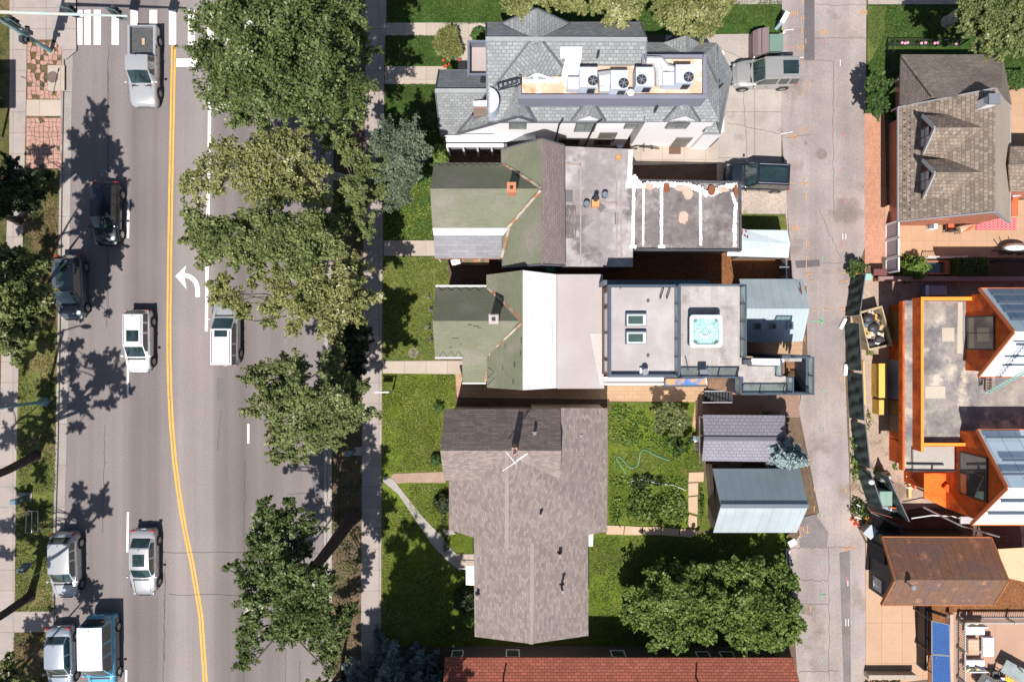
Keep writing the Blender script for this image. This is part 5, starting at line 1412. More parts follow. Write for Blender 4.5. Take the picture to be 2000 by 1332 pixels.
def spruce(name, label, base, h, r, lm, n=9000, seed=1, size=.14, z0=.5, group=None):
 g = np.random.default_rng(seed)
 b = P(base[0], base[1], 0)
 t = thing(name, label, 'tree', (b.x, b.y, 0), 0, group)
 mb = MB(); mb.tube([b, b + Vector((0, 0, h * .95))], [.22 * h / 9, .03], 8)
 P_, N_ = [], []
 nb = int(16 * h / 2 * 1.4)
 per = max(20, n // nb)
 for i in range(nb):
  f = (i + .5) / nb
  z = z0 + (h - z0) * f
  ln = r * (1 - f) ** .85 * g.uniform(.8, 1.12) + .12
  a = i * 2.39996 + g.uniform(-.25, .25)
  d = np.array([math.cos(a), math.sin(a), -.18 + .25 * f])
  s = np.array([b.x, b.y, z])
  e = s + d * ln
  mb.tube([Vector(s), Vector(e)], [.035, .01], 4, cap=False)
  m_ = max(8, int(per * (ln / r + .15) * 1.5))
  tt = g.uniform(.12, 1, m_)
  side = np.array([-d[1], d[0], 0])
  wd = (1 - tt) * .38 * ln + .05
  lat = g.uniform(-1, 1, m_) * wd
  pos = s + np.outer(tt, d * ln) + np.outer(lat, side) + g.normal(size=(m_, 3)) * np.array([.05, .05, .07])
  pos[:, 2] += .12 * np.abs(lat) - .10 * tt * tt * ln * .3
  P_.append(pos); N_.append(g.normal(size=(m_, 3)) * .6 + np.array([0, 0, .9]))
 mb.build('trunk', barkd, t)
 leaf_mesh('crown', np.concatenate(P_), np.concatenate(N_), size, lm, t, aspect=2.6, seed=seed)
 return t
def bush(name, label, px, py, r, h, lm, n=900, size=.10, seed=1, cat='shrub', group=None, squash=1.0, round_=True):
 """rounded shrub: stems and a leafy shell; r in metres"""
 g = np.random.default_rng(seed)
 b = P(px, py, 0)
 t = thing(name, label, cat, (b.x, b.y, G), 0, group)
 mb = MB()
 for i in range(5):
  a = g.uniform(0, 6.28)
  mb.tube([b + Vector((0, 0, .1)), b + Vector((math.cos(a) * r * .5, math.sin(a) * r * .5 * squash, h * .75))], [.03, .01], 5)
 mb.build('stem', bark, t)
 d = g.normal(size=(n, 3)); d[:, 2] = np.abs(d[:, 2]); d /= np.linalg.norm(d, axis=1, keepdims=True)
 k_ = g.uniform(.45, 1, n)[:, None] ** .5
 lump = 1 + .18 * np.sin(d[:, :1] * 5 + seed) * np.cos(d[:, 1:2] * 6)
 pos = np.array([b.x, b.y, G]) + d * k_ * lump * np.array([r, r * squash, h])
 leaf_mesh('foliage', pos, d + g.normal(size=(n, 3)) * .5 + np.array([0, 0, .3]), size, lm, t, seed=seed)
 return t
def hedge(name, label, x0, x1, y0, y1, h, lm, n=2500, size=.09, seed=1, group=None):
 g = np.random.default_rng(seed)
 a, b = P(x0, y1, h), P(x1, y0, h)
 t = thing(name, label, 'hedge', ((a.x + b.x) / 2, (a.y + b.y) / 2, G), 0, group)
 mb = MB()
 for i in range(6):
  x = a.x + (b.x - a.x) * (i + .5) / 6
  mb.tube([(x, (a.y + b.y) / 2, .1), (x, (a.y + b.y) / 2, h * .8)], [.03, .01], 5)
 mb.build('stem', bark, t)
 u = g.uniform(size=(n, 3))
 top = g.uniform(size=n) < .6
 pos = np.empty((n, 3)); pos[:, 0] = a.x + (b.x - a.x) * u[:, 0]; pos[:, 1] = a.y + (b.y - a.y) * u[:, 1]
 pos[:, 2] = np.where(top, h - .02 + g.normal(size=n) * .05, G + (h - G) * u[:, 2])
 ed = ~top
 fx = g.uniform(size=n) < .5
 pos[:, 0] = np.where(ed & fx, np.where(u[:, 0] < .5, a.x, b.x) + g.normal(size=n) * .04, pos[:, 0])
 pos[:, 1] = np.where(ed & ~fx, np.where(u[:, 1] < .5, a.y, b.y) + g.normal(size=n) * .04, pos[:, 1])
 leaf_mesh('foliage', pos, g.normal(size=(n, 3)) * .7 + np.array([0, 0, .8]), size, lm, t, seed=seed)
 return t
def cover(name, label, regions, h, lm, dens=60, size=.1, seed=1, up=.4):
 """uncountable ground cover"""
 g = np.random.default_rng(seed)
 P_ = []
 for x, y, rx, ry in regions:
  n = int(dens * math.pi * rx * ry / 729)
  a = g.uniform(0, 6.283, n); k_ = np.sqrt(g.uniform(0, 1, n))
  k_ *= 1 + .22 * np.sin(a * 5 + x)
  xx = x + rx * k_ * np.cos(a); yy = y + ry * k_ * np.sin(a)
  P_.append(np.stack([(xx - 1000) / 27, (666 - yy) / 27, G + .02 + h * g.uniform(0, 1, n) * (1.1 - k_ ** 2 * .8)], 1))
 pos = np.concatenate(P_)
 o = leaf_mesh(name, pos, g.normal(size=pos.shape) + np.array([0, 0, up]), size, lm, seed=seed)
 o['kind'] = 'stuff'; o['label'] = label; o['category'] = 'plants'
 return o
ST = 'street trees along the main road'
tree('street_tree', 'big dense green street tree hiding the crosswalk at the top', (676, 228),
  [(412, 30, 10, 42), (400, 105, 10, 38), (410, 160, 9.5, 38), (465, 60, 12, 52), (475, 140, 12, 54), (432, 200, 9, 28), (525, 105, 13, 58), (540, 25, 12, 55), (560, 180, 11, 54), (498, 205, 9, 40), (462, 228, 8, 26),
  (600, 55, 12, 56), (610, 135, 12, 58), (655, 25, 11, 48), (662, 95, 11, 50), (682, 170, 10, 40), (640, 205, 9, 40), (695, 60, 9, 30), (718, 103, 8, 17), (738, 100, 7.6, 8), (515, 232, 7, 24), (612, 238, 8, 26), (480, -10, 11, 50), (600, -25, 11, 60), (695, 215, 8, 28), (650, 262, 5, 24)],
  LF_green, n=40000, size=.165, seed=11, trunk=.38, group=ST, twigs=12, spread=.22)
tree('street_tree', 'sparse yellow-green tree with pale branches reaching over the turn lane', (682, 352),
  [(378, 365, 8.5, 26), (362, 345, 8, 15), (398, 325, 8.2, 20), (440, 288, 9, 30), (468, 325, 9, 34), (425, 350, 9, 28), (520, 290, 9, 34), (560, 315, 9, 38), (500, 365, 9, 38), (555, 375, 9, 38), (605, 335, 8, 32), (585, 275, 9, 26), (620, 380, 8, 28), (388, 395, 8.5, 14), (545, 262, 9, 20)],
  LF_sparse, barkl, twr=.03, n=19000, size=.15, seed=12, trunk=.30, group=ST, twigs=9, spread=.22)
tree('street_tree', 'broad street tree with a pointed limb over the left edge of the turn lane', (684, 470),
  [(372, 418, 9, 22), (400, 438, 9, 28), (440, 450, 9.5, 34), (360, 470, 8.5, 10), (388, 474, 8.5, 20), (420, 488, 9, 24), (470, 475, 10, 36), (520, 425, 10, 36), (540, 470, 11, 46), (600, 455, 11, 46), (580, 510, 10, 40), (640, 480, 9.5, 40), (500, 510, 9, 28), (400, 508, 7.5, 16), (388, 520, 7.5, 8), (650, 440, 9, 30)],
  LF_mid, n=25000, size=.16, seed=13, trunk=.32, group=ST, twigs=10, spread=.22)
tree('street_tree', 'street tree over the silver wagon ending in pale twigs above the kerb', (686, 585),
  [(428, 560, 7, 24), (455, 590, 7, 28), (420, 585, 7, 15), (472, 612, 7, 20), (555, 560, 9, 36), (610, 545, 9, 42), (660, 560, 9, 42), (590, 600, 9, 38), (640, 615, 9, 38), (530, 600, 8, 24), (525, 630, 8, 14), (685, 520, 8, 34), (575, 640, 8, 18), (690, 600, 8, 32), (722, 575, 7, 18), (740, 578, 7, 9), (655, 650, 7, 16), (500, 545, 8, 16)],
  LF_sparse, barkd, twr=.018, n=24000, size=.155, seed=14, trunk=.30, group=ST, twigs=10, spread=.19)
tree('street_tree', 'small yellow-green tree between the sparse street tree and the walk', (702, 372),
  [(665, 282, 8, 22), (685, 300, 8.5, 28), (705, 330, 8, 28), (690, 365, 8, 30), (672, 400, 7, 26), (700, 420, 7.5, 28), (715, 450, 7, 22), (745, 320, 7, 18), (735, 370, 6, 22), (672, 262, 7, 14)],
  LF_mid, n=14500, size=.15, seed=15, trunk=.22, group=ST, twigs=9)
tree('street_tree', 'dark leafy tree rising from the planting strip below the long crown', (690, 700),
  [(680, 660, 5, 22), (692, 690, 5.5, 26), (690, 725, 5.5, 26), (705, 640, 5, 16), (672, 640, 5, 14), (700, 755, 6, 18)],
  LF_dark, n=7500, size=.15, seed=16, trunk=.18, group=ST)
tree('street_tree', 'round loose street tree with its right tip touching the walk by the sign post', (684, 788),
  [(498, 728, 9, 22), (485, 742, 9, 12), (540, 725, 9, 26), (585, 708, 9, 24), (520, 765, 9.5, 26), (490, 800, 9, 16), (475, 805, 9, 8), (545, 800, 10, 38), (588, 760, 11, 38), (598, 820, 10, 42), (545, 855, 8, 30), (540, 890, 7.5, 20), (575, 890, 7.5, 20), (640, 775, 11, 42), (640, 830, 10, 38), (610, 870, 8, 22), (682, 765, 10, 36), (690, 808, 9, 32), (655, 862, 8, 20), (722, 808, 8, 14), (742, 812, 8, 7), (640, 715, 9, 26), (660, 690, 8, 18)],
  LF_mid, barkl, twr=.02, n=28000, size=.155, seed=17, trunk=.30, group=ST, twigs=10, spread=.19)
tree('street_tree', 'leaning street tree with its thick bare trunk showing at the bottom', (690, 1008),
  [(520, 1005, 9, 26), (565, 1000, 9, 22), (545, 1035, 9.5, 32), (600, 1030, 9, 26), (500, 1065, 9.5, 28), (460, 1103, 8, 12), (440, 1110, 8, 7), (540, 1090, 10, 38), (490, 1125, 9.5, 30), (560, 1135, 11, 44), (620, 1155, 10, 36), (500, 1170, 10, 36), (565, 1195, 10, 42), (635, 1205, 9, 36), (672, 1195, 8, 24), (490, 1230, 9, 30), (545, 1235, 9, 32), (480, 1280, 8, 24), (462, 1300, 8, 8), (610, 1235, 9, 32), (650, 1240, 8, 26), (640, 1280, 7, 24), (645, 1308, 7, 12), (590, 1070, 9, 26)],
  LF_green, barkd, n=32000, size=.16, seed=18, trunk=.42, fork=(612, 1112, 7.4), group=ST, twigs=10, spread=.19)
tree('street_tree', 'tree whose bare twigs enter at the bottom edge beside the kerb', (668, 1318), [(605, 1345, 7, 18), (625, 1340, 7, 16), (588, 1355, 7, 14)], LF_mid, n=1800, size=.14, seed=19, trunk=.15, group=ST)
tree('olive_tree', 'silvery blue-green tree beside the porch of the white house', (806, 352),
  [(760, 262, 7.5, 26), (805, 262, 8, 26), (738, 285, 7.5, 24), (790, 300, 8, 32), (825, 290, 7, 20), (752, 325, 7, 28), (800, 340, 7, 26), (775, 372, 6, 24), (742, 355, 6, 18), (790, 385, 5.5, 16), (765, 400, 5.5, 14)],
  LF_blue, n=17000, size=.12, seed=21, trunk=.2, twigs=11, spread=.22)
NY = 'trees behind the white house'
tree('yard_tree', 'pale green tree overhanging the pointed roof of the white house', (1040, 60), [(995, 5, 7.8, 22), (1018, 22, 8, 18), (1040, -18, 8.5, 34), (1085, -5, 8, 30), (1118, 8, 8, 22), (1140, -20, 8, 28), (1135, 20, 7.6, 12)], LF_sparse, n=9500, size=.14, seed=22, trunk=.2, group=NY)
tree('yard_tree', 'pale green tree between the two other crowns behind the white house', (1180, 78), [(1178, 0, 7.5, 24), (1210, 15, 8, 28), (1238, 25, 7.6, 20), (1218, 45, 7.5, 12), (1190, 35, 7.5, 14), (1240, -15, 8, 26), (1165, 20, 7, 12)], LF_sparse, n=7500, size=.14, seed=23, trunk=.2, group=NY)
tree('yard_tree', 'wide pale green tree over the lawn near the driveway', (1310, 85), [(1300, 0, 8, 28), (1330, 25, 8.5, 34), (1375, 5, 8, 32), (1395, 30, 8, 26), (1370, 58, 7.2, 20), (1340, 60, 7, 16), (1312, 48, 7, 18), (1410, -15, 8, 24), (1290, 30, 7.5, 14), (1425, 8, 7.5, 12)], LF_sparse, n=13000, size=.14, seed=24, trunk=.24, group=NY)
GT = 'maples in the back garden'
tree('maple_tree', 'dense green maple nearer to the brown shingle house', (1283, 1160),
  [(1250, 1172, 2.2, 28), (1285, 1122, 3.0, 26), (1330, 1122, 3.0, 28), (1375, 1122, 2.5, 26), (1240, 1174, 3.0, 26), (1290, 1169, 3.7, 38), (1345, 1174, 4.0, 40), (1250, 1209, 3.0, 30), (1305, 1219, 3.3, 36), (1365, 1222, 3.3, 34), (1285, 1252, 2.5, 20), (1330, 1256, 2.5, 20), (1395, 1164, 3.3, 30), (1398, 1209, 3.0, 22), (1235, 1172, 2.5, 16)],
  LF_maple, n=26000, size=.19, seed=25, trunk=.25, group=GT, twigs=12, spread=.22)
tree('maple_tree', 'dense green maple reaching out over the alley', (1456, 1160),
  [(1425, 1122, 3.0, 28), (1468, 1122, 3.3, 28), (1515, 1122, 2.5, 28), (1545, 1137, 2.2, 20), (1445, 1179, 3.7, 36), (1500, 1179, 3.7, 38), (1545, 1189, 2.5, 26), (1440, 1219, 3.3, 32), (1490, 1229, 3.3, 36), (1535, 1234, 2.5, 28), (1450, 1256, 2.5, 18), (1510, 1262, 2.5, 16), (1562, 1219, 2.2, 16), (1470, 1256, 2.5, 18)],
  LF_maple, n=26000, size=.19, seed=26, trunk=.25, group=GT, twigs=12, spread=.22)
tree('yard_tree', 'spreading tree in the top right corner with a leaning pale trunk', (1847, 46),
  [(1900, 60, 7, 22), (1930, 35, 8, 30), (1965, 60, 8, 32), (1930, 88, 7, 22), (1960, 108, 7, 14), (1995, 30, 8, 34), (1990, 85, 7.5, 26), (1895, 10, 8, 26), (1950, -10, 8, 34), (1905, 95, 6.5, 10), (2030, 40, 8, 40)],
  LF_mid, barkl, n=15000, size=.15, seed=27, trunk=.36, fork=(1893, 8, 3.2), twigs=10)
WT = 'trees west of the walk'
tree('roadside_tree', 'dark leafy tree over the west walk opposite the black hatchback', (38, 432),
  [(20, 335, 7, 26), (58, 350, 7, 22), (30, 378, 7.4, 32), (78, 385, 6, 14), (-20, 365, 8, 40), ('s', 196, 215, 12, 22), ('s', 188, 250, 12, 26), ('s', 160, 285, 11, 26), ('s', 210, 305, 11.5, 26), ('s', 175, 330, 11, 28), ('s', 235, 330, 11.5, 15), ('s', 150, 320, 10.5, 22), ('s', 70, 380, 8, 20), ('s', 95, 350, 9, 20), ('s', 80, 300, 9, 22), ('s', 60, 345, 9, 20), (5, 400, 7, 26), (60, 405, 6, 18), (90, 345, 6, 12)],
  LF_dark, barkd, n=21000, size=.17, seed=31, trunk=.26, group=WT)
tree('roadside_tree', 'green leafy tree over the west walk beside the dark grey car', (34, 640),
  [(15, 520, 7, 30), (50, 535, 7, 26), (30, 570, 7.5, 34), (72, 590, 6.5, 22), (20, 620, 7, 32), (60, 625, 6, 22), (15, 680, 6, 26), (45, 665, 5.5, 16), ('s', 165, 385, 11, 24), ('s', 230, 370, 12, 24), ('s', 175, 440, 11, 28), ('s', 215, 420, 11.5, 24), ('s', 225, 480, 11.5, 17), ('s', 200, 545, 11, 18), ('s', 190, 585, 11, 16), ('s', 210, 610, 11, 8), ('s', 250, 400, 12, 13), ('s', 60, 440, 9, 22), ('s', 95, 470, 9, 20), ('s', 85, 520, 9, 22), ('s', 60, 580, 9, 20), ('s', 100, 610, 9, 18), ('s', 90, 665, 9, 22), ('s', 55, 700, 9, 18), (10, 490, 7, 24), (75, 560, 6.5, 24), (40, 600, 7, 32), (88, 520, 6.5, 14), (85, 600, 6.5, 16), (60, 650, 6, 22), (20, 560, 7, 30), (45, 500, 7, 22), (8, 650, 7, 24), (30, 700, 5.5, 14)],
  LF_mid, barkd, n=36000, size=.17, seed=32, trunk=.28, group=WT)
tree('roadside_tree', 'bare trunk leaving the left edge above the pay station, shading the road', (72, 890),
  [('s', 140, 675, 11, 18), ('s', 205, 700, 12, 22), ('s', 225, 735, 12, 26), ('s', 245, 760, 12, 16), ('s', 195, 745, 11.5, 22), ('s', 150, 760, 11.5, 14), ('s', 160, 795, 11.5, 22), ('s', 215, 785, 12, 16), ('s', 148, 830, 11.5, 16), ('s', 132, 720, 11, 18), ('s', 105, 790, 11, 18), ('s', 70, 830, 11, 20), ('s', 90, 750, 11, 20), ('s', 60, 880, 11, 20), ('s', 80, 920, 11, 18), ('s', 20, 850, 11, 22), ('s', 15, 780, 11, 20), ('s', 100, 850, 11, 16), ('s', 175, 700, 12, 14)],
  LF_mid, barkd, n=15000, size=.18, seed=33, trunk=.30, group=WT, zfork=.5)
tree('roadside_tree', 'bare trunk leaving the left edge beside the parked silver hatchback', (62, 1163),
  [('s', 155, 960, 12, 20), ('s', 190, 975, 12, 22), ('s', 150, 1000, 11.5, 22), ('s', 205, 1000, 12, 16), ('s', 170, 1025, 11.5, 12), ('s', 70, 1010, 11, 18), ('s', 90, 1060, 11, 20), ('s', 55, 1040, 11, 18), ('s', 120, 1060, 11, 12), ('s', 50, 960, 11, 18), ('s', 85, 990, 11, 16), ('s', 15, 1020, 11, 18), ('s', 15, 1080, 11, 16)],
  LF_mid, barkd, n=11000, size=.18, seed=34, trunk=.28, group=WT, zfork=.5)
tree('roadside_tree', 'grey-green tree in the bottom left corner', (20, 1345), [(20, 1300, 6, 20), (35, 1325, 6, 22), (5, 1330, 6.5, 26), (60, 1332, 5, 12), (10, 1360, 7, 30), ('s', 80, 1215, 10, 18), ('s', 95, 1300, 9, 24), ('s', 115, 1190, 11, 14), ('s', 60, 1215, 10, 12), ('s', 70, 1260, 10, 22), ('s', 90, 1320, 9, 20), ('s', 60, 1330, 9, 20)], LF_mid, barkd, n=9500, size=.16, seed=35, trunk=.2, group=WT)
spruce('blue_spruce', 'large dark blue spruce at the bottom edge beside the east walk', (775, 1362), 19, 5.3, LF_spr, n=70000, seed=41, size=.16)
tree('yard_tree', 'tall tree just below the bottom edge shading the front lawn', (845, 1470), [('s', 790, 1090, 15, 34), ('s', 850, 1060, 16, 30), ('s', 830, 1120, 15, 36), ('s', 890, 1110, 15, 28), ('s', 780, 1150, 14, 34), ('s', 840, 1180, 14, 36), ('s', 900, 1170, 14, 28), ('s', 770, 1200, 13, 28), ('s', 860, 1220, 13, 30), ('s', 800, 1030, 16, 20), ('s', 770, 1060, 16, 18), ('s', 905, 1225, 13, 22)], LF_mid, n=9000, size=.26, seed=45, trunk=.35, group='trees behind the red roof')
spruce('blue_spruce', 'small silver-blue spruce leaning over the two alley sheds', (1502, 872), 6.2, 1.45, LF_sprl, n=8000, seed=42, size=.10)
# shrubs and garden plants
tree('berry_bush', 'tall green bush with orange berries at the end of the brick path', (1706, 190), [(1708, 152, 2.8, 14), (1728, 160, 2.8, 14), (1702, 175, 3, 14), (1722, 178, 3, 13), (1712, 192, 3, 14), (1703, 208, 2.8, 13), (1722, 208, 2.8, 13), (1715, 222, 2.5, 10)], LF_hedge, n=4200, size=.13, seed=51, trunk=.06, cat='bush', part='foliage')
tree('garden_bush', 'large green bush at the corner of the garden by the courtyard', (1302, 812), [(1285, 805, 2.4, 15), (1308, 795, 2.6, 16), (1330, 812, 2.4, 16), (1292, 832, 2.4, 16), (1322, 838, 2.2, 16), (1345, 822, 1.8, 8)], LF_mid, n=5500, size=.11, seed=52, trunk=.07, cat='bush', part='foliage')
tree('garden_bush', 'loose weedy bush beside the grey-violet shed', (1322, 868), [(1310, 862, 1.4, 12), (1330, 872, 1.4, 13), (1345, 862, 1.2, 10), (1322, 885, 1.2, 10)], LF_hedge, n=1800, size=.10, seed=53, trunk=.04, cat='bush', part='foliage')
bush('round_shrub', 'round bright green shrub beside the white gate panels', 1773, 526, 1.05, 1.6, LF_bright, n=2600, size=.11, seed=54)
hedge('clipped_hedge', 'clipped dark hedge along the south edge of the tan patio', 1868, 1930, 504, 537, 1.1, LF_hedge, n=3200, seed=55, group='clipped hedges')
hedge('clipped_hedge', 'clipped hedge beside the weathered roof near the top right', 1961, 2010, 138, 166, 1.2, LF_hedge, n=2400, seed=56, group='clipped hedges')
bush('round_shrub', 'small round shrub alone on the bright lawn', 858, 793, .38, .6, LF_hedge, n=500, size=.08, seed=57)
bush('round_shrub', 'dark shrub against the west wall of the brown shingle house', 853, 895, .45, .7, LF_hedge, n=600, size=.08, seed=58)
bush('round_shrub', 'dark shrub under the shade by the entry of the brown shingle house', 909, 1165, .85, 1.3, LF_dark, n=1400, size=.10, seed=59)
bush('round_shrub', 'light green shrub at the lower corner of the brown shingle house', 917, 1203, .5, 1.2, LF_bright, n=900, size=.09, seed=60)
bush('round_shrub', 'leafy shrub in the shade left of the brown shingle house', 868, 978, .8, 1.0, LF_dark, n=1200, size=.10, seed=61)
bush('round_shrub', 'yellow-green shrub beside the white porch under the silvery tree', 861, 305, .75, 1.2, LF_bright, n=1200, size=.10, seed=62)
bush('round_shrub', 'dark green shrub at the street corner of the white house porch', 848, 238, .6, 1.2, LF_hedge, n=900, size=.10, seed=63)
bush('round_shrub', 'small clipped bush behind the balcony of the white house', 936, 72, .62, .9, LF_hedge, n=900, size=.09, seed=64, squash=.8)
g_ = np.random.default_rng(70)
t = thing('ornamental_grass', 'tall yellow-green ornamental grasses with pink plumes by the planter', 'grasses', P(878, 92, G))
pp, nn = [], []
for cx_, cy_ in ((868, 82), (882, 74), (875, 96), (868, 106), (886, 92), (880, 112), (862, 95), (892, 108)):
 c = np.array(P(cx_, cy_, G)); m_ = 420
 a = g_.uniform(0, 6.283, m_); k_ = g_.uniform(.1, 1, m_)
 pos = c + np.stack([np.cos(a) * k_ * .5, np.sin(a) * k_ * .5, 1.2 * np.sqrt(k_) * (1.3 - .6 * k_)], 1)
 pp.append(pos); nn.append(g_.normal(size=(m_, 3)) + np.array([0, 0, .6]))
leaf_mesh('foliage', np.concatenate(pp), np.concatenate(nn), .10, LF_grassy, t, aspect=4.0, seed=71)
MB().tube([P(872, 90, .1), P(873, 89, .9)], .03, 5).build('stem', bark, t)
def flowers(name, label, pts, col, mname, r=.09, z=.5):
 mb = MB()
 st = MB()
 for x, y in pts:
  c = P(x, y, z)
  for k_ in range(5):
   a = k_ * 1.257; mb.ell((c.x + r * .7 * math.cos(a), c.y + r * .7 * math.sin(a), z), (r * .55, r * .55, r * .35), 6, 4)
  st.tube([(c.x, c.y, .1), (c.x, c.y, z)], .012, 4)
 t_ = thing(name, label, 'flowers', P(pts[0][0], pts[0][1], G))
 mb.build('blossom', plain(mname, col), t_); st.build('stem', LF_hedge, t_)
flowers('red_flowers', 'red flowers at the foot of the ornamental grasses', [(866, 118), (871, 128), (868, 131), (878, 126), (896, 108), (897, 117), (880, 104)], (.62, .06, .04), 'red_petal')
flowers('pink_flowers', 'row of pink and white flower pots along the black fence', [(1762, 84), (1768, 85), (1773, 84), (1800, 85), (1808, 84), (1826, 85), (1832, 84), (1868, 86)], (.75, .35, .50), 'pink_petal', z=.9)
flowers('orange_flowers', 'orange marigolds in the pot by the orange cones', [(1692, 1012), (1696, 1016), (1693, 1020), (1700, 1017), (1698, 1010)], (.85, .35, .03), 'orange_petal', z=.6)
flowers('yellow_flowers', 'yellow shrub flowers beside the pale leaning trunk', [(1852, 58), (1857, 54), (1862, 48), (1868, 42), (1855, 62)], (.55, .55, .05), 'yellow_petal', z=.6)
flowers('yellow_bloom', 'bright yellow potted flowers on the terrace at the bottom right', [(1968, 1325), (1974, 1328), (1970, 1333)], (.75, .55, .03), 'bright_yellow_petal', z=.8, r=.16)
cover('vegetable_bed', 'leafy green vegetables in the fenced garden bed', [(1250, 975, 26, 26), (1285, 990, 28, 22), (1262, 1000, 30, 16), (1315, 985, 22, 30), (1240, 995, 20, 16), (1320, 1005, 20, 14)], .7, LF_maple, dens=220, size=.13, seed=72, up=.7)
cover('herb_rows', 'lighter yellow-green herbs at the right of the garden bed', [(1308, 972, 22, 22), (1320, 990, 18, 26), (1288, 985, 12, 14)], .55, LF_bright, dens=150, size=.11, seed=73, up=.7)
cover('long_grass', 'long unmown grass and weeds behind the brown shingle house', [(1225, 815, 42, 26), (1262, 845, 40, 30), (1220, 850, 35, 22), (1300, 870, 36, 16), (1215, 940, 30, 14), (1300, 940, 45, 12), (1205, 990, 14, 30), (1208, 795, 20, 8)], .28, LF_bright, dens=95, size=.10, seed=74, up=.3)
cover('dark_shrubs', 'low dark plants above the vegetable bed', [(1262, 935, 14, 9), (1245, 945, 14, 8), (1285, 940, 12, 8), (1240, 932, 8, 6)], .7, LF_dark, dens=180, size=.12, seed=75)
cover('fence_weeds', 'green weeds along the foot of the construction screen', [(1664, 860, 6, 20), (1666, 900, 8, 24), (1668, 925, 8, 14), (1692, 820, 4, 20), (1745, 905, 6, 12), (1725, 930, 10, 10), (1712, 920, 8, 10), (1695, 690, 8, 6)], .6, LF_bright, dens=120, size=.12, seed=76)
cover('corner_plants', 'weeds between the walk and the dark wall of the rusty barn', [(1670, 990, 16, 18), (1685, 1000, 10, 14)], .8, LF_hedge, dens=170, size=.12, seed=77)
cover('bottom_plants', 'plants at the lower edge of the tan driveway slab', [(1700, 1332, 14, 8), (1725, 1334, 20, 7), (1745, 1330, 10, 6)], .8, LF_hedge, dens=170, size=.12, seed=78)
cover('shade_plants', 'low plants under the street trees in the planting strip', [(690, 1100, 12, 24), (680, 1070, 14, 14), (660, 1020, 8, 18), (696, 1040, 8, 18), (650, 1250, 8, 20)], .35, LF_dark, dens=70, size=.10, seed=79)
cover('shed_weeds', 'weeds at the wall between the courtyard and the grey-violet shed', [(1500, 806, 22, 4), (1380, 830, 4, 10), (1369, 980, 5, 30)], .5, LF_hedge, dens=120, size=.11, seed=80)
cover('gable_ivy', 'green creeper beside the street side of house walls', [(872, 1060, 8, 14), (867, 1012, 6, 18)], .6, LF_dark, dens=150, size=.10, seed=81)
cover('lavender', 'purple lavender clumps along the green shingle wing', [(842, 605, 4, 6), (838, 640, 4, 5), (842, 662, 4, 7), (838, 580, 4, 4)], .5, leafmat('lavender_leaf', (.16, .15, .17), (.38, .33, .42)), dens=200, size=.09, seed=82)
for x, y, la in ((1205, 1000, 'tall'), (1268, 1005, 'second'), (1306, 1000, 'third'), (1340, 1005, 'last')):
 b_ = P(x, y + 18, G)
 tag(MB().tube([b_, b_ + Vector((0, 0, 1.6))], .03, 6).build('garden_stake', blackm), la + ' dark stake at the lower edge of the vegetable bed', 'stake', 'stakes of the garden fence')
# ---- mown grass blades over the lawns and verges: real blades give the turf its grain and soft edges
def turf(name, polys, n, lm, seed, h=.04, size=.05):
 g = np.random.default_rng(seed)
 areas = [abs((x1 - x0) * (y1 - y0)) for x0, x1, y0, y1 in polys]; P_ = []
 for (x0, x1, y0, y1), a in zip(polys, areas):
  k_ = int(n * 1.9 * a / sum(areas))
  xx = g.uniform(x0, x1, k_); yy = g.uniform(y0, y1, k_)
  keep = (np.sin(xx * .11 + seed) + np.sin(yy * .13 + xx * .05) + g.normal(size=k_)) > -.8
  xx, yy = xx[keep], yy[keep]
  P_.append(np.stack([(xx - 1000) / 27, (666 - yy) / 27, np.full(len(xx), G + .035) + g.uniform(0, h, len(xx))], 1))
 pos = np.concatenate(P_)
 o = leaf_mesh(name, pos, g.normal(size=pos.shape) + np.array([0, 0, .9]), size, lm, aspect=2.4, seed=seed)
 o['kind'] = 'stuff'; o['label'] = name.replace('_', ' ') + ' blades'; o['category'] = 'grass'
turf('lawn_grass_north', [(757, 866, 0, 44), (866, 1525, -5, 50), (752, 866, 71, 129), (752, 862, 166, 330), (1697, 1880, 12, 84), (1697, 1726, 84, 140), (1960, 2000, 60, 138)], 22000, leafmat('blade_deep', (.045, .085, .014), (.13, .21, .05)), 101)
turf('lawn_grass_front', [(749, 846, 331, 469), (749, 846, 503, 703), (850, 878, 510, 558), (748, 886, 732, 798), (748, 862, 798, 920), (800, 874, 945, 1030), (748, 920, 1110, 1258), (748, 800, 990, 1110), (1442, 1534, 420, 446)], 26000, leafmat('blade_dry', (.115, .155, .022), (.32, .38, .08), tip=(.46, .43, .18)), 102)
turf('lawn_grass_back', [(1152, 1530, 1048, 1260), (1190, 1370, 880, 1022), (1372, 1536, 1042, 1060)], 16000, leafmat('blade_mid', (.075, .13, .02), (.21, .29, .06), tip=(.32, .33, .11)), 103)
turf('verge_grass', [(54, 118, 332, 500), (48, 112, 500, 700), (40, 112, 700, 960), (33, 108, 980, 1192), (30, 104, 1236, 1332), (649, 706, 300, 1332)], 16000, leafmat('blade_verge', (.065, .085, .02), (.24, .24, .08), tip=(.38, .32, .16)), 104, h=.09)
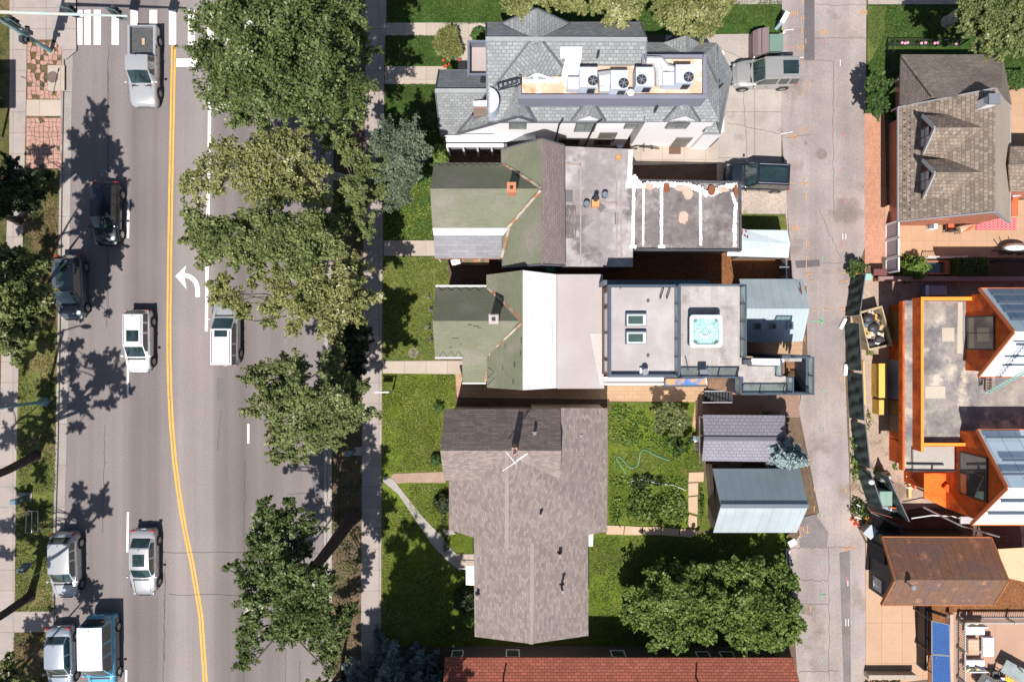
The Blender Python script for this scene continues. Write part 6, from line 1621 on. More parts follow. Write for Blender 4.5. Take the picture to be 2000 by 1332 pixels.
# ================================================================ EAST OF THE ALLEY
# ---- house H: weathered shakes, two dormers, garage doors to the alley
Hh = thing('house', 'brick house with weathered shake roof and two gabled dormers above the alley', 'house', P(1870, 300, 0), 0, 'houses east of the alley')
gable(Hh, (1944, 173, 6.55), (1944, 414, 6.55), (1755, 210, 3.0), (1755, 433, 3.0), (1973, 214, 2.7), (1973, 435, 2.7), shwood, mat('smooth_shake', (0.42, 0.35, 0.285), uv=True, pat='brick', ps=(.3, .22), pc=.9, mortar=.8, var=.08, fine=.1), brickw, over=.9, endover=.25, fascia=plain('grey_fascia', (.30, .31, .33)))
mb = MB()
mb.slab([P3(q) for q in ((1760, 107, 2.7), (1958, 107, 2.7), (1957, 184, 5.4), (1823, 191, 5.3))], .12)
mb.slab([P3(q) for q in ((1760, 107, 2.7), (1823, 191, 5.3), (1757, 210, 2.9))], .12)
mb.slab([P3(q) for q in ((1958, 107, 2.7), (1976, 205, 2.7), (1957, 184, 5.4))], .12)
mb.build('roof', mat('dark_shake', (0.275, 0.225, 0.19), uv=True, pat='brick', ps=(0.26, 0.15), pc=0.7, mortar=0.45, ms=0.016, var=0.2, vs=.5, fine=0.18, fs=6, bump=.5), Hh)
MB().bar(P(1762, 110, 2.85), P(1823, 190, 5.4), .16, .06).build('hip_cap', shwood, Hh)
mb = MB(); a, b = P(1757, 190, 0), P(1955, 112, 0)
mb.b2(P(1770, 0, 2.6).x + .6, P(1950, 0, 2.6).x, P(0, 205, 2.6).y, P(0, 112, 2.6).y - .5, 0, 2.6); mb.build('wall', brickw, Hh)
for dy, (yt, yb, yr_) in enumerate(((225.6, 300.6, 249.5), (312.5, 387, 337.5))):
 zr_, ze_ = 6.1, 4.85
 R_, B_ = P(1828, yr_, zr_), P(1919, yr_ - .5, zr_)
 nF, nB = P(1804, yt, ze_), P(1853, yt - 2, ze_)
 sF, sB = P(1805, yb, ze_), P(1848, yb + 1, ze_)
 dm = MB().slab([R_, B_, nB, nF], .1).slab([R_, B_, sB, sF], .1).build('dormer', shwood, Hh)
 mb = MB(); d3 = Vector((-.04, 0, -.08)); mb.bar(R_ + d3, nF + d3, .1, .2); mb.bar(R_ + d3, sF + d3, .1, .2); mb.build('fascia', MATS['grey_fascia'], dm)
 xw_ = R_.x + .35
 q = [Vector((xw_, nF.y - .15, 3.4)), Vector((xw_, nF.y - .15, 4.75)), Vector((xw_, R_.y, 5.95)), Vector((xw_, sF.y + .15, 4.75)), Vector((xw_, sF.y + .15, 3.4))]
 MB().hull(q, [p + Vector((2.0, 0, 0)) for p in q]).build('dormer_wall', mat('dark_red_siding', (.11, .05, .04), var=.1), dm)
 wall_window(dm, (xw_, (nF.y + sF.y) / 2, 4.35), 1.25, 1.1, (-1, 0), plain('maroon_frame', (.20, .10, .09)), glassl, mull=1, hbars=1)
xg = 27.35
for y0, y1 in ((266, 336), (344, 411)):
 yy0, yy1 = (666 - y0) / 27 * .985, (666 - y1) / 27 * .985
 door_on(Hh, (xg - .02, (yy0 + yy1) / 2, 1.15), yy0 - yy1, 2.2, (-1, 0), plain('garage_white', (.58, .58, .62)), name='garage_door')
mb = MB(); mb.b2(xg, 30, P(0, 432, 2.7).y + .1, P(0, 212, 2.7).y - .4, 0, 2.6); mb.build('wall', brickw, Hh)
mb = MB()
for a_, b_ in (((1757, 155, 2.6), (1737, 165, .6)), ((1755, 210, 2.7), (1741, 217, .8))):
 mb.bar(P3(a_), P3(b_), .12, .12)
mb.build('brace', MATS['grey_fascia'], Hh)
mb = MB()
rr = random.Random(8)
for i in range(16):
 for x in (1767, 1778):
  y = 222 + i * 13 + (6 if x > 1770 else 0)
  z = 3.0 + (x - 1755) * (3.55 / 189) * 1.15 + .06
  mb.box(P(x, y, z), (.055, .05, .05))
mb.build('snow_guard', blackm, Hh)
c = P(1950, 190, 7.4)
ch = MB().b2(c.x - .32, c.x + .22, c.y - .30, c.y + .25, 5.0, 7.0).build('chimney', plain('white_chimney', (.72, .72, .74)), Hh)
MB().box((c.x - .02, c.y, 7.05), (.72, .66, .14)).build('chimney_cap', plain('slate_cap', (.17, .18, .21)), ch)
t = thing('house', 'roof corner of a neighbouring shake-roofed house at the right edge', 'house', P(1990, 320, 0), 0, 'houses east of the alley')
mb = MB(); mb.slab([P3(q) for q in ((1974, 286, 3.6), (2080, 286, 3.6), (2080, 322, 4.4), (1971, 322, 4.3))], .12); mb.slab([P3(q) for q in ((1971, 322, 4.3), (2080, 322, 4.4), (2080, 375, 3.2), (1974, 374, 3.2))], .12); mb.build('roof', shwood, t)
mb = MB(); mb.b2(P(1980, 0, 3).x, 40, P(0, 370, 3).y, P(0, 292, 3).y, 0, 3.0); mb.build('wall', brickw, t)
# black garden fence north-west of house H
def picket(name, label, pts, h, m, step=.14, cat='fence', group=None, rail=.05, pk=.02, z0=G):
 pts = [P(a, b, 0) for a, b in pts]
 t = thing(name, label, cat, (pts[0].x, pts[0].y, z0), 0, group)
 mb, pb = MB(), MB()
 for a, b in zip(pts, pts[1:]):
  up = Vector((0, 0, 1)); n = max(1, int((b - a).length / step))
  for zz_ in (z0 + .12, z0 + h - .05):
   mb.bar(a + up * zz_, b + up * zz_, rail, rail * .8)
  for i in range(n + 1):
   p = lerp(a, b, i / n); pb.bar(p + up * (z0 + .05), p + up * (z0 + h), pk)
  for p in (a, b):
   mb.bar(p + up * z0, p + up * (z0 + h + .06), rail * 1.5)
 mb.build('rail', m, t); pb.build('pickets', m, t)
 return t
picket('garden_fence', 'black iron fence with hanging flower pots north of the shake-roofed house', [(1728, 150), (1728, 92), (1870, 92)], 1.1, blackm)
# white gate panels
t = thing('gate', 'tall white framed gate panels between the brick path and the tan patio', 'gate', P(1728, 485, G))
for y0, y1 in ((440, 470), (472, 506), (508, 534)):
 a, b = P(1728, y0, 0), P(1728, y1, 0); up = Vector((0, 0, 1))
 mb = MB(); mb.bar(a + up * .2, b + up * .2, .1); mb.bar(a + up * 1.8, b + up * 1.8, .1); mb.bar(a + up * .15, a + up * 1.85, .1); mb.bar(b + up * .15, b + up * 1.85, .1); fr = mb.build('panel_frame', whitepl, t)
 mb = MB(); mb.bar(a + up * 1.0, b + up * 1.0, .03, 1.55); mb.build('panel', plain('grey_lilac_panel', (.36, .34, .37)), fr)
# patio things
def rug():
 mb = MB(); mb.prism([P(a, b) for a, b in ((1903, 429), (1984, 427), (1984, 450), (1903, 450))], Z3 + .03, Z3 + .05)
 t = tag(mb.build('rug', mat('red_rug', (.52, .085, .10), var=.05)), 'red rug with white lattice pattern on the tan patio', 'rug')
 mb = MB()
 nx, ny = 10, 4
 for i in range(nx):
  for j in range(ny):
   x, y = 1908 + i * 8, 431.3 + j * 5.4
   q = [P(x, y - 2.3, 0), P(x + 3.4, y, 0), P(x, y + 2.3, 0), P(x - 3.4, y, 0)]
   for k_ in range(4):
    a, b = q[k_].copy(), q[(k_ + 1) % 4].copy(); a.z = b.z = Z3 + .054
    mb.bar(a, b, .015, .006)
 mb.build('pattern', plain('rug_white', (.75, .62, .60)), t)
rug()
def seat(name, label, x, y, w, d, rz, fm, cm, group=None, back=True, arms=False, h=.42, cat='chair', z0=None, ncush=1, legm=None):
 """small outdoor seat: frame, legs, cushion, backrest; (w, d) metres; faces local +y"""
 z0 = Z3 + .02 if z0 is None else z0
 c = P(x, y, z0)
 t = thing(name, label, cat, (c.x, c.y, z0), rz, group)
 for sx in (-1, 1):
  for sy in (-1, 1):
   local(MB().bar((sx * (w / 2 - .04), sy * (d / 2 - .04), 0), (sx * (w / 2 - .04), sy * (d / 2 - .04), h - .08), .045), 'leg', legm or fm, t)
 local(MB().box((0, 0, h - .06), (w, d, .06)), 'seat_frame', fm, t)
 for i in range(ncush):
  cw = w / ncush
  local(MB().box((-w / 2 + cw * (i + .5), .02, h + .04), (cw - .02, d - .08, .13)), 'cushion', cm, t, bevel=.03)
 if back:
  local(MB().box((0, -d / 2 + .05, h + .28), (w, .08, .42)), 'backrest', fm, t, bevel=.02)
 if arms:
  for sx in (-1, 1):
   local(MB().box((sx * (w / 2 - .03), 0, h + .18), (.06, d, .05)), 'armrest', fm, t)
 return t
rustf = plain('rust_fabric', (.50, .13, .05)); sl = plain('slate_fabric', (.13, .14, .17)); beigef = plain('beige_fabric', (.55, .42, .30))
seat('patio_chair', 'patio chair with rust-orange cushion below the brick wall', 1848, 447, .6, .6, 0, blackm, rustf, 'chairs on the tan patio', arms=True)
seat('patio_chair', 'patio chair with slate-grey cushion beside the folded parasol', 1869, 448, .6, .6, .3, blackm, sl, 'chairs on the tan patio', arms=True)
t = thing('parasol', 'folded beige and rust striped parasol lying between chair and rug', 'parasol', P(1890, 447, .5))
a, b = P(1872, 450, .9), P(1904, 440, 1.0)
MB().tube([a, lerp(a, b, .3), b], [.30, .28, .08], 8).build('canopy', beigef, t)
MB().tube([a + Vector((.1, -.12, .12)), lerp(a, b, .5) + Vector((0, -.1, .16)), b + Vector((0, 0, .06))], [.12, .12, .03], 6).build('stripe', rustf, t)
MB().tube([a - (b - a) * .15, b + (b - a) * .3], .03, 6).build('pole', wooda, t)
t = thing('planter_box', 'white cube with dark items inside against the brick wall', 'box', P(1819, 443, G))
MB().box(P(1819, 443, .45), (.55, .4, .6)).build('body', whitepl, t); MB().box(P(1819, 443, .8), (.36, .24, .12)).build('lid', sl, t)
t = thing('bench', 'curved orange-red bench at the right edge of the patio', 'bench', P(1980, 402, .3))
mb = MB(); pts = [P(1990, 378, .6), P(1981, 386, .6), P(1978, 400, .6), P(1979, 422, .6)]
mb.tube(pts, [.24, .28, .3, .3], 6); mb.build('seat', rustf, t, smooth=50)
MB().bar(P(1978, 384, 1.0), P(1999, 380, 1.0), .1, .1).build('armrest', whitepl, t)
for y in (384, 420):
 MB().bar(P(1979, y, G), P(1979, y, .5), .06).build('leg', whitepl, t)
t = thing('garden_cart', 'steel oval tub cart with black wheels at the right edge of the patio', 'cart', P(1978, 488, G))
MB().ell(P(1984, 484, .75), (.95, .34, .32), 20, 8).build('tub', steel, t, smooth=60)
MB().ell(P(1984, 484, .86), (.80, .25, .24), 20, 8).build('tub_lining', whitepl, t, smooth=60)
for x, y in ((1950, 490), (1966, 496), (2000, 497)):
 c = P(x, y, .42)
 mb = MB(); mb.tube([c + Vector((.36 * math.cos(a), .05 * math.sin(a * 2) * 0, .36 * math.sin(a))) for a in [2 * math.pi * i / 16 for i in range(17)]], .05, 6, cap=False); wh = mb.build('wheel', blackm, t)
 MB().tube([c - Vector((0, .1, 0)), c + Vector((0, .1, 0))], .05, 6).build('hub', steel, wh)
mb = MB(); mb.bar(P(1950, 492, .5), P(2004, 496, .5), .06); mb.bar(P(1953, 476, 1.0), P(1960, 492, .5), .05); mb.bar(P(1962, 470, .9), P(1962, 478, .6), .04); mb.bar(P(1980, 470, .9), P(1980, 478, .6), .04); mb.build('frame', blackm, t)
t = thing('retaining_wall', 'low brick wall with pink coping south of the hedges', 'wall', P(1860, 543, 0))
mb = MB(); a, b = P(1717, 548, 1.0), P(2100, 541, 1.0); mb.b2(a.x, b.x, a.y, b.y, 0, .95); mb.build('masonry', brickw, t)
mb = MB(); mb.b2(a.x - .05, b.x, a.y - .04, b.y + .04, .95, 1.02); mb.build('coping', plain('pink_coping', (.30, .17, .16)), t)
picket('railing', 'pale metal railing between the round shrub and the clipped hedge', [(1795, 505), (1868, 505)], 1.0, whitepl, step=.15, cat='railing')
picket('railing', 'thin dark fence at the right edge behind the steel tub cart', [(1932, 512), (1995, 512), (2060, 512)], 1.1, blackm, step=.3, cat='railing')
t = thing('well_box', 'basement stair pit framed in brick, its depth a flat dark sheet, between shrub and hedge', 'stair pit', P(1830, 522, 0))
mb = MB(); addbox(mb, 1806, 1856, 509, 512, G, .45); addbox(mb, 1806, 1856, 533, 536, G, .45); addbox(mb, 1806, 1809, 512, 533, G, .45); addbox(mb, 1846, 1856, 512, 533, G, .45); mb.build('frame', brickw, t)
mb = MB(); addbox(mb, 1809, 1846, 512, 533, G, .2); mb.build('cover', glassd, t)  # dark sheet stands in for the shaded depth of the stair pit
t = thing('bin', 'dark maroon bin beside the foot of the gate panels', 'bin', P(1720, 530, 0))
mb = MB(); addbox(mb, 1708, 1732, 526, 537, G, 1.0); mb.build('body', plain('maroon', (.13, .045, .045)), t, bevel=.04)
mb = MB(); addbox(mb, 1707, 1733, 525, 538, 1.0, 1.08); mb.build('lid', plain('maroon_lid', (.17, .06, .06)), t, bevel=.03)
for x, y, w_, col, la, nm in ((1696, 528, .30, (.45, .27, .10), 'small orange-brown pot beside the plant cluster', 'pot'), (1694, 541, .36, (.25, .45, .38), 'small mint box at the head of the construction screen', 'box')):
 t = thing('plant_pot' if nm == 'pot' else 'crate', la, nm, P(x, y, G))
 if nm == 'pot':
  MB().cyl(P(x, y, .4), w_ * .8, G, .5, 14, r1=w_).build('body', plain('pot_' + nm, col), t)
  MB().cyl(P(x, y, .4), w_ * .85, .46, .52, 14).build('soil', soil, t)
 else:
  MB().box(P(x, y, .35), (.5, .45, .45)).build('body', plain('mint', col), t, bevel=.03); MB().box(P(x, y, .6), (.54, .48, .05)).build('lid', plain('mint_lid', (.3, .5, .43)), t)
tree('potted_plants', 'cluster of leafy and dark-spiked plants at the head of the construction screen', (1672, 528), [(1668, 525, .9, 12), (1680, 522, .9, 11), (1662, 532, .8, 9), (1675, 512, 1.1, 6), (1663, 512, 1.1, 6)], LF_hedge, n=1500, size=.1, seed=91, trunk=.04, cat='plant', part='foliage')
t = thing('traffic_cone', 'orange cone tucked under the plants at the head of the screen', 'cone', P(1667, 540, G), 0, 'traffic cones')
def cone(t, x, y, tip=None):
 c = P(x, y, 0)
 MB().tube([(c.x, c.y, G + .03), (c.x, c.y, G + .68)], [.17, .03], 14).build('cone_body', plain('cone_orange', (.85, .16, .03)), t)
 MB().box((c.x, c.y, G + .02), (.42, .42, .04)).build('base', plain('cone_orange', (.85, .16, .03)), t)
 MB().tube([(c.x, c.y, G + .32), (c.x, c.y, G + .44)], [.108, .082], 14).build('reflective_band', whitepl, t)
cone(t, 1666, 540)
for x, y, la in ((1662, 1013, 'orange cone at the alley edge, upper of the pair'), (1668, 1022, 'orange cone beside the grey bin, lower of the pair')):
 t = thing('traffic_cone', la, 'cone', P(x, y, G), 0, 'traffic cones'); cone(t, x, y)
# ---- orange building under construction
Gb = thing('orange_building', 'building under renovation with orange walls, stained concrete roof and two metal gables', 'building', P(1880, 760, 0), 0, 'houses east of the alley')
orw = mat('orange_membrane', (0.60, 0.115, 0.016), rough=.7, uv=True, streak=.2, sx=2.5, sy=.3, var=.16, vs=.8, fine=.16, fs=4, col2=(.42, .065, .013), c2=(.48, .62), c2s=1.1, col3=(.30, .07, .03), c3=(.60, .70), c3s=2.0, bump=.4)
orl = mat('orange_coping', (0.85, 0.30, 0.045), rough=.6, var=.06, fine=.06)
stc = mat('stained_concrete', (0.33, 0.295, 0.265), var=.28, vs=.6, fine=.16, fs=4, col2=(.175, .165, .175), c2=(.44, .60), c2s=.45, col3=(.44, .385, .31), c3=(.54, .64), c3s=.6, pat='brick', ps=(1.4, 2.2), pc=.9, mortar=.78, ms=.012)
tan2 = mat('screed', (0.46, .40, .33), var=.1, fine=.1)
XP, XW = 26.64, 27.2
mb = MB(); mb.b2(XW, 36, P(0, 872, 4.4).y, P(0, 590, 4.4).y, 0, 4.30); mb.build('wall', orw, Gb)
mb = MB(); a, b = P(1770, 918, 4.0), P(1862, 872, 4.0); mb.b2(XW, b.x + .5, a.y, b.y, 0, 3.85); mb.build('wall', orw, Gb)
slabpart(Gb, 'roof_slab', [(1804, 588, 4.42), (1955, 588, 4.42), (1955, 724, 4.42), (2060, 724, 4.42), (2060, 845, 4.42), (1955, 845, 4.42), (1880, 865, 4.42), (1804, 865, 4.42)], stc, .12)
for q_ in (((1871, 590), (1880, 590), (1880, 690), (1869, 690)), ((1840, 640), (1864, 640), (1864, 667), (1840, 667)), ((1807, 754), (1846, 754), (1846, 778), (1807, 778))):
 slabpart(Gb, 'screed_patch', [(a_, b_, 4.445) for a_, b_ in q_], tan2, .015)
mb = MB(); addbox(mb, 1799, 1804.5, 580, 883, 4.93, 5.0); addbox(mb, 1804.5, 1905, 580, 587, 4.93, 5.0); addbox(mb, 1804.5, 1886, 865, 871, 4.93, 5.0); mb.build('parapet_coping', orl, Gb)
mb = MB(); addbox(mb, 1804.6, 1904, 581, 586, 4.0, 4.925, ref=5.0); addbox(mb, 1804.6, 1885, 866, 870, 4.0, 4.925, ref=5.0); mb.build('parapet_wall', orw, Gb)
mb = MB(); mb.b2(XP + .005, XP + .14, P(0, 882, 5).y, P(0, 581, 5).y, 3.9, 4.925); mb.build('parapet_wall', orw, Gb)
slabpart(Gb, 'ledge', [(1767, 587, 4.0), (1783.5, 587, 4.0), (1783.5, 918, 4.0), (1767, 918, 4.0)], stc, .1)
mb = MB(); a, b = P(1763, 918, 3.9), P(1767, 588, 4.0); mb.b2(b.x - .14, b.x, a.y, b.y, 3.55, 4.0); mb.build('ledge_fascia', orw, Gb)
slabpart(Gb, 'roof_slab', [(1784, 872, 4.01), (1864, 872, 4.01), (1864, 921, 4.01), (1784, 921, 4.01)], mat('pale_concrete', (.40, .375, .35), var=.12, fine=.1, col2=(.30, .28, .28), c2=(.5, .65), c2s=.7), .1)
slabpart(Gb, 'lower_roof', [(1805, 924, 3.0), (1867, 924, 3.0), (1905, 1005, 3.0), (1895, 1004, 3.0), (1850, 993, 3.0), (1805, 972, 3.0)], orl if False else mat('orange_sheet', (.68, .15, .016), rough=.7, var=.18, vs=1.5, fine=.14, fs=4, bump=.6, col2=(.50, .09, .012), c2=(.5, .62), c2s=1.3), .1)
mb = MB(); a, b = P(1810, 985, 2.9), P(1890, 925, 2.9); mb.b2(a.x, b.x + 3, a.y + 1.0, b.y, 0, 2.85); mb.build('wall', orw, Gb)
MB().bar(P(1845, 948, 3.2), P(1898, 1003, 3.2), .35, .25).build('diagonal_strip', MATS['orange_sheet'], Gb)
mb = MB(); mb.bar(P(1769, 919, 4.1), P(1866, 920, 4.1), .09, .09); mb.bar(P(1771, 906, 4.1), P(1843, 907, 4.1), .09, .09); mb.bar(P(1820, 921, 4.1), P(1821, 908, 4.1), .07, .07); mb.bar(P(1781, 872, 4.05), P(1782, 924, 4.05), .05, .05); mb.build('edge_angle', blackm, Gb)
# plywood, tarp and openings of the street wall
ply = mat('yellow_plywood', (.36, .205, .05), var=.15, vs=1.5, fine=.12); tarp = plain('grey_tarp', (.27, .26, .27)); osb = mat('brown_board', (.30, .20, .12), var=.15, fine=.15)
def wallpatch(name, y0, y1, z0, z1, m, th=.06):
 yy0, yy1 = (666 - y0) / 28.2, (666 - y1) / 28.2
 MB().b2(XW - th, XW + .02, yy1, yy0, z0, z1).build(name, m, Gb)
wallpatch('plywood_panel', 606, 668, .15, 3.0, ply); wallpatch('plywood_panel', 785, 812, .15, 3.0, ply, .07); wallpatch('board_panel', 813, 848, .15, 3.0, osb); wallpatch('tarp_sheet', 704, 782, .15, 3.3, tarp, .12)
# the two metal-roofed gables
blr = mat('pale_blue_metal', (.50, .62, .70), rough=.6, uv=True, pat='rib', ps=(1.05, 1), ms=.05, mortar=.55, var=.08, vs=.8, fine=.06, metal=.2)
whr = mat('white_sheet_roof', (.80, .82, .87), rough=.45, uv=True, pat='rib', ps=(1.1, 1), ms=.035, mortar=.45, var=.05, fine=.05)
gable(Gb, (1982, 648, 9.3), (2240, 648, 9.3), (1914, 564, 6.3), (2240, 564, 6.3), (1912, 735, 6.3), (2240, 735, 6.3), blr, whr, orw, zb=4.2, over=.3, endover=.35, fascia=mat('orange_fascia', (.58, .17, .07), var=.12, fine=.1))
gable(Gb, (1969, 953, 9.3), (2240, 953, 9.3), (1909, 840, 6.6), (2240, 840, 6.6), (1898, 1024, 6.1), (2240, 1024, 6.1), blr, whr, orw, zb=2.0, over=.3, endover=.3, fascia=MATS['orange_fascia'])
wnd = glassmat('dark_reflective_glass', (.075, .07, .065), rough=.03)
for X_, y0, y1 in ((P(1982, 0, 9.3).x + .33, 617, 683), (P(1969, 0, 9.3).x + .28, 888, 973)):
 za, zb_ = 4.5, 7.15
 Y0, Y1 = P(0, y0, 6).y, P(0, y1, 6).y
 wall_window(Gb, (X_, (Y0 + Y1) / 2, (za + zb_) / 2), Y0 - Y1, zb_ - za, (-1, 0), blackm, wnd, mull=1, deep=.07)
mb = MB()
for y0, y1, x0, x1, nn in ((578, 640, 1935, 2030, 4), (660, 725, 1955, 2030, 3)):
 pass
# roof battens
for (ya, za, x0), m_ in (((575, 6.75, 1938), navy), ((590, 7.3, 1950), navy), ((607, 7.9, 1962), navy), ((623, 8.45, 1975), navy), ((660 + 12, 8.9, 1985), navy), ((695, 7.65, 1962), navy), ((712, 7.05, 1958), navy), ((853, 7.0, 1925), navy), ((880 + 18, 8.1, 1958), navy), ((925, 8.75, 1958), navy), ((978, 8.4, 1955), navy), ((1002, 7.3, 1930), navy)):
 MB().bar(P(x0, ya, za + .12), P(x0 + 75, ya, za + .12), .16, .05).build('roof_batten', m_, Gb)
t = thing('trash_chute', 'yellow timber chute standing against the street wall of the orange building', 'chute', P(1722, 742, 0))
mb = MB(); addbox(mb, 1716.5, 1731, 710, 777, 1.21, 1.26); mb.build('top', plain('yellow_lid', (.70, .45, .10)), t)
MB().b2(P(1717, 0, 1.2).x, P(1730, 0, 1.2).x, P(0, 776, 1.2).y, P(0, 711, 1.2).y, G, 1.2).build('body', mat('yellow_formwork', (.66, .42, .10), var=.15, vs=2, fine=.15), t)
mb = MB(); addbox(mb, 1717, 1727, 781, 810, G, 1.1); tag(mb.build('formwork_post', MATS['yellow_formwork'], bevel=.02), 'shorter orange-yellow formwork post below the yellow chute', 'post')
t = thing('ladder', 'brown extension ladder lying on the stained concrete roof', 'ladder', P(1932, 752, 4.45))
mb = MB(); mb.bar(P(1926, 738, 4.6), P(1925, 765, 4.6), .07); mb.bar(P(1937, 738, 4.6), P(1936, 765, 4.6), .07); mb.build('side_rail', wooda, t)
mb = MB()
for i in range(5):
 mb.bar(P(1926, 740 + i * 5.5, 4.6), P(1937, 740 + i * 5.5, 4.6), .05)
mb.build('rungs', wooda, t)
t = thing('crane_boom', 'pale green lattice boom reaching over the white metal gable', 'crane', P(1960, 745, 4.6))
gm = plain('mint_steel', (.30, .50, .45))
A0, A1 = P(1928, 767, 5.2), P(2040, 705, 10.4)
mb = MB(); n_ = 16; s_ = (A1 - A0).normalized(); u = Vector((-s_.y, s_.x, 0)).normalized() * .16; v = Vector((0, 0, .28))
for o_ in (u, -u, v):
 mb.tube([A0 + o_ * .3, A0 + (A1 - A0) * .1 + o_, A1 + o_], .035, 5)
for i in range(n_):
 p, q = lerp(A0, A1, i / n_), lerp(A0, A1, (i + .5) / n_)
 for a_, b_ in ((u, -u), (-u, v), (v, u)):
  mb.tube([p + a_, q + b_], .02, 4)
mb.build('lattice', gm, t)
t = thing('dumpster', 'open tan steel dumpster full of mixed rubbish behind the screen', 'dumpster', P(1711, 640, 0))
zd = 1.5; q = [P(1679, 609, zd), P(1723, 597, zd), P(1744, 675, zd), P(1697, 685, zd)]
cq = sum(q, Vector()) / 4
inn = [lerp(p, cq, .1) for p in q]
bo = [Vector((p.x, p.y, .15)) for p in [lerp(p, cq, .06) for p in q]]
mb = MB(); qq, ii, bb = ccw(q), ccw(inn), ccw(bo)
for i in range(4):
 j = (i + 1) % 4
 mb.poly([qq[i], qq[j], ii[j], ii[i]]); mb.poly([qq[j], qq[i], bb[i], bb[j]])
 il = [Vector((p.x, p.y, .5)) for p in ii]
 mb.poly([ii[i], ii[j], il[j], il[i]])
mb.build('container', mat('tan_steel', (.42, .33, .20), var=.25, vs=2, fine=.2, col2=(.15, .11, .08), c2=(.55, .65), c2s=1.5), t)
MB().poly(ccw([Vector((p.x, p.y, 1.0)) for p in inn])).build('load_surface', mat('dark_debris', (.10, .08, .075), var=.4, vs=3, fine=.4), t)
rr = random.Random(21)
mb_ = {k_: MB() for k_ in range(6)}
cols = [(.65, .38, .10), (.045, .045, .05), (.75, .74, .72), (.70, .20, .12), (.55, .42, .25), (.10, .13, .17)]
e1, e2 = (q[1] - q[0]), (q[3] - q[0])
for i in range(150):
 u_, v_ = rr.uniform(.14, .80), rr.uniform(.1, .88)
 p = q[0] + e1 * u_ + e2 * v_; p.z = rr.uniform(1.05, 1.45)
 k_ = rr.choices(range(6), (5, 3, 3, 1, 3, 2))[0]
 s_ = rr.uniform(.10, .42)
 M_ = Matrix.Translation(p) @ Matrix.Rotation(rr.uniform(0, 3), 4, 'Z') @ Matrix.Rotation(rr.uniform(-.5, .5), 4, 'X')
 if k_ in (1, 5):
  mb_[k_].ell(p, (s_ * .8, s_ * .65, s_ * .4), 8, 5)
 else:
  mb_[k_].box((0, 0, 0), (s_, s_ * rr.uniform(.2, .8), .05), M=M_)
for k_, m_ in mb_.items():
 o = m_.build('rubbish', plain('rubbish_%d' % k_ if False else ['cardboard', 'black_bag', 'white_scrap', 'red_scrap', 'brown_scrap', 'blue_bag'][k_], cols[k_]), t)
 o['kind'] = 'stuff'
for x, y, la in ((1697, 622, 'black rubbish bag at the upper left inside the dumpster'), (1706, 640, 'black rubbish bag in the middle of the dumpster')):
 tag(MB().ell(P(x, y, 1.5), (.42, .34, .25), 12, 8).build('rubbish_bag', plain('black_bag', cols[1]), smooth=60), la, 'rubbish bag', 'rubbish bags in the dumpster')
# construction screen panels
scr = mat('green_screen_mesh', (.035, .052, .048), rough=.8, var=.25, vs=1.4, fine=.12, fs=10, bump=.4)
def screen(label, a, b, h=2.0, lean=.0, seed=1):
 g = random.Random(seed)
 A_, B_ = P(*a, 0), P(*b, 0)
 t = thing('construction_fence', label, 'construction fence', (A_.x, A_.y, 0), 0, 'screened construction fence panels')
 d = (B_ - A_); n = Vector((-d.y, d.x, 0)).normalized(); N1, N2 = 22, 8
 mb = MB(); grid = []
 ph = g.uniform(0, 6)
 for i in range(N1 + 1):
  row = []
  for j in range(N2 + 1):
   z = .12 + (h - .15) * j / N2
   wv = .05 * math.sin(i * 1.1 + j * .5 + ph) + .04 * math.sin(i * .47 - j * .9 + ph * 2) + g.uniform(-.015, .015)
   edge = min(i, N1 - i, j * 2, (N2 - j) * 2) / 3
   row.append(A_ + d * (i / N1) + n * (wv * min(1, edge) * 1.3 - .15 * (1 - j / N2)) + Vector((0, 0, z)))
  grid.append(row)
 for i in range(N1):
  for j in range(N2):
   mb.poly([grid[i][j], grid[i + 1][j], grid[i + 1][j + 1], grid[i][j + 1]])
 mb.build('screen_fabric', scr, t, smooth=80)
 up = Vector((0, 0, 1)); mb = MB()
 mb.tube([A_ + up * h, B_ + up * h], .035, 6); mb.tube([A_, A_ + up * h], .035, 6); mb.tube([B_, B_ + up * h], .035, 6); mb.tube([A_ + up * .1, B_ + up * .1], .03, 6)
 mb.build('pipe_frame', steel, t)
 return t
for i, (a, b, la) in enumerate((((1663, 540), (1652, 618), 'dark screened fence panel at the top beside the potted plants'), ((1651, 632), (1656, 722), 'dark screened fence panel alongside the dumpster'), ((1657, 727), (1661, 815), 'dark screened fence panel opposite the yellow chute'),
     ((1663, 822), (1672, 905), 'dark screened fence panel just above the bend in the screen'), ((1672, 910), (1696, 980), 'slanting dark screened fence panel with a white lamp disc'), ((1706, 920), (1745, 1004), 'dark screened fence panel right of the green cabinet'))):
 screen(la, a, b, seed=i + 3)
tag(MB().ell(P(1702, 941, 2.15), (.2, .2, .2), 14, 8).build('lamp_globe', whitepl, smooth=60), 'round white lamp on top of the slanting screen panel', 'lamp')
for x, y, rz, la in ((1645, 632, 1.1, 'white sandbag at the gap above the dumpster panel'), (1650, 722, 1.5, 'white sandbag at the screen opposite the grey tarp')):
 tag(MB().box((P(x, y).x, P(x, y).y, .25), (.85, .28, .2), rz=rz).build('sandbag', whitepl, bevel=.08), la, 'sandbag', 'white sandbags')
t = thing('electrical_cabinet', 'mint green double-door cabinet between the two slanting screens', 'cabinet', P(1731, 972, 0))
mb = MB(); addbox(mb, 1718, 1743, 959, 988, G, 1.5); mb.build('body', plain('mint_cabinet', (.19, .29, .24)), t, bevel=.02)
for sx in (0, 1):
 mb = MB(); addbox(mb, 1719 + sx * 12, 1730 + sx * 12, 960, 987, 1.49, 1.52); mb.build('lid', plain('mint_lid_panel', (.22, .33, .275)), t)
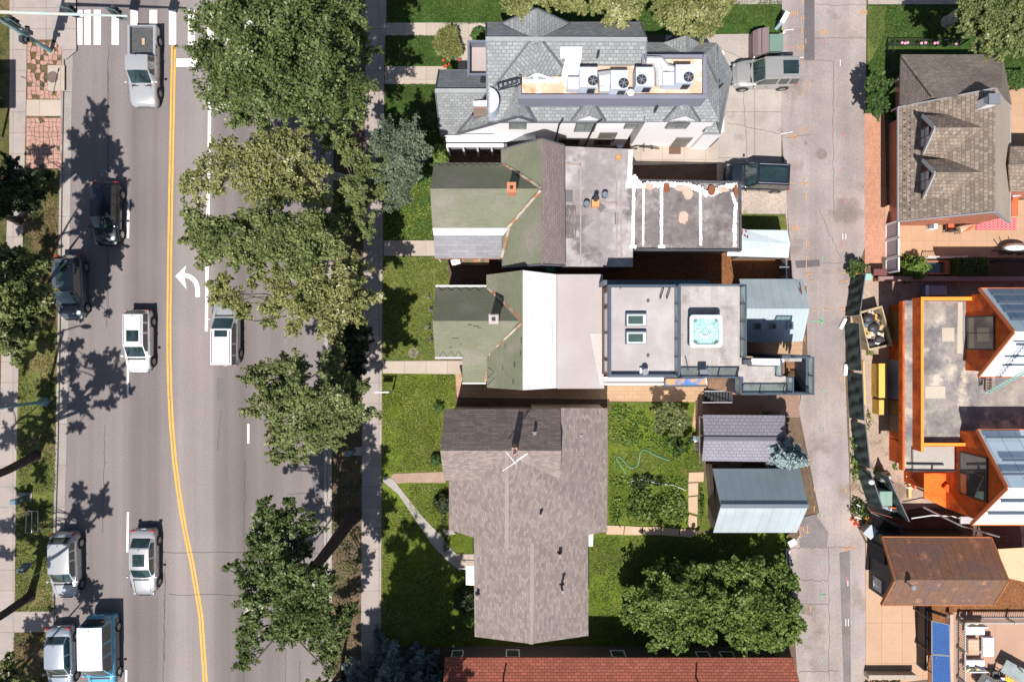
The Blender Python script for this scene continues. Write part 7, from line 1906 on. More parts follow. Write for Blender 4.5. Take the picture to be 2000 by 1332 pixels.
t = thing('motorcycle', 'motor scooter in grey and orange parked below the green cabinet', 'scooter', P(1735, 992, 0))
a, b = P(1722, 988, .5), P(1756, 996, .6)
for k_, p in enumerate((lerp(a, b, .08), lerp(a, b, .92))):
 wl = MB().tube([Vector((p.x, p.y, .33)) + Vector((.3 * math.cos(x_), 0, .3 * math.sin(x_))) for x_ in [2 * math.pi * i / 14 for i in range(15)]], .06, 6, cap=False).build('wheel', blackm, t)
MB().tube([lerp(a, b, .0), lerp(a, b, .25) + Vector((0, 0, .3)), lerp(a, b, .6) + Vector((0, 0, .28)), lerp(a, b, 1) + Vector((0, 0, .2))], [.08, .17, .2, .1], 10).build('bodywork', plain('scooter_grey', (.38, .40, .43), coat=.5), t, smooth=60)
MB().bar(lerp(a, b, .3) + Vector((0, .1, .5)), lerp(a, b, .95) + Vector((0, .16, .42)), .07, .05).build('trim', plain('cone_orange', (.8, .2, .04)), t)
mb = MB(); mb.bar(lerp(a, b, .2) + Vector((-.05, -.32, .62)), lerp(a, b, .2) + Vector((.05, .32, .62)), .04); mb.build('handlebar', blackm, t)
MB().box(lerp(a, b, .62) + Vector((0, 0, .5)), (.55, .24, .08), rz=.2).build('saddle', blackm, t, bevel=.03)
seat('site_chair', 'white plastic chair lying among the shade beside the screens', 1727, 935, .5, .5, .4, steel, whitepl, cat='chair')
seat('site_table', 'small steel trestle table beside the screens', 1716, 928, .7, .4, 1.4, steel, steel, cat='table', back=False, h=.7)
t = thing('barricade', 'red and white striped barricade board beside the pale yellow beam', 'barricade', P(1788, 945, 0))
MB().b2(P(1786, 0, .9).x, P(1790, 0, .9).x, P(0, 956, .9).y, P(0, 934, .9).y, .6, .9).build('board', plain('barricade_red', (.75, .14, .05)), t)
mb = MB(); mb.bar(P(1770, 930, .5), P(1789, 934, .85), .06); mb.bar(P(1770, 952, .5), P(1789, 955, .85), .06); mb.bar(P(1788, 934, G), P(1788, 934, .9), .05); mb.bar(P(1788, 956, G), P(1788, 956, .9), .05); mb.build('frame', whitepl, t)
tag(MB().bar(P(1776, 924, .35), P(1776, 972, .35), .2, .2).build('timber_beam', mat('pale_beam', (.66, .45, .20), var=.1, fine=.1)), 'pale yellow timber beam beside the red barricade board', 'beam')
tag(MB().tube([P(1742, 1010, 1.8), P(1700, 998, 1.8), P(1694, 990, 1.8)], .03, 5).build('handrail', mat('rusty_rail', (.22, .08, .06))), 'thin rusty handrail below the scooter', 'handrail')
tag(MB().tube([P(1803, 990, 2.2), P(1880, 1028, 2.2), P(1952, 1048, 2.2)], .06, 6).build('steel_pipe', steel), 'long grey pipe running diagonally under the second metal gable', 'pipe')
tag(MB().tube([P(1780, 1012, 1.6), P(1820, 1006, 1.7), P(1860, 1008, 1.7), P(1896, 1018, 1.6)], .04, 6).build('curved_rail', whitepl), 'curved white rail in the shade below the orange roof', 'rail')
t = thing('lattice_panel', 'white ribbed panel at the corner of the second metal gable', 'panel', P(1889, 1016, 0))
mb = MB(); addbox(mb, 1876, 1902, 1009, 1023, 2.6, 2.7); mb.build('sheet', mat('white_lattice', (.62, .6, .62), pat='plank', ps=(3, .13), mortar=.45, ms=.03), t); mb = MB(); mb.bar(P(1877, 1022, 2.6), P(1877, 1022, G), .08); mb.build('post', whitepl, t)
t = thing('tool_chest', 'grey steel chest in the shade north of the orange building', 'chest', P(1829, 568, 0))
mb = MB(); addbox(mb, 1809, 1850, 558, 577, G, .9); mb.build('body', plain('chest_grey', (.30, .29, .34)), t, bevel=.03); mb = MB(); addbox(mb, 1808, 1814, 557, 578, .9, .94); mb.build('rail', steel, t)
tag(MB().bar(P(1686, 705, .2), P(1689, 790, .2), .12, .12).build('plank', mat('pale_beam2', (.6, .4, .18), var=.1)), 'long pale plank on the gravel beside the screen', 'plank')
# ---- rusty barn and terraces at the bottom right
Rb = thing('barn', 'black-walled barn with rusty panel gable roof', 'barn', P(1840, 1110, 0), 0, 'houses east of the alley')
gable(Rb, (1748, 1132, 4.57), (1970, 1133, 4.57), (1723, 1049, 3.0), (1936, 1050, 3.0), (1722, 1181, 3.0), (1940, 1181, 3.0), rustm, rustm, plain('black_siding', (.022, .024, .026)), over=.15, endover=.55, t=.08, fascia=mat('rust_trim', (.33, .13, .05), var=.2, fine=.2))
xb = P(1748, 0, 4.57).x + .5
wall_window(Rb, (xb, P(0, 1132, 1).y - .15, 1.5), .85, 1.1, (-1, 0), plain('pale_grey_frame', (.45, .45, .47)), glassl, mull=1, hbars=0)
mb = MB(); mb.b2(xb - .08, xb + .01, P(0, 1090, 1).y, P(0, 1058, 1).y, .3, 2.5); mb.build('barn_door', mat('black_boards', (.05, .05, .052), uv=True, pat='plank', ps=(.2, 3), mortar=.4, pc=.7), Rb)
MB().tube([P(1769, 1138, 4.5), P(1772, 1138, 4.8), P(1782, 1146, 5.2)], .07, 10).build('flue_pipe', steel, Rb)
MB().cyl(P(1783, 1147, 5.2), .16, 5.2, 5.32, 14).build('flue_cap', steel, Rb)
t = thing('canopy', 'tan fabric canopy at the right edge beside the rusty barn', 'canopy', P(1975, 1105, 0))
mb = MB(); mb.slab([P3(q_) for q_ in ((1949, 1072, 2.9), (2060, 1066, 2.9), (2060, 1150, 2.6), (1966, 1128, 2.6))], .05); mb.build('fabric', mat('tan_canvas', (.50, .40, .25), var=.04), t)
mb = MB()
for x, y in ((1952, 1074), (1968, 1127)):
 c = P(x, y, 2.7); mb.bar((c.x, c.y, G), (c.x, c.y, 2.65), .08)
mb.build('post', wooda, t)
bl = mat('blue_solar_cells', (.032, .085, .24), rough=.2, spec=.8, uv=True, pat='tile', ps=(.16, .16), mortar=1.8, ms=.008, pc=.85, var=.1, coat=.5)
for i, (q_, la) in enumerate((([(1820, 1212, 2.9), (1854, 1220, 2.9), (1855, 1279, 2.7), (1820, 1276, 2.7)], 'upper blue solar panel beside the tan driveway slab'), ([(1820, 1278, 2.7), (1855, 1281, 2.7), (1857, 1345, 2.5), (1821, 1345, 2.5)], 'lower blue solar panel running out of the bottom edge'))):
 t = thing('solar_panel', la, 'solar panel', P3(q_[0]), 0, 'blue solar panels on posts')
 mb = MB(); mb.slab([P3(z) for z in q_], .04); mb.build('cells', bl, t)
 pp_ = [P3(z) for z in q_]
 mb = MB()
 for k_ in range(4):
  mb.bar(pp_[k_], pp_[(k_ + 1) % 4], .05, .06)
 mb.build('frame', steel, t)
 mb = MB(); mb.bar(pp_[0] + Vector((.3, -.2, 0)), Vector((pp_[0].x + .3, pp_[0].y - .2, G)), .08); mb.bar(pp_[2] + Vector((-.3, .3, 0)), Vector((pp_[2].x - .3, pp_[2].y + .3, G)), .08); mb.build('post', wooda, t)
wf = plain('grey_rail', (.40, .38, .36))
picket('terrace_railing', 'slatted railing along the left side of the terrace with white sofas', [(1865, 1206), (1865, 1260), (1865, 1318), (1865, 1345)], 1.05, wf, step=.16, cat='railing', group='terrace railings', rail=.1, pk=.035)
picket('terrace_railing', 'slatted railing along the top side of the terrace with white sofas', [(1866, 1204), (1960, 1204), (2040, 1204)], 1.05, wf, step=.16, cat='railing', group='terrace railings', rail=.1, pk=.035)
mb = MB(); addbox(mb, 1856, 1862, 1200, 1345, G, .75); tag(mb.build('low_wall', mat('pink_wall_cap', (.55, .36, .29), var=.08)), 'narrow pinkish wall top between the solar panels and the railing', 'wall')
mb = MB(); addbox(mb, 1806, 1810, 1182, 1310, G, 1.2); tag(mb.build('fence', blackm), 'thin black fence along the right side of the tan driveway slab', 'fence')
mb = MB(); addbox(mb, 1697, 1790, 1318, 1327, G, .9); tag(mb.build('low_wall', conc2), 'low concrete wall at the bottom of the tan driveway slab', 'wall')
mb = MB(); mb.bar(P(1812, 1190, .5), P(1852, 1204, 2.6), .22, .2); tag(mb.build('timber_post', wooda), 'thick grey timber leaning beside the solar panels', 'post')
zt = Z3 + .03
wfm = plain('white_cushion', (.72, .73, .78)); ycm = plain('yellow_cushion', (.62, .55, .34))
SO = 'white sofas on the terrace'
seat('sofa', 'white two-seat sofa at the top of the terrace with yellow pillows', 1896, 1224, 1.35, .75, math.pi, wfm, wfm, SO, cat='sofa', ncush=2)
seat('sofa', 'white backless two-seat sofa right of the wooden coffee table', 1922, 1257, 1.35, .85, math.pi / 2, wfm, wfm, SO, cat='sofa', ncush=2, back=False)
seat('sofa', 'white two-seat sofa at the bottom of the terrace with yellow pillows', 1896, 1292, 1.35, .75, 0, wfm, wfm, SO, cat='sofa', ncush=2)
seat('coffee_table', 'square slatted wooden coffee table between the white sofas', 1893, 1258, .8, 1.2, 0, mat('table_wood', (.56, .38, .27), var=.1), mat('table_planks', (.60, .42, .30), pat='plank', ps=(3, .25), mortar=.6, ms=.02, var=.08), cat='table', back=False, h=.40)
for x, y, rz, la in ((1890, 1215, .3, 'yellow pillow at the left of the top white sofa'), (1903, 1215, -.2, 'yellow pillow at the right of the top white sofa'), (1888, 1306, .4, 'yellow pillow at the left of the bottom white sofa'), (1899, 1308, 0, 'yellow pillow in the middle of the bottom white sofa'), (1909, 1306, -.3, 'yellow pillow at the right of the bottom white sofa')):
 tag(MB().box((P(x, y, .8).x, P(x, y, .8).y, .82), (.42, .2, .36), rz=rz).build('pillow', ycm, bevel=.07), la, 'pillow', 'yellow pillows')
mesh_ = plain('charcoal_mesh', (.10, .095, .09))
for x, y, rz, la in ((1934, 1310, 0, 'charcoal terrace chair between sofa and dining table'), (1906, 1325, .6, 'charcoal terrace chair left at the bottom edge'), (1948, 1322, 0, 'pale charcoal-framed terrace chair below the dining table'), (1972, 1300, 2.3, 'charcoal terrace chair above the dining table')):
 seat('terrace_chair', la, x, y, .5, .5, rz, mesh_, mesh_ if x != 1948 else wfm, 'terrace chairs', arms=True)
c = P(1984, 1312, .8)
t = thing('dining_table', 'grey glass dining table set diagonally at the right edge of the terrace', 'table', (c.x, c.y, zt), -.5)
local(MB().box((0, 0, .72), (2.2, .95, .05)), 'tabletop', glassl, t)
for sx in (-1, 1):
 for sy in (-1, 1):
  local(MB().bar((sx * 1.0, sy * .4, 0), (sx * 1.0, sy * .4, .7), .06), 'leg', mesh_, t)
c = P(1925, 1328, .8)
t = thing('side_table', 'dark table with a steel tray at the bottom edge of the terrace', 'table', (c.x, c.y, zt), -.6)
local(MB().box((0, 0, .70), (1.1, .8, .05)), 'tabletop', mesh_, t); local(MB().box((.1, 0, .75), (.5, .3, .04)), 'tray', steel, t)
for sx in (-1, 1):
 for sy in (-1, 1):
  local(MB().bar((sx * .5, sy * .35, 0), (sx * .5, sy * .35, .68), .05), 'leg', mesh_, t)
t = thing('bin', 'pale blue-grey lidded bin at the upper left corner of the rusty barn', 'bin', P(1700, 1034, 0), -.75)
c = P(1692, 1034, .5); t.location = (c.x, c.y, G)
local(MB().hull([(-.32, -.36, .95), (.32, -.36, .95), (.32, .36, .95), (-.32, .36, .95)], [(-.26, -.28, .05), (.26, -.28, .05), (.26, .28, .05), (-.26, .28, .05)]), 'body', plain('bin_grey', (.30, .34, .38)), t)
local(MB().box((0, 0, 1.0), (.74, .82, .09)), 'lid', plain('bin_lid', (.42, .47, .52)), t, bevel=.04)
for sy in (-.25, .25):
 local(MB().tube([(-.33, sy - .03, .12), (-.33, sy + .03, .12)], .11, 10), 'wheel', blackm, t)
t = thing('post_sign', 'small white T-shaped post among the corner plants', 'post', P(1680, 1003, 0))
mb = MB(); mb.bar(P(1679, 1006, G), P(1679, 1006, 1.0), .06); mb.build('post', whitepl, t); mb = MB(); mb.bar(P(1673, 985, 1.0), P(1680, 989, 1.0), .06); mb.bar(P(1669, 1009, .8), P(1682, 1013, .8), .05); mb.build('crossbar', whitepl, t)
t = thing('shade_frame', 'low dark timber frame wall left of the scooter shade', 'wall', P(1740, 1035, 0))
mb = MB(); mb.bar(P(1735, 1020, .8), P(1751, 1024, .8), .08, 1.4); mb.bar(P(1751, 1024, .8), P(1751, 1044, .8), .08, 1.4); mb.build('panel', darkw, t); mb = MB(); mb.bar(P(1700, 1000, 1.2), P(1751, 1024, 1.5), .06, .06); mb.build('cap_rail', wooda, t)
# ================================================================ VEHICLES
tyre = mat('tyre_rubber', (.022, .022, .024), rough=.8, var=.1); rimm = plain('alloy', (.52, .53, .55), rough=.3, metal=.7)
cgl = mat('car_glass', (.018, .035, .035), rough=.04, spec=1.0, coat=1.0, var=.4, vs=1.5, fine=0)
redl = plain('tail_red', (.45, .02, .02), rough=.2, coat=.6); hl = plain('headlamp', (.28, .30, .32), rough=.15, coat=.8)
def paint(name, col, metal=.3):
 return mat(name, col, rough=.28, metal=metal, spec=.6, coat=1.0, var=.02, fine=0, vs=1)
PROF = {
 'suv': [(-.5, .60, .50), (-.492, .78, .78), (-.47, .90, .97), (-.42, .97, 1.05), (-.25, 1, 1.06), (0, 1, 1.03), (.16, 1, 1.00), (.27, .985, .96), (.36, .945, .90), (.41, .89, .84), (.45, .79, .76), (.478, .64, .68), (.492, .48, .60), (.5, .28, .5)],
 'sedan': [(-.5, .70, .50), (-.49, .84, .75), (-.46, .92, .92), (-.38, .97, .97), (-.25, 1, .97), (0, 1, .95), (.16, 1, .93), (.26, .985, .89), (.35, .94, .82), (.41, .87, .76), (.45, .76, .68), (.478, .61, .60), (.492, .45, .54), (.5, .26, .45)],
 'van': [(-.5, .90, .55), (-.495, .95, .95), (-.48, .98, 1.12), (-.3, 1, 1.14), (0, 1, 1.12), (.2, 1, 1.10), (.33, .99, 1.05), (.42, .96, .95), (.46, .92, .85), (.488, .82, .70), (.5, .70, .5)],
 'pickup': [(-.5, .94, .52), (-.495, .97, .68), (-.48, .985, .74), (-.2, .99, .75), (-.12, 1, .78), (-.115, 1, 1.02), (.1, 1, 1.02), (.2, .99, 1.0), (.36, .97, .93), (.44, .94, .86), (.48, .86, .76), (.497, .72, .6), (.5, .64, .48)],
}
def car(kind, name, label, cx, cy, ang, L, W, H, pm, cab, roofm=None, lower=None, sunroof=None, rails=None, group='cars parked and driving on the main road', cat='car', rear_dark=False, lights=True, glassroof=False):
 """cab = (rear base, rear top, front top, front base) along the length, in fractions of L (front positive)"""
 c = P(cx, cy, 0)
 z0 = 0.0 if cx < 640 else Z3 + .02
 t = thing(name, label, cat, (c.x, c.y, z0), R(ang), group)
 hw = W / 2
 pr = PROF[kind]
 dense = []
 for (a, b) in zip(pr, pr[1:]):
  dense.append(a)
 dense.append(pr[-1])
 mb = MB(); rings = []
 for (f, wf_, zt_) in dense:
  x = f * L; w_ = hw * wf_
  half = [(w_ * .88, .20), (w_ * .985, .30), (w_, .52), (w_ * .995, zt_ - .22 if zt_ > .8 else zt_ * .75), (w_ * .955, zt_ - .07), (w_ * .86, zt_ - .01), (w_ * .45, zt_ + .02)]
  rings.append([Vector((x, -y, z)) for y, z in half] + [Vector((x, 0, zt_ + .03))] + [Vector((x, y, z)) for y, z in half[::-1]])
 n = len(rings[0])
 for i in range(len(rings) - 1):
  for k_ in range(n - 1):
   mb.poly([rings[i][k_], rings[i + 1][k_], rings[i + 1][k_ + 1], rings[i][k_ + 1]])
  mb.poly([rings[i][0], rings[i][n - 1], rings[i + 1][n - 1], rings[i + 1][0]])
 mb.poly(rings[0]); mb.poly(rings[-1][::-1])
 local(mb, 'body', pm, t, smooth=50)
 if lower:
  mb = MB()
  for s in (-1, 1):
   mb.box((0, s * (hw + .004), .52), (L * .88, .012, .42))
  local(mb, 'side_graphic', lower, t)
 # wheels
 rw = .34 if kind == 'sedan' else .37
 for fx in (-.31 if kind != 'pickup' else -.33, .315):
  for s in (-1, 1):
   x = fx * L
   local(MB().tube([(x, s * (hw - .02), rw), (x, s * (hw + .006), rw)], rw + .06, 20), 'wheel_arch', blackm, t)
   wh = local(MB().tube([(x, s * (hw - .2), rw), (x, s * (hw + .0), rw), (x, s * (hw + .03), rw)], [rw, rw, rw - .03], 20), 'wheel', tyre, t)
   local(MB().tube([(x, s * (hw + .0), rw), (x, s * (hw + .036), rw)], rw * .62, 10), 'rim', rimm, wh)
   mb = MB()
   for k_ in range(5):
    a = k_ * 1.2566 + .6
    mb.bar((x + .08 * math.cos(a), s * (hw + .04), rw + .08 * math.sin(a)), (x + rw * .5 * math.cos(a), s * (hw + .04), rw + rw * .5 * math.sin(a)), .035, .02)
   local(mb, 'spoke_pattern', blackm, wh)  # black bars painted for the shaded gaps between the rim spokes
 # greenhouse
 rb, rt, ft, fb = [v * L for v in cab]
 zb = 1.0 if kind in ('suv', 'pickup') else (.93 if kind == 'sedan' else 1.08)
 wb, wt = hw * .93, hw * (.78 if kind != 'van' else .86)
 if kind == 'sedan':
  wt = hw * .74
 def hz(x, y, G_):
  t_ = (fb - .14 * (y / wb) ** 2 - x) / max(fb - ft, .01) if x > ft else (x - rb - .05 * (y / wb) ** 2) / max(rt - rb, .01) if x < rt else 1
  F_ = max(0., min(1., t_)) ** .9
  q = (max(0, 1 - F_) ** 2.6 + max(0, 1 - G_) ** 2.6) ** (1 / 2.6)
  um = (x - rt) / (ft - rt)
  return zb - .02 + (H - .05 - zb) * max(0, 1 - q) + .05 * max(0, 1 - (y / wt) ** 2) * F_ + .02 * max(0, 1 - (2 * um - 1) ** 2)
 def roofp(u, v):
  x, y = rt + (ft - rt) * u, wt * (2 * v - 1)
  return Vector((x, y, hz(x, y, 1)))
 ws = {'van': ((.02, .40), (.45, .70), (.75, 1.12)), 'pickup': ((-.15, .38), (.46, 1.2)), 'sedan': ((-.25, .46), (.52, 1.35)), 'suv': ((-.02, .24), (.29, .56), (.61, 1.16))}[kind]
 xw = sorted({rt + (ft - rt) * v for w_ in ws for v in w_})
 xs = sorted({rb + (rt - rb) * f for f in (0, .07, .3, .6, .9, 1)} | {rt + (ft - rt) * f for f in (.15, .3, .45, .6, .75, .9)} | {ft + (fb - ft) * f for f in (0, .06, .25, .5, .75, .93, 1)} | set(xw))
 if sunroof:
  xs = sorted(set(xs) | {rt + (ft - rt) * v for v in sunroof})
 sf = (0, .10, .35, .65, .90, 1)
 cols = [(-wb + (wb - wt) * f, f) for f in sf] + [(wt * f, 1) for f in (-.93, -.62, -.3, 0, .3, .62, .93)] + [(wb - (wb - wt) * f, f) for f in sf[::-1]]
 parts = {}
 for i in range(len(xs) - 1):
  for j in range(len(cols) - 1):
   xa, xb_ = xs[i], xs[i + 1]; (ya, ga), (yb_, gb) = cols[j], cols[j + 1]
   xm, ym, gm_ = (xa + xb_) / 2, (ya + yb_) / 2, (ga + gb) / 2
   key = 'roof' if rt < xm < ft and abs(ym) < wt else 'cabin'
   if abs(ym) < wt * .93:
    if ft + .06 * (fb - ft) < xm < ft + .93 * (fb - ft): key = 'windshield'
    elif rb + .07 * (rt - rb) < xm < rb + .9 * (rt - rb): key = 'rear_window'
    elif sunroof and abs(ym) < wt * .62 and rt + (ft - rt) * sunroof[0] < xm < rt + (ft - rt) * sunroof[1]: key = 'sunroof'
   elif abs(ym) > wt and .1 < gm_ < .9:
    for k_, (w0, w1) in enumerate(ws):
     if rt + (ft - rt) * w0 < xm < rt + (ft - rt) * w1: key = ('window', k_, ym > 0)
   parts.setdefault(key, MB()).poly([Vector((xa, ya, hz(xa, ya, ga))), Vector((xb_, ya, hz(xb_, ya, ga))), Vector((xb_, yb_, hz(xb_, yb_, gb))), Vector((xa, yb_, hz(xa, yb_, gb)))])
 for key, m_ in parts.items():
  nm_ = key if isinstance(key, str) else key[0]
  local(m_, nm_, {'roof': roofm or pm, 'cabin': pm}.get(nm_, cgl), t, smooth=60)
 # lights, mirrors, bumpers
 fz = .62 if kind != 'van' else .72
 for s in (-1, 1):
  local(MB().ell((L * .452, s * hw * .70, fz + .07), (.15, .13, .06), 10, 6), 'headlight', hl, t, smooth=60)
  local(MB().box((-L * .482, s * hw * .80, .86 if kind != 'pickup' else .62), (.12, .24, .26)), 'taillight', redl, t, bevel=.03)
  local(MB().ell((fb - .12, s * (hw + .08), zb + .06), (.09, .12, .08), 10, 6), 'mirror', pm, t, smooth=60)
 local(MB().box((L * .487, 0, .38), (.10, W * .66, .22)), 'front_bumper', blackm, t, bevel=.04)
 local(MB().box((-L * .487, 0, .40), (.10, W * .72, .20)), 'rear_bumper', blackm if kind != 'pickup' else steel, t, bevel=.04)
 local(MB().box((fb + .10, 0, zb - .01), (.12, W * .70, .02)), 'wiper_cowl', blackm, t)
 mb = MB()
 for s in (-1, 1):               # shut lines of bonnet and doors, handles
  mb.bar((fb + .12, s * hw * .66, zb + .005), (L * .44, s * hw * .56, .80 if kind != 'van' else .93), .014, .02)
  for f_ in (.16, -.07, -.27):
   mb.bar((f_ * L, s * (hw + .001), .35), (f_ * L, s * (hw * .975), zb - .06), .015, .012)
  for f_ in (-.02, -.23):
   mb.bar((f_ * L - .1, s * (hw * .995 + .01), zb - .16), (f_ * L + .08, s * (hw * .995 + .01), zb - .16), .03, .02)
 mb.bar((L * .443, -hw * .5, .84 if kind != 'van' else .97), (L * .443, hw * .5, .84 if kind != 'van' else .97), .014, .02)
 local(mb, 'shut_line', blackm, t)
 local(MB().box((L * .492, 0, .60), (.05, W * .42, .13)), 'grille', blackm, t)
 local(MB().box((-L * .497, 0, .66), (.03, .32, .15)), 'number_plate', whitepl, t)
 if rails:
  for v in (.07, .93):
   pts = [roofp(u, v) + Vector((0, 0, .05)) for u in (.04, .3, .6, .95)]
   local(MB().tube(pts, .02, 6), 'roof_rail', rails, t)
 local(MB().tube([roofp(.08, .5), roofp(.05, .5) + Vector((-.05, 0, .12))], .015, 5), 'antenna', blackm, t)
 if kind == 'pickup':
  x0, x1 = -L * .49, -L * .125
  mb = MB()
  for s in (-1, 1):
   mb.b2(x0, x1, s * (hw - .17), s * (hw - .015), .70, 1.04)
  mb.b2(x0, x0 + .08, -(hw - .17), hw - .17, .70, 1.02); mb.b2(x1 - .06, x1, -(hw - .17), hw - .17, .70, 1.02)
  local(mb, 'bed_wall', pm, t, bevel=.03)
  local(MB().b2(x0 + .08, x1 - .06, -(hw - .17), hw - .17, .72, .80), 'bed_floor', mat('bed_liner', (.10, .10, .105), var=.15, pat='plank', ps=(.2, .16), mortar=.7), t)
  local(MB().box((x0 + 1.1, .05, .84), (.45, .2, .05)), 'bed_scrap', mat('cardboard_scrap', (.5, .36, .22)), t)
 return t
silver = paint('silver_paint', (.44, .445, .455)); silver2 = paint('cool_silver_paint', (.33, .37, .43)); blackp = paint('black_paint', (.010, .014, .022), .1); greyp = paint('graphite_paint', (.105, .11, .13)); whitecar = paint('white_paint_car', (.66, .66, .68), .0)
champ = paint('champagne_paint', (.36, .355, .34)); navyp = paint('midnight_paint', (.012, .018, .03), .2); bluev = paint('sky_blue_paint', (.10, .38, .55), .1); whitev = paint('van_white', (.74, .74, .76), 0)
car('pickup', 'pickup_truck', 'silver pickup truck with an open bed stopped below the crosswalk', 291, 138, -90, 5.75, 2.0, 1.78, silver, (-.12, -.075, .10, .235), cat='pickup truck')
car('suv', 'car', 'black hatchback driving down beside the dashed lane line', 219, 421, -91, 4.55, 1.9, 1.52, blackp, (-.47, -.40, .07, .24), rails=None)
car('suv', 'car', 'dark grey car with glass sunroof parked at the left kerb near the top', 150, 563, -88, 4.65, 1.92, 1.62, greyp, (-.48, -.42, .08, .25), sunroof=(.10, .80))
car('suv', 'car', 'white car with black sunroof and roof rails driving beside the yellow line', 281, 667, -90, 4.55, 1.8, 1.55, whitecar, (-.49, -.42, .07, .25), sunroof=(.50, .86), rails=steel)
car('suv', 'car', 'white and silver wagon driving up, partly under the leaves', 449, 651, 90, 4.7, 1.88, 1.62, silver, (-.495, -.475, .06, .24), roofm=whitev, sunroof=(.78, .97), rails=steel)
car('suv', 'car', 'silver hatchback parked at the left kerb beside the grass strip', 140, 1097, -89, 4.7, 1.92, 1.55, silver, (-.45, -.36, .08, .25))
car('sedan', 'car', 'silver sedan with glass roof driving down beside the dashed lane line', 291, 1092, -90, 4.8, 1.86, 1.45, silver, (-.40, -.24, .06, .22), sunroof=(.25, .85))
car('sedan', 'car', 'silver sedan parked at the bottom left next to the blue van', 130, 1276, -89, 4.55, 1.86, 1.46, silver2, (-.38, -.27, .10, .25))
v_ = car('van', 'van', 'sky-blue van with a flat white roof at the bottom edge', 211, 1262, -89, 5.1, 2.0, 2.25, bluev, (-.485, -.44, .14, .33), roofm=whitev, lower=paint('navy_graphic', (.015, .025, .06), .1), cat='van')
car('suv', 'car', 'champagne off-road car with dark glass roof parked by the brown dumpster', 1483, 154, 181.5, 4.55, 1.98, 1.88, champ, (-.49, -.47, .06, .20), sunroof=(.05, .50), rails=steel, group='cars parked off the alley', cat='car')
car('suv', 'car', 'midnight blue car parked nose-in beside the dark flat roof', 1470, 351, 177.5, 4.55, 1.95, 1.70, navyp, (-.49, -.43, .07, .22), sunroof=(.08, .92), rails=steel, group='cars parked off the alley', cat='car')
# ================================================================ STREET FURNITURE, SIGNS, YARD THINGS, PERSON
teal = mat('teal_enamel', (.17, .30, .32), rough=.5, var=.12, fine=.08, col2=(.30, .40, .40), c2=(.5, .65), c2s=.8)
t = thing('traffic_signal', 'pale teal traffic signal mast with its long arm over the crosswalk', 'traffic signal', P(103, 103, G))
b = P(103, 103, 0)
MB().tube([(b.x, b.y, G), (b.x, b.y, 7.4)], [.16, .11], 12).build('mast', teal, t)
MB().cyl(b, .28, G, G + .12, 12).build('base_plate', mat('rusty_base', (.35, .25, .2), var=.3), t)
tip = P(250, 32, 6.2); st = Vector((b.x, b.y, 6.2))
MB().tube([st, st.lerp(tip, .5), tip], [.13, .10, .06], 10).build('mast_arm', mat('pale_teal', (.40, .47, .46), var=.1, col2=(.5, .42, .36), c2=(.55, .65), c2s=.5), t)
lampR, lampY, lampG = plain('signal_red', (.25, .02, .02)), plain('signal_amber', (.25, .13, .01)), plain('signal_green', (.02, .2, .1))
def head(p, facing, ped=False):
 """signal housing hanging at p; facing = unit vector of the lenses"""
 f = Vector(facing).normalized(); u = Vector((-f.y, f.x, 0)); up = Vector((0, 0, 1))
 hh_, ww_ = (.5, .42) if ped else (1.05, .36)
 def bx(d0, d1, w_, h_, zc):
  q = [p + u * sx * w_ / 2 + up * (zc + sz * h_ / 2) + f * d0 for sx, sz in ((-1, -1), (1, -1), (1, 1), (-1, 1))]
  return MB().hull([x + f * (d1 - d0) for x in q], q)
 hd = bx(-.12, .14, ww_, hh_, -hh_ / 2 + .35).build('signal_head', plain('signal_black', (.035, .045, .05)), t)
 if not ped:
  bx(-.02, .0, ww_ + .34, hh_ + .34, -hh_ / 2 + .35).build('backplate', plain('backplate_teal', (.10, .17, .18)), hd)
 for k_, m_ in enumerate((lampR, lampY, lampG) if not ped else (lampR,)):
  z = .35 - .18 - k_ * .34 if not ped else .1
  c = p + up * z + f * .14
  MB().tube([c, c + f * .03], .13, 12).build('lens', m_, hd)
  v = MB(); v.tube([c + up * .02, c + up * .02 + f * .22], .145, 10, cap=False); v.build('visor', MATS['signal_black'], hd)
for fr_ in (.58, .90):
 p = st.lerp(tip, fr_); head(p + Vector((0, .22, 0)), (.25, 1, 0))
p = Vector((b.x, b.y, 3.0)); head(p + Vector((.35, .1, 0)), (0, 1, 0), True); head(p + Vector((-.1, -.35, -.2)), (1, 0, 0), True)
head(Vector((b.x + .3, b.y + .1, 4.6)), (.2, 1, 0))
MB().bar((b.x, b.y, 3.1), (b.x + .3, b.y + .1, 3.1), .06).build('bracket', teal, t)
def sign_post(label, bx_, by_, h, board=None, head_col=(.1, .12, .13), lean=(0, 0), cat='sign', bw=.35, bh=.45, face=0.0, writing=None, bz=None):
 c = P(bx_, by_, 0)
 t = thing('street_sign', label, cat, (c.x, c.y, G), 0, 'sign posts along the west walk' if bx_ < 200 else None)
 if bx_ > 200: pass
 MB().tube([(c.x, c.y, G), (c.x, c.y, h)], .03, 8).build('post', steel, t)
 u = Vector((math.cos(face), math.sin(face), 0)); zc = h - bh / 2 if bz is None else bz
 MB().bar(Vector((c.x, c.y, zc)) - u * bw / 2, Vector((c.x, c.y, zc)) + u * bw / 2, .02, bh).build('sign_board', plain('sign_%d' % int(head_col[0] * 1000) if False else 'sign_board_' + ('red' if head_col[0] > .3 else 'dark' if head_col[0] < .2 else 'grey'), head_col), t)
 return t
sign_post('slim dark sign post at the planting strip below the manhole pad', 107, 185, 3.4, bw=.12, bh=.4)
sign_post('small sign post beside the parked silver hatchback', 88, 1112, 2.3, bw=.4, bh=.3, head_col=(.25, .29, .31), face=.4)
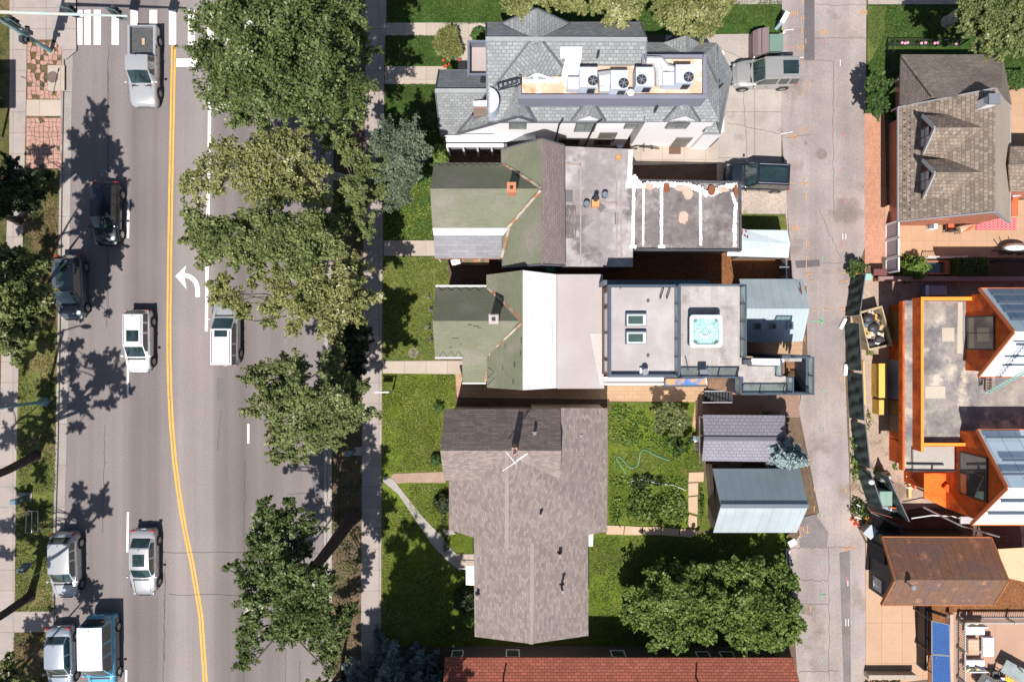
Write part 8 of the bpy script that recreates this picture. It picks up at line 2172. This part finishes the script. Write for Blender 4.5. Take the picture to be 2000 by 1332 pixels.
sign_post('post with a dark red sign at the bottom left under the trees', 76, 1268, 2.6, bw=.45, bh=.6, head_col=(.35, .03, .035), face=.8)
t = thing('information_board', 'tilted dark board with pale lines on the grass beside the west walk', 'sign board', P(58, 1110, G))
q = [P(28, 1118, 1.6), P(47, 1099, 2.0), P(64, 1099, 2.0), P(46, 1118, 1.6)]
MB().slab([x for x in q], .04).build('board', plain('board_dark', (.06, .075, .08)), t)
mb = MB()
for k_ in range(3):
 a_, b_ = q[0].lerp(q[1], .25 + .22 * k_), q[3].lerp(q[2], .25 + .22 * k_)
 mb.bar(a_.lerp(b_, .2) + Vector((0, 0, .012)), a_.lerp(b_, .8) + Vector((0, 0, .012)), .05, .01)
mb.build('lettering', plain('board_grey', (.25, .27, .28)), t)
mb = MB(); mb.bar(P(60, 1112, G), q[2] - Vector((.1, 0, .05)), .06); mb.bar(P(46, 1120, G), q[3] - Vector((0, 0, .05)), .06); mb.build('leg', steel, t)
def pay_station(label, bx_, by_, sx=1):
 c = P(bx_, by_, 0)
 t = thing('pay_station', label, 'parking meter', (c.x, c.y, G), 0, 'parking pay stations')
 MB().b2(c.x - .18, c.x + .18, c.y - .16, c.y + .16, G, 1.35).build('cabinet', plain('teal_dark', (.05, .10, .11)), t, bevel=.02)
 MB().b2(c.x - .2, c.x + .2, c.y - .18, c.y + .18, 1.35, 1.65).build('head', plain('teal_head', (.16, .28, .32)), t, bevel=.03)
 MB().b2(c.x - .16, c.x + .16, c.y - .13, c.y + .13, 1.65, 1.675).build('solar_lid', plain('lid_blue', (.12, .2, .28)), t)
 MB().b2(c.x + .18, c.x + .2, c.y - .08, c.y + .08, .9, 1.2).build('screen', glassl, t)
pay_station('teal pay station beside the west walk above the bike rack', 56, 971)
pay_station('teal pay station on the strip beside the east walk', 689, 879)
sheet('pad_pay_station', [(32, 962), (62, 962), (62, 978), (32, 978)], Z2, conc2); sheet('pad_pay_station_east', [(683, 874), (707, 872), (707, 890), (683, 888)], Z2, conc2)
t = thing('bike_rack', 'rectangular steel tube bike rack on the grass strip', 'bike rack', P(62, 1020, G))
def rect_tube(mb, q, r=.03):
 mb.tube(q + [q[0]], r, 6)
mb = MB(); rect_tube(mb, [P(52, 998, .85), P(74, 998, .85), P(74, 1037, .85), P(50, 1041, .85)]); mb.build('top_rail', steel, t)
mb = MB()
for x, y in ((54, 999), (75, 998), (75, 1035), (53, 1038)):
 p = P(x, y, 0); mb.tube([(p.x, p.y, G), (p.x, p.y, .82)], .03, 6)
mb.build('leg', steel, t); mb = MB(); mb.tube([P(62, 998, .85), P(62, 1040, .85)], .025, 6); mb.build('middle_rail', steel, t)
t = thing('street_lamp', 'teal street lamp with a flared round base beside the west walk', 'street lamp', P(91, 784, G))
c = P(92, 784, 0)
MB().tube([(c.x, c.y, G), (c.x, c.y, .35), (c.x, c.y, .8), (c.x, c.y, 1.0)], [.34, .34, .22, .12], 16).build('flared_base', teal, t, smooth=50)
MB().tube([(c.x, c.y, 1.0), (c.x, c.y, 9.2)], [.12, .08], 10).build('pole', teal, t)
MB().tube([(c.x, c.y, 9.1), (c.x + 1.0, c.y + .1, 9.5), (c.x + 1.3, c.y + .1, 9.5)], .05, 8).build('arm', teal, t)
MB().ell((c.x + 1.6, c.y + .1, 9.45), (.4, .18, .1), 12, 6).build('lamp_head', teal, t, smooth=60)
t = thing('shadow_roof', 'flat roof on posts added outside the left edge to throw a square shadow on the walk', 'shadow caster', P(-60, 250, G))
zr_ = 4.6; xe = P(34, 0, 0).x - .13 * zr_; y1_, y0_ = P(0, 116, 0).y - .5625 * zr_, P(0, 208, 0).y - .5625 * zr_  # unseen flat roof, added only to cast the square shadow
MB().b2(xe - 4.5, xe, y0_, y1_, zr_ - .2, zr_).build('roof', conc, t)
for x, y in ((xe - .4, y0_ + .3), (xe - .4, y1_ - .3), (xe - 4.2, y0_ + .3), (xe - 4.2, y1_ - .3)):
 MB().bar((x, y, G), (x, y, zr_ - .2), .14).build('post', steel, t)
# yard sign on a white post
t = thing('yard_sign', 'white post with a dark hanging board beside the east walk', 'yard sign', P(769, 762, G))
c = P(768, 762, 0); hz = 2.0
MB().bar((c.x, c.y, G), (c.x, c.y, hz + .1), .09).build('post', whitepl, t); MB().bar((c.x - .95, c.y, hz), (c.x + .05, c.y, hz), .08).build('arm', whitepl, t)
MB().bar((c.x - .85, c.y, hz - .45), (c.x - .15, c.y, hz - .45), .03, .6).build('hanging_board', plain('sign_black', (.03, .035, .04)), t)
# brown dumpster, green transformer, pale sign cabinet by the driveway
t = thing('refuse_container', 'brown steel refuse container with a sloped lid by the driveway', 'dumpster', P(1487, 85, G))
z1_ = 1.45; A1_ = [P(1474, 57, z1_), P(1502, 53, z1_), P(1502, 102, z1_), P(1474, 108, z1_)]
br = plain('brown_steel', (.17, .125, .125));
lo = [Vector((p.x, p.y, z1_ - .35)) for p in ccw(A1_)]; cq = sum(A1_, Vector()) / 4
MB().hull([Vector((p.x + .25 * (1 if p.x < cq.x else 0), p.y, z1_)) for p in ccw(A1_)], lo).build('lid', plain('brown_lid', (.21, .155, .155)), t)
MB().hull([p - Vector((0, 0, .01)) for p in lo], [Vector((p.x, p.y, G + .06)) for p in lo]).build('body', br, t)
MB().bar(P(1488, 57, 1.47), P(1488, 104, 1.47), .04, .03).build('lid_hinge', blackm, t)
for y in (75, 90):
 c = P(1478, y, 1.2); MB().box((c.x - .12, c.y, 1.0), (.04, .2, .12)).build('handle', steel, t)
t = thing('transformer_box', 'green transformer cabinet beside the brown refuse container', 'utility box', P(1515, 85, G))
mb = MB(); addbox(mb, 1504, 1529, 68, 99, G, 1.05); mb.build('body', plain('utility_green', (.115, .19, .155)), t, bevel=.02)
mb = MB(); addbox(mb, 1503, 1530, 67, 100, 1.05, 1.12); mb.build('lid', plain('utility_lid', (.145, .23, .19)), t, bevel=.02)
t = thing('sign_cabinet', 'pale blue slanted box standing at the lawn corner by the alley', 'box', P(1518, 50, G))
c = P(1518, 52, 0); MB().box((c.x, c.y, .75), (.75, .22, 1.2), rz=1.05).build('body', plain('pale_blue', (.45, .62, .70)), t, bevel=.02); MB().box((c.x, c.y, 1.4), (.85, .32, .08), rz=1.05).build('cap', whitepl, t)
for i, (x, y) in enumerate(((1531, 64), (1528, 108))):
 tag(MB().tube([P(x, y, G), P(x, y, .95)], .07, 10).build('bollard', whitepl), ['white bollard above the green transformer', 'white bollard below the green transformer'][i], 'bollard', 'white bollards')
# planter wall by the grasses
mb = MB(); addbox(mb, 888, 893, 66, 112, G, .75); tag(mb.build('planter_wall', plain('pale_slate', (.27, .30, .36))), 'narrow slate-grey planter wall beside the ornamental grasses', 'wall')
# bicycles
def bicycle(label, x, y, ang, col, lean=.15):
 c = P(x, y, G)
 t = thing('bicycle', label, 'bicycle', (c.x, c.y, Z3 + .03), R(ang), 'bicycles by the white wall')
 T_ = Matrix.Rotation(lean, 4, 'X')
 def pt(a, b, z):
  return T_ @ Vector((a, b, z))
 for xx in (-.52, .52):
  w_ = MB(); w_.tube([pt(xx + .33 * math.cos(a), 0, .34 + .33 * math.sin(a)) for a in [2 * math.pi * i / 20 for i in range(21)]], .022, 6, cap=False)
  wh = local(w_, 'wheel', tyre, t)
  sp_ = MB()
  for k_ in range(6):
   a = k_ * math.pi / 6; sp_.tube([pt(xx + .31 * math.cos(a), 0, .34 + .31 * math.sin(a)), pt(xx - .31 * math.cos(a), 0, .34 - .31 * math.sin(a))], .005, 4)
  local(sp_, 'spoke_pattern', steel, wh)
 f = MB()
 for a, b in (((-.52, 0, .34), (-.1, 0, .32)), ((-.1, 0, .32), (-.22, 0, .82)), ((-.1, 0, .32), (.38, 0, .75)), ((-.2, 0, .75), (.38, 0, .80)), ((.38, 0, .85), (.52, 0, .34)), ((-.52, 0, .34), (-.2, 0, .75))):
  f.tube([pt(*a), pt(*b)], .022, 6)
 local(f, 'frame', plain(col[0], col[1]), t)
 local(MB().tube([pt(.36, -.27, 1.0), pt(.38, 0, .92), pt(.36, .27, 1.0)], .018, 6), 'handlebar', blackm, t)
 local(MB().ell(pt(-.22, 0, .9), (.14, .07, .04), 10, 6), 'saddle', blackm, t)
bicycle('grey bicycle leaning left by the white wall', 1242, 289, 5, ('grey_bike', (.35, .36, .38)), .35)
bicycle('black bicycle to the right of the grey one', 1263, 288, 172, ('black_bike', (.04, .04, .045)), -.35)
c = P(1210, 284, .4); t = thing('bucket', 'bright blue and white bucket in the shade of the white house', 'bucket', c)
MB().cyl(c, .24, Z3 + .03, .55, 14, r1=.28).build('body', plain('bright_blue', (.06, .30, .55)), t); MB().cyl(c, .25, .53, .57, 14).build('lid', whitepl, t)
mb = MB(); mb.prism([P(a, b_) for a, b_ in ((1306, 288), (1329, 288), (1329, 302), (1306, 302))], Z3 + .03, Z3 + .055); tag(mb.build('door_mat', mat('brown_mat', (.15, .085, .06), var=.15, fine=.2)), 'brown door mat in front of the grey door', 'door mat')
# sign board and pallet at house B's porch
t = thing('yard_sign_board', 'white lettered board lying askew below the green-roofed porch', 'sign', P(892, 513, G), .3)
c = P(890, 512, 1.0); t.location = (c.x, c.y, G)
local(MB().box((0, 0, .95), (.62, .42, .04)), 'board', whitepl, t); local(MB().box((0, .02, .974), (.44, .06, .006)), 'lettering', plain('letter_grey', (.25, .25, .27)), t); local(MB().box((.1, -.1, .974), (.22, .05, .006)), 'arrow_mark', plain('letter_grey', (.25, .25, .27)), t)
for sx in (-.2, .2):
 local(MB().bar((sx, 0, 0), (sx, 0, .93), .04), 'leg', steel, t)
t = thing('bench', 'rusty old bench and rail along the porch of the green-roofed house', 'bench', P(925, 513, G))
mb = MB(); mb.bar(P(900, 511, .6), P(955, 511, .6), .5, .06); mb.build('seat', mat('rusty_green', (.22, .17, .11), var=.35, vs=2, col2=(.35, .15, .07), c2=(.5, .6), c2s=2), t)
for x in (903, 930, 952):
 MB().bar(P(x, 511, G), P(x, 511, .58), .08, .4).build('leg', steel, t)
t = thing('spiky_plant', 'teal spiky plant in the gap between the two old houses', 'plant', P(1070, 530, G))
c = P(1075, 523, 2.2); mb = MB()
for k_ in range(22):
 a = k_ * 2 * math.pi / 22; l = .42 + .08 * (k_ % 3)
 mb.tube([(c.x, c.y, 2.1), (c.x + l * .6 * math.cos(a), c.y + l * .6 * math.sin(a), 2.35), (c.x + l * math.cos(a), c.y + l * math.sin(a), 2.2)], [.035, .03, .004], 4)
mb.build('foliage', plain('teal_leaf', (.03, .20, .17)), t); MB().tube([(c.x, c.y, G), (c.x, c.y, 2.1)], .05, 6).build('trunk', bark, t)
# things beside the grey-violet shed
for x, y, s_, col, la in ((1358, 857, .42, (.70, .72, .75), 'white tub beside the grey-violet shed'), (1366, 873, .45, (.55, .50, .62), 'white and purple feed sack beside the grey-violet shed')):
 t = thing('sack' if 'sack' in la else 'tub', la, 'sack' if 'sack' in la else 'tub', P(x, y, G))
 MB().box(P(x, y, .4), (s_, s_, .5)).build('body', plain('tub_white' if 'tub' in la else 'sack_white', col), t, bevel=.06)
 MB().box(P(x, y, .67), (s_ * .6, s_ * .5, .03), rz=.3).build('top_patch', plain('tub_blue' if 'tub' in la else 'sack_purple', (.10, .25, .35) if 'tub' in la else (.16, .06, .40)), t)
# hose on the lawn
hp = [(1222, 928), (1218, 915), (1210, 905), (1203, 896), (1205, 892), (1212, 893), (1220, 902), (1228, 912), (1238, 914), (1246, 908), (1249, 896), (1250, 884), (1256, 878), (1264, 880), (1280, 889), (1300, 897), (1308, 898)]
tag(MB().tube([P(a, b_, .22) for a, b_ in hp], .024, 6).build('garden_hose', plain('mint_hose', (.20, .50, .36)), smooth=60), 'mint green garden hose curling across the back lawn', 'hose')
tag(MB().tube([P(1225, 942, .2), P(1250, 936, .3), P(1285, 944, .3), P(1318, 948, .25), P(1340, 958, .2)], .02, 5).build('garden_wire', whitepl), 'thin pale cord strung above the vegetable bed', 'cord')
# mailbox and white rails at the alley
t = thing('mailbox', 'small white-topped box on a dark post at the alley end of the lawn', 'mailbox', P(1541, 1056, G), .5)
c = P(1538, 1054, .6); t.location = (c.x, c.y, G)
local(MB().bar((0, 0, 0), (0, 0, .8), .1), 'post', blackm, t); local(MB().box((0, 0, .95), (.42, .42, .4)), 'body', blackm, t); local(MB().box((.05, -.04, 1.18), (.55, .42, .06)), 'lid', whitepl, t)
picket('lawn_rail', 'short white rail along the alley end of the lower lawn', [(1533, 1070), (1535, 1104)], .7, whitepl, step=.6, cat='rail')
# wood post and power service pieces
t = thing('washing_bench', 'shaded timber stack between the two alley sheds', 'timber stack', P(1440, 905, G))
for i, (x0, x1, y) in enumerate(((1392, 1420, 905), (1400, 1445, 909), (1425, 1450, 905))):
 MB().bar(P(x0, y, .4 + .1 * i), P(x1, y + 2, .4 + .1 * i), .25, .1).build('plank', wooda, t)
# ---- person on the east walk, seen from above beside the leaves
def person(cx, cy):
 c = P(cx, cy, G)
 t = thing('person', 'person in a bright blue shirt and dark shorts walking at the edge of the leaves', 'person', (c.x, c.y, Z1 + .02), R(80))
 def skin(name, verts, edges, rad, m, lv=2, parent=t):
  me = bpy.data.meshes.new(name); me.from_pydata([Vector(v) for v in verts], edges, []); me.update()
  o = bpy.data.objects.new(name, me); C.objects.link(o); o.parent = parent
  sk = o.modifiers.new('skin', 'SKIN'); sk.use_smooth_shade = True
  for i, r_ in enumerate(rad):
   r_ = r_ if hasattr(r_, '__len__') else (r_, r_)
   me.skin_vertices[0].data[i].radius = r_
   me.skin_vertices[0].data[i].use_root = (i == 0)
  s_ = o.modifiers.new('sub', 'SUBSURF'); s_.levels = 1; s_.render_levels = lv
  me.materials.append(m)
  return o
 sk_ = plain('skin', (.42, .23, .15), rough=.5)
 # forward = +x ; left leg forward, right leg back
 V = [(0, 0, .95), (0, 0, 1.12), (.02, 0, 1.32), (.03, 0, 1.44), (.04, 0, 1.53), (.05, 0, 1.62), (.06, 0, 1.71),
   (0, .10, .90), (.17, .11, .50), (.24, .11, .09), (.36, .11, .05),
   (0, -.10, .90), (-.05, -.11, .50), (-.26, -.11, .14), (-.17, -.11, .05),
   (.02, .19, 1.40), (-.06, .25, 1.12), (.06, .27, .90), (.09, .27, .82),
   (.02, -.19, 1.40), (.10, -.24, 1.13), (.28, -.22, 1.00), (.35, -.21, .97)]
 Ed = [(0, 1), (1, 2), (2, 3), (3, 4), (4, 5), (5, 6), (0, 7), (7, 8), (8, 9), (9, 10), (0, 11), (11, 12), (12, 13), (13, 14), (3, 15), (15, 16), (16, 17), (17, 18), (3, 19), (19, 20), (20, 21), (21, 22)]
 Rd = [(.13, .10), (.12, .09), (.14, .10), (.09, .07), .055, (.085, .078), (.075, .07), .085, .055, .038, .035, .085, .055, .038, .035, .055, .04, .03, .035, .055, .04, .03, .035]
 # fingers and thumbs
 for hand, dirv, side in ((18, Vector((.35, 0, -.94)), 1), (22, Vector((.9, .05, -.2)), -1)):
  h = Vector(V[hand]); dirv.normalize()
  u = Vector((1, 0, 0)) if hand == 18 else Vector((0, 1, 0))
  for k_, ln in enumerate((.065, .075, .07, .055)):
   base = h + dirv * .04 + u * (.018 * (k_ - 1.5))
   i0 = len(V); V += [tuple(base), tuple(base + dirv * ln * .55), tuple(base + dirv * ln + Vector((0, -side * .015, -.01)))]
   Ed += [(hand, i0), (i0, i0 + 1), (i0 + 1, i0 + 2)]; Rd += [.011, .009, .008]
  base = h + u * .035
  i0 = len(V); V += [tuple(base + dirv * .01), tuple(base + dirv * .045 + u * .015)]; Ed += [(hand, i0), (i0, i0 + 1)]; Rd += [.011, .009]
 skin('body', V, Ed, Rd, sk_)
 skin('shirt', [V[i] for i in (0, 1, 2, 3)] + [V[15], (V[15][0] - .04, V[15][1] + .03, 1.27), V[19], (V[19][0] + .03, V[19][1] - .03, 1.27)], [(0, 1), (1, 2), (2, 3), (3, 4), (4, 5), (3, 6), (6, 7)], [(.15, .115), (.145, .11), (.165, .125), (.12, .09), .08, .065, .08, .065], plain('blue_shirt', (.03, .17, .50)))
 skin('shorts', [(0, 0, .98), (0, .10, .90), (.09, .11, .68), (0, -.10, .90), (-.02, -.11, .68)], [(0, 1), (1, 2), (0, 3), (3, 4)], [(.15, .12), .115, .09, .115, .09], plain('dark_shorts', (.03, .05, .07)))
 for x, y, z in ((.31, .11, .045), (-.21, -.11, .045)):
  local(MB().ell((x, y, z), (.14, .05, .05), 12, 8), 'shoe', plain('pale_shoe', (.55, .55, .57)), t, smooth=60)
 hd = local(MB().ell((.045, 0, 1.70), (.10, .085, .10), 14, 10), 'hair', plain('brown_hair', (.06, .035, .02)), t, smooth=60)
 local(MB().ell((.15, 0, 1.63), (.02, .014, .02), 8, 6), 'nose', sk_, t, smooth=60)
 for s in (-1, 1):
  local(MB().ell((.135, s * .03, 1.655), (.010, .012, .008), 8, 6), 'eye', blackm, t, smooth=60)
  local(MB().ell((.05, s * .085, 1.64), (.018, .012, .028), 8, 6), 'ear', sk_, t, smooth=60)
 local(MB().ell((.135, 0, 1.59), (.010, .025, .006), 8, 6), 'mouth', plain('lips', (.35, .12, .10)), t, smooth=60)
person(711, 47)
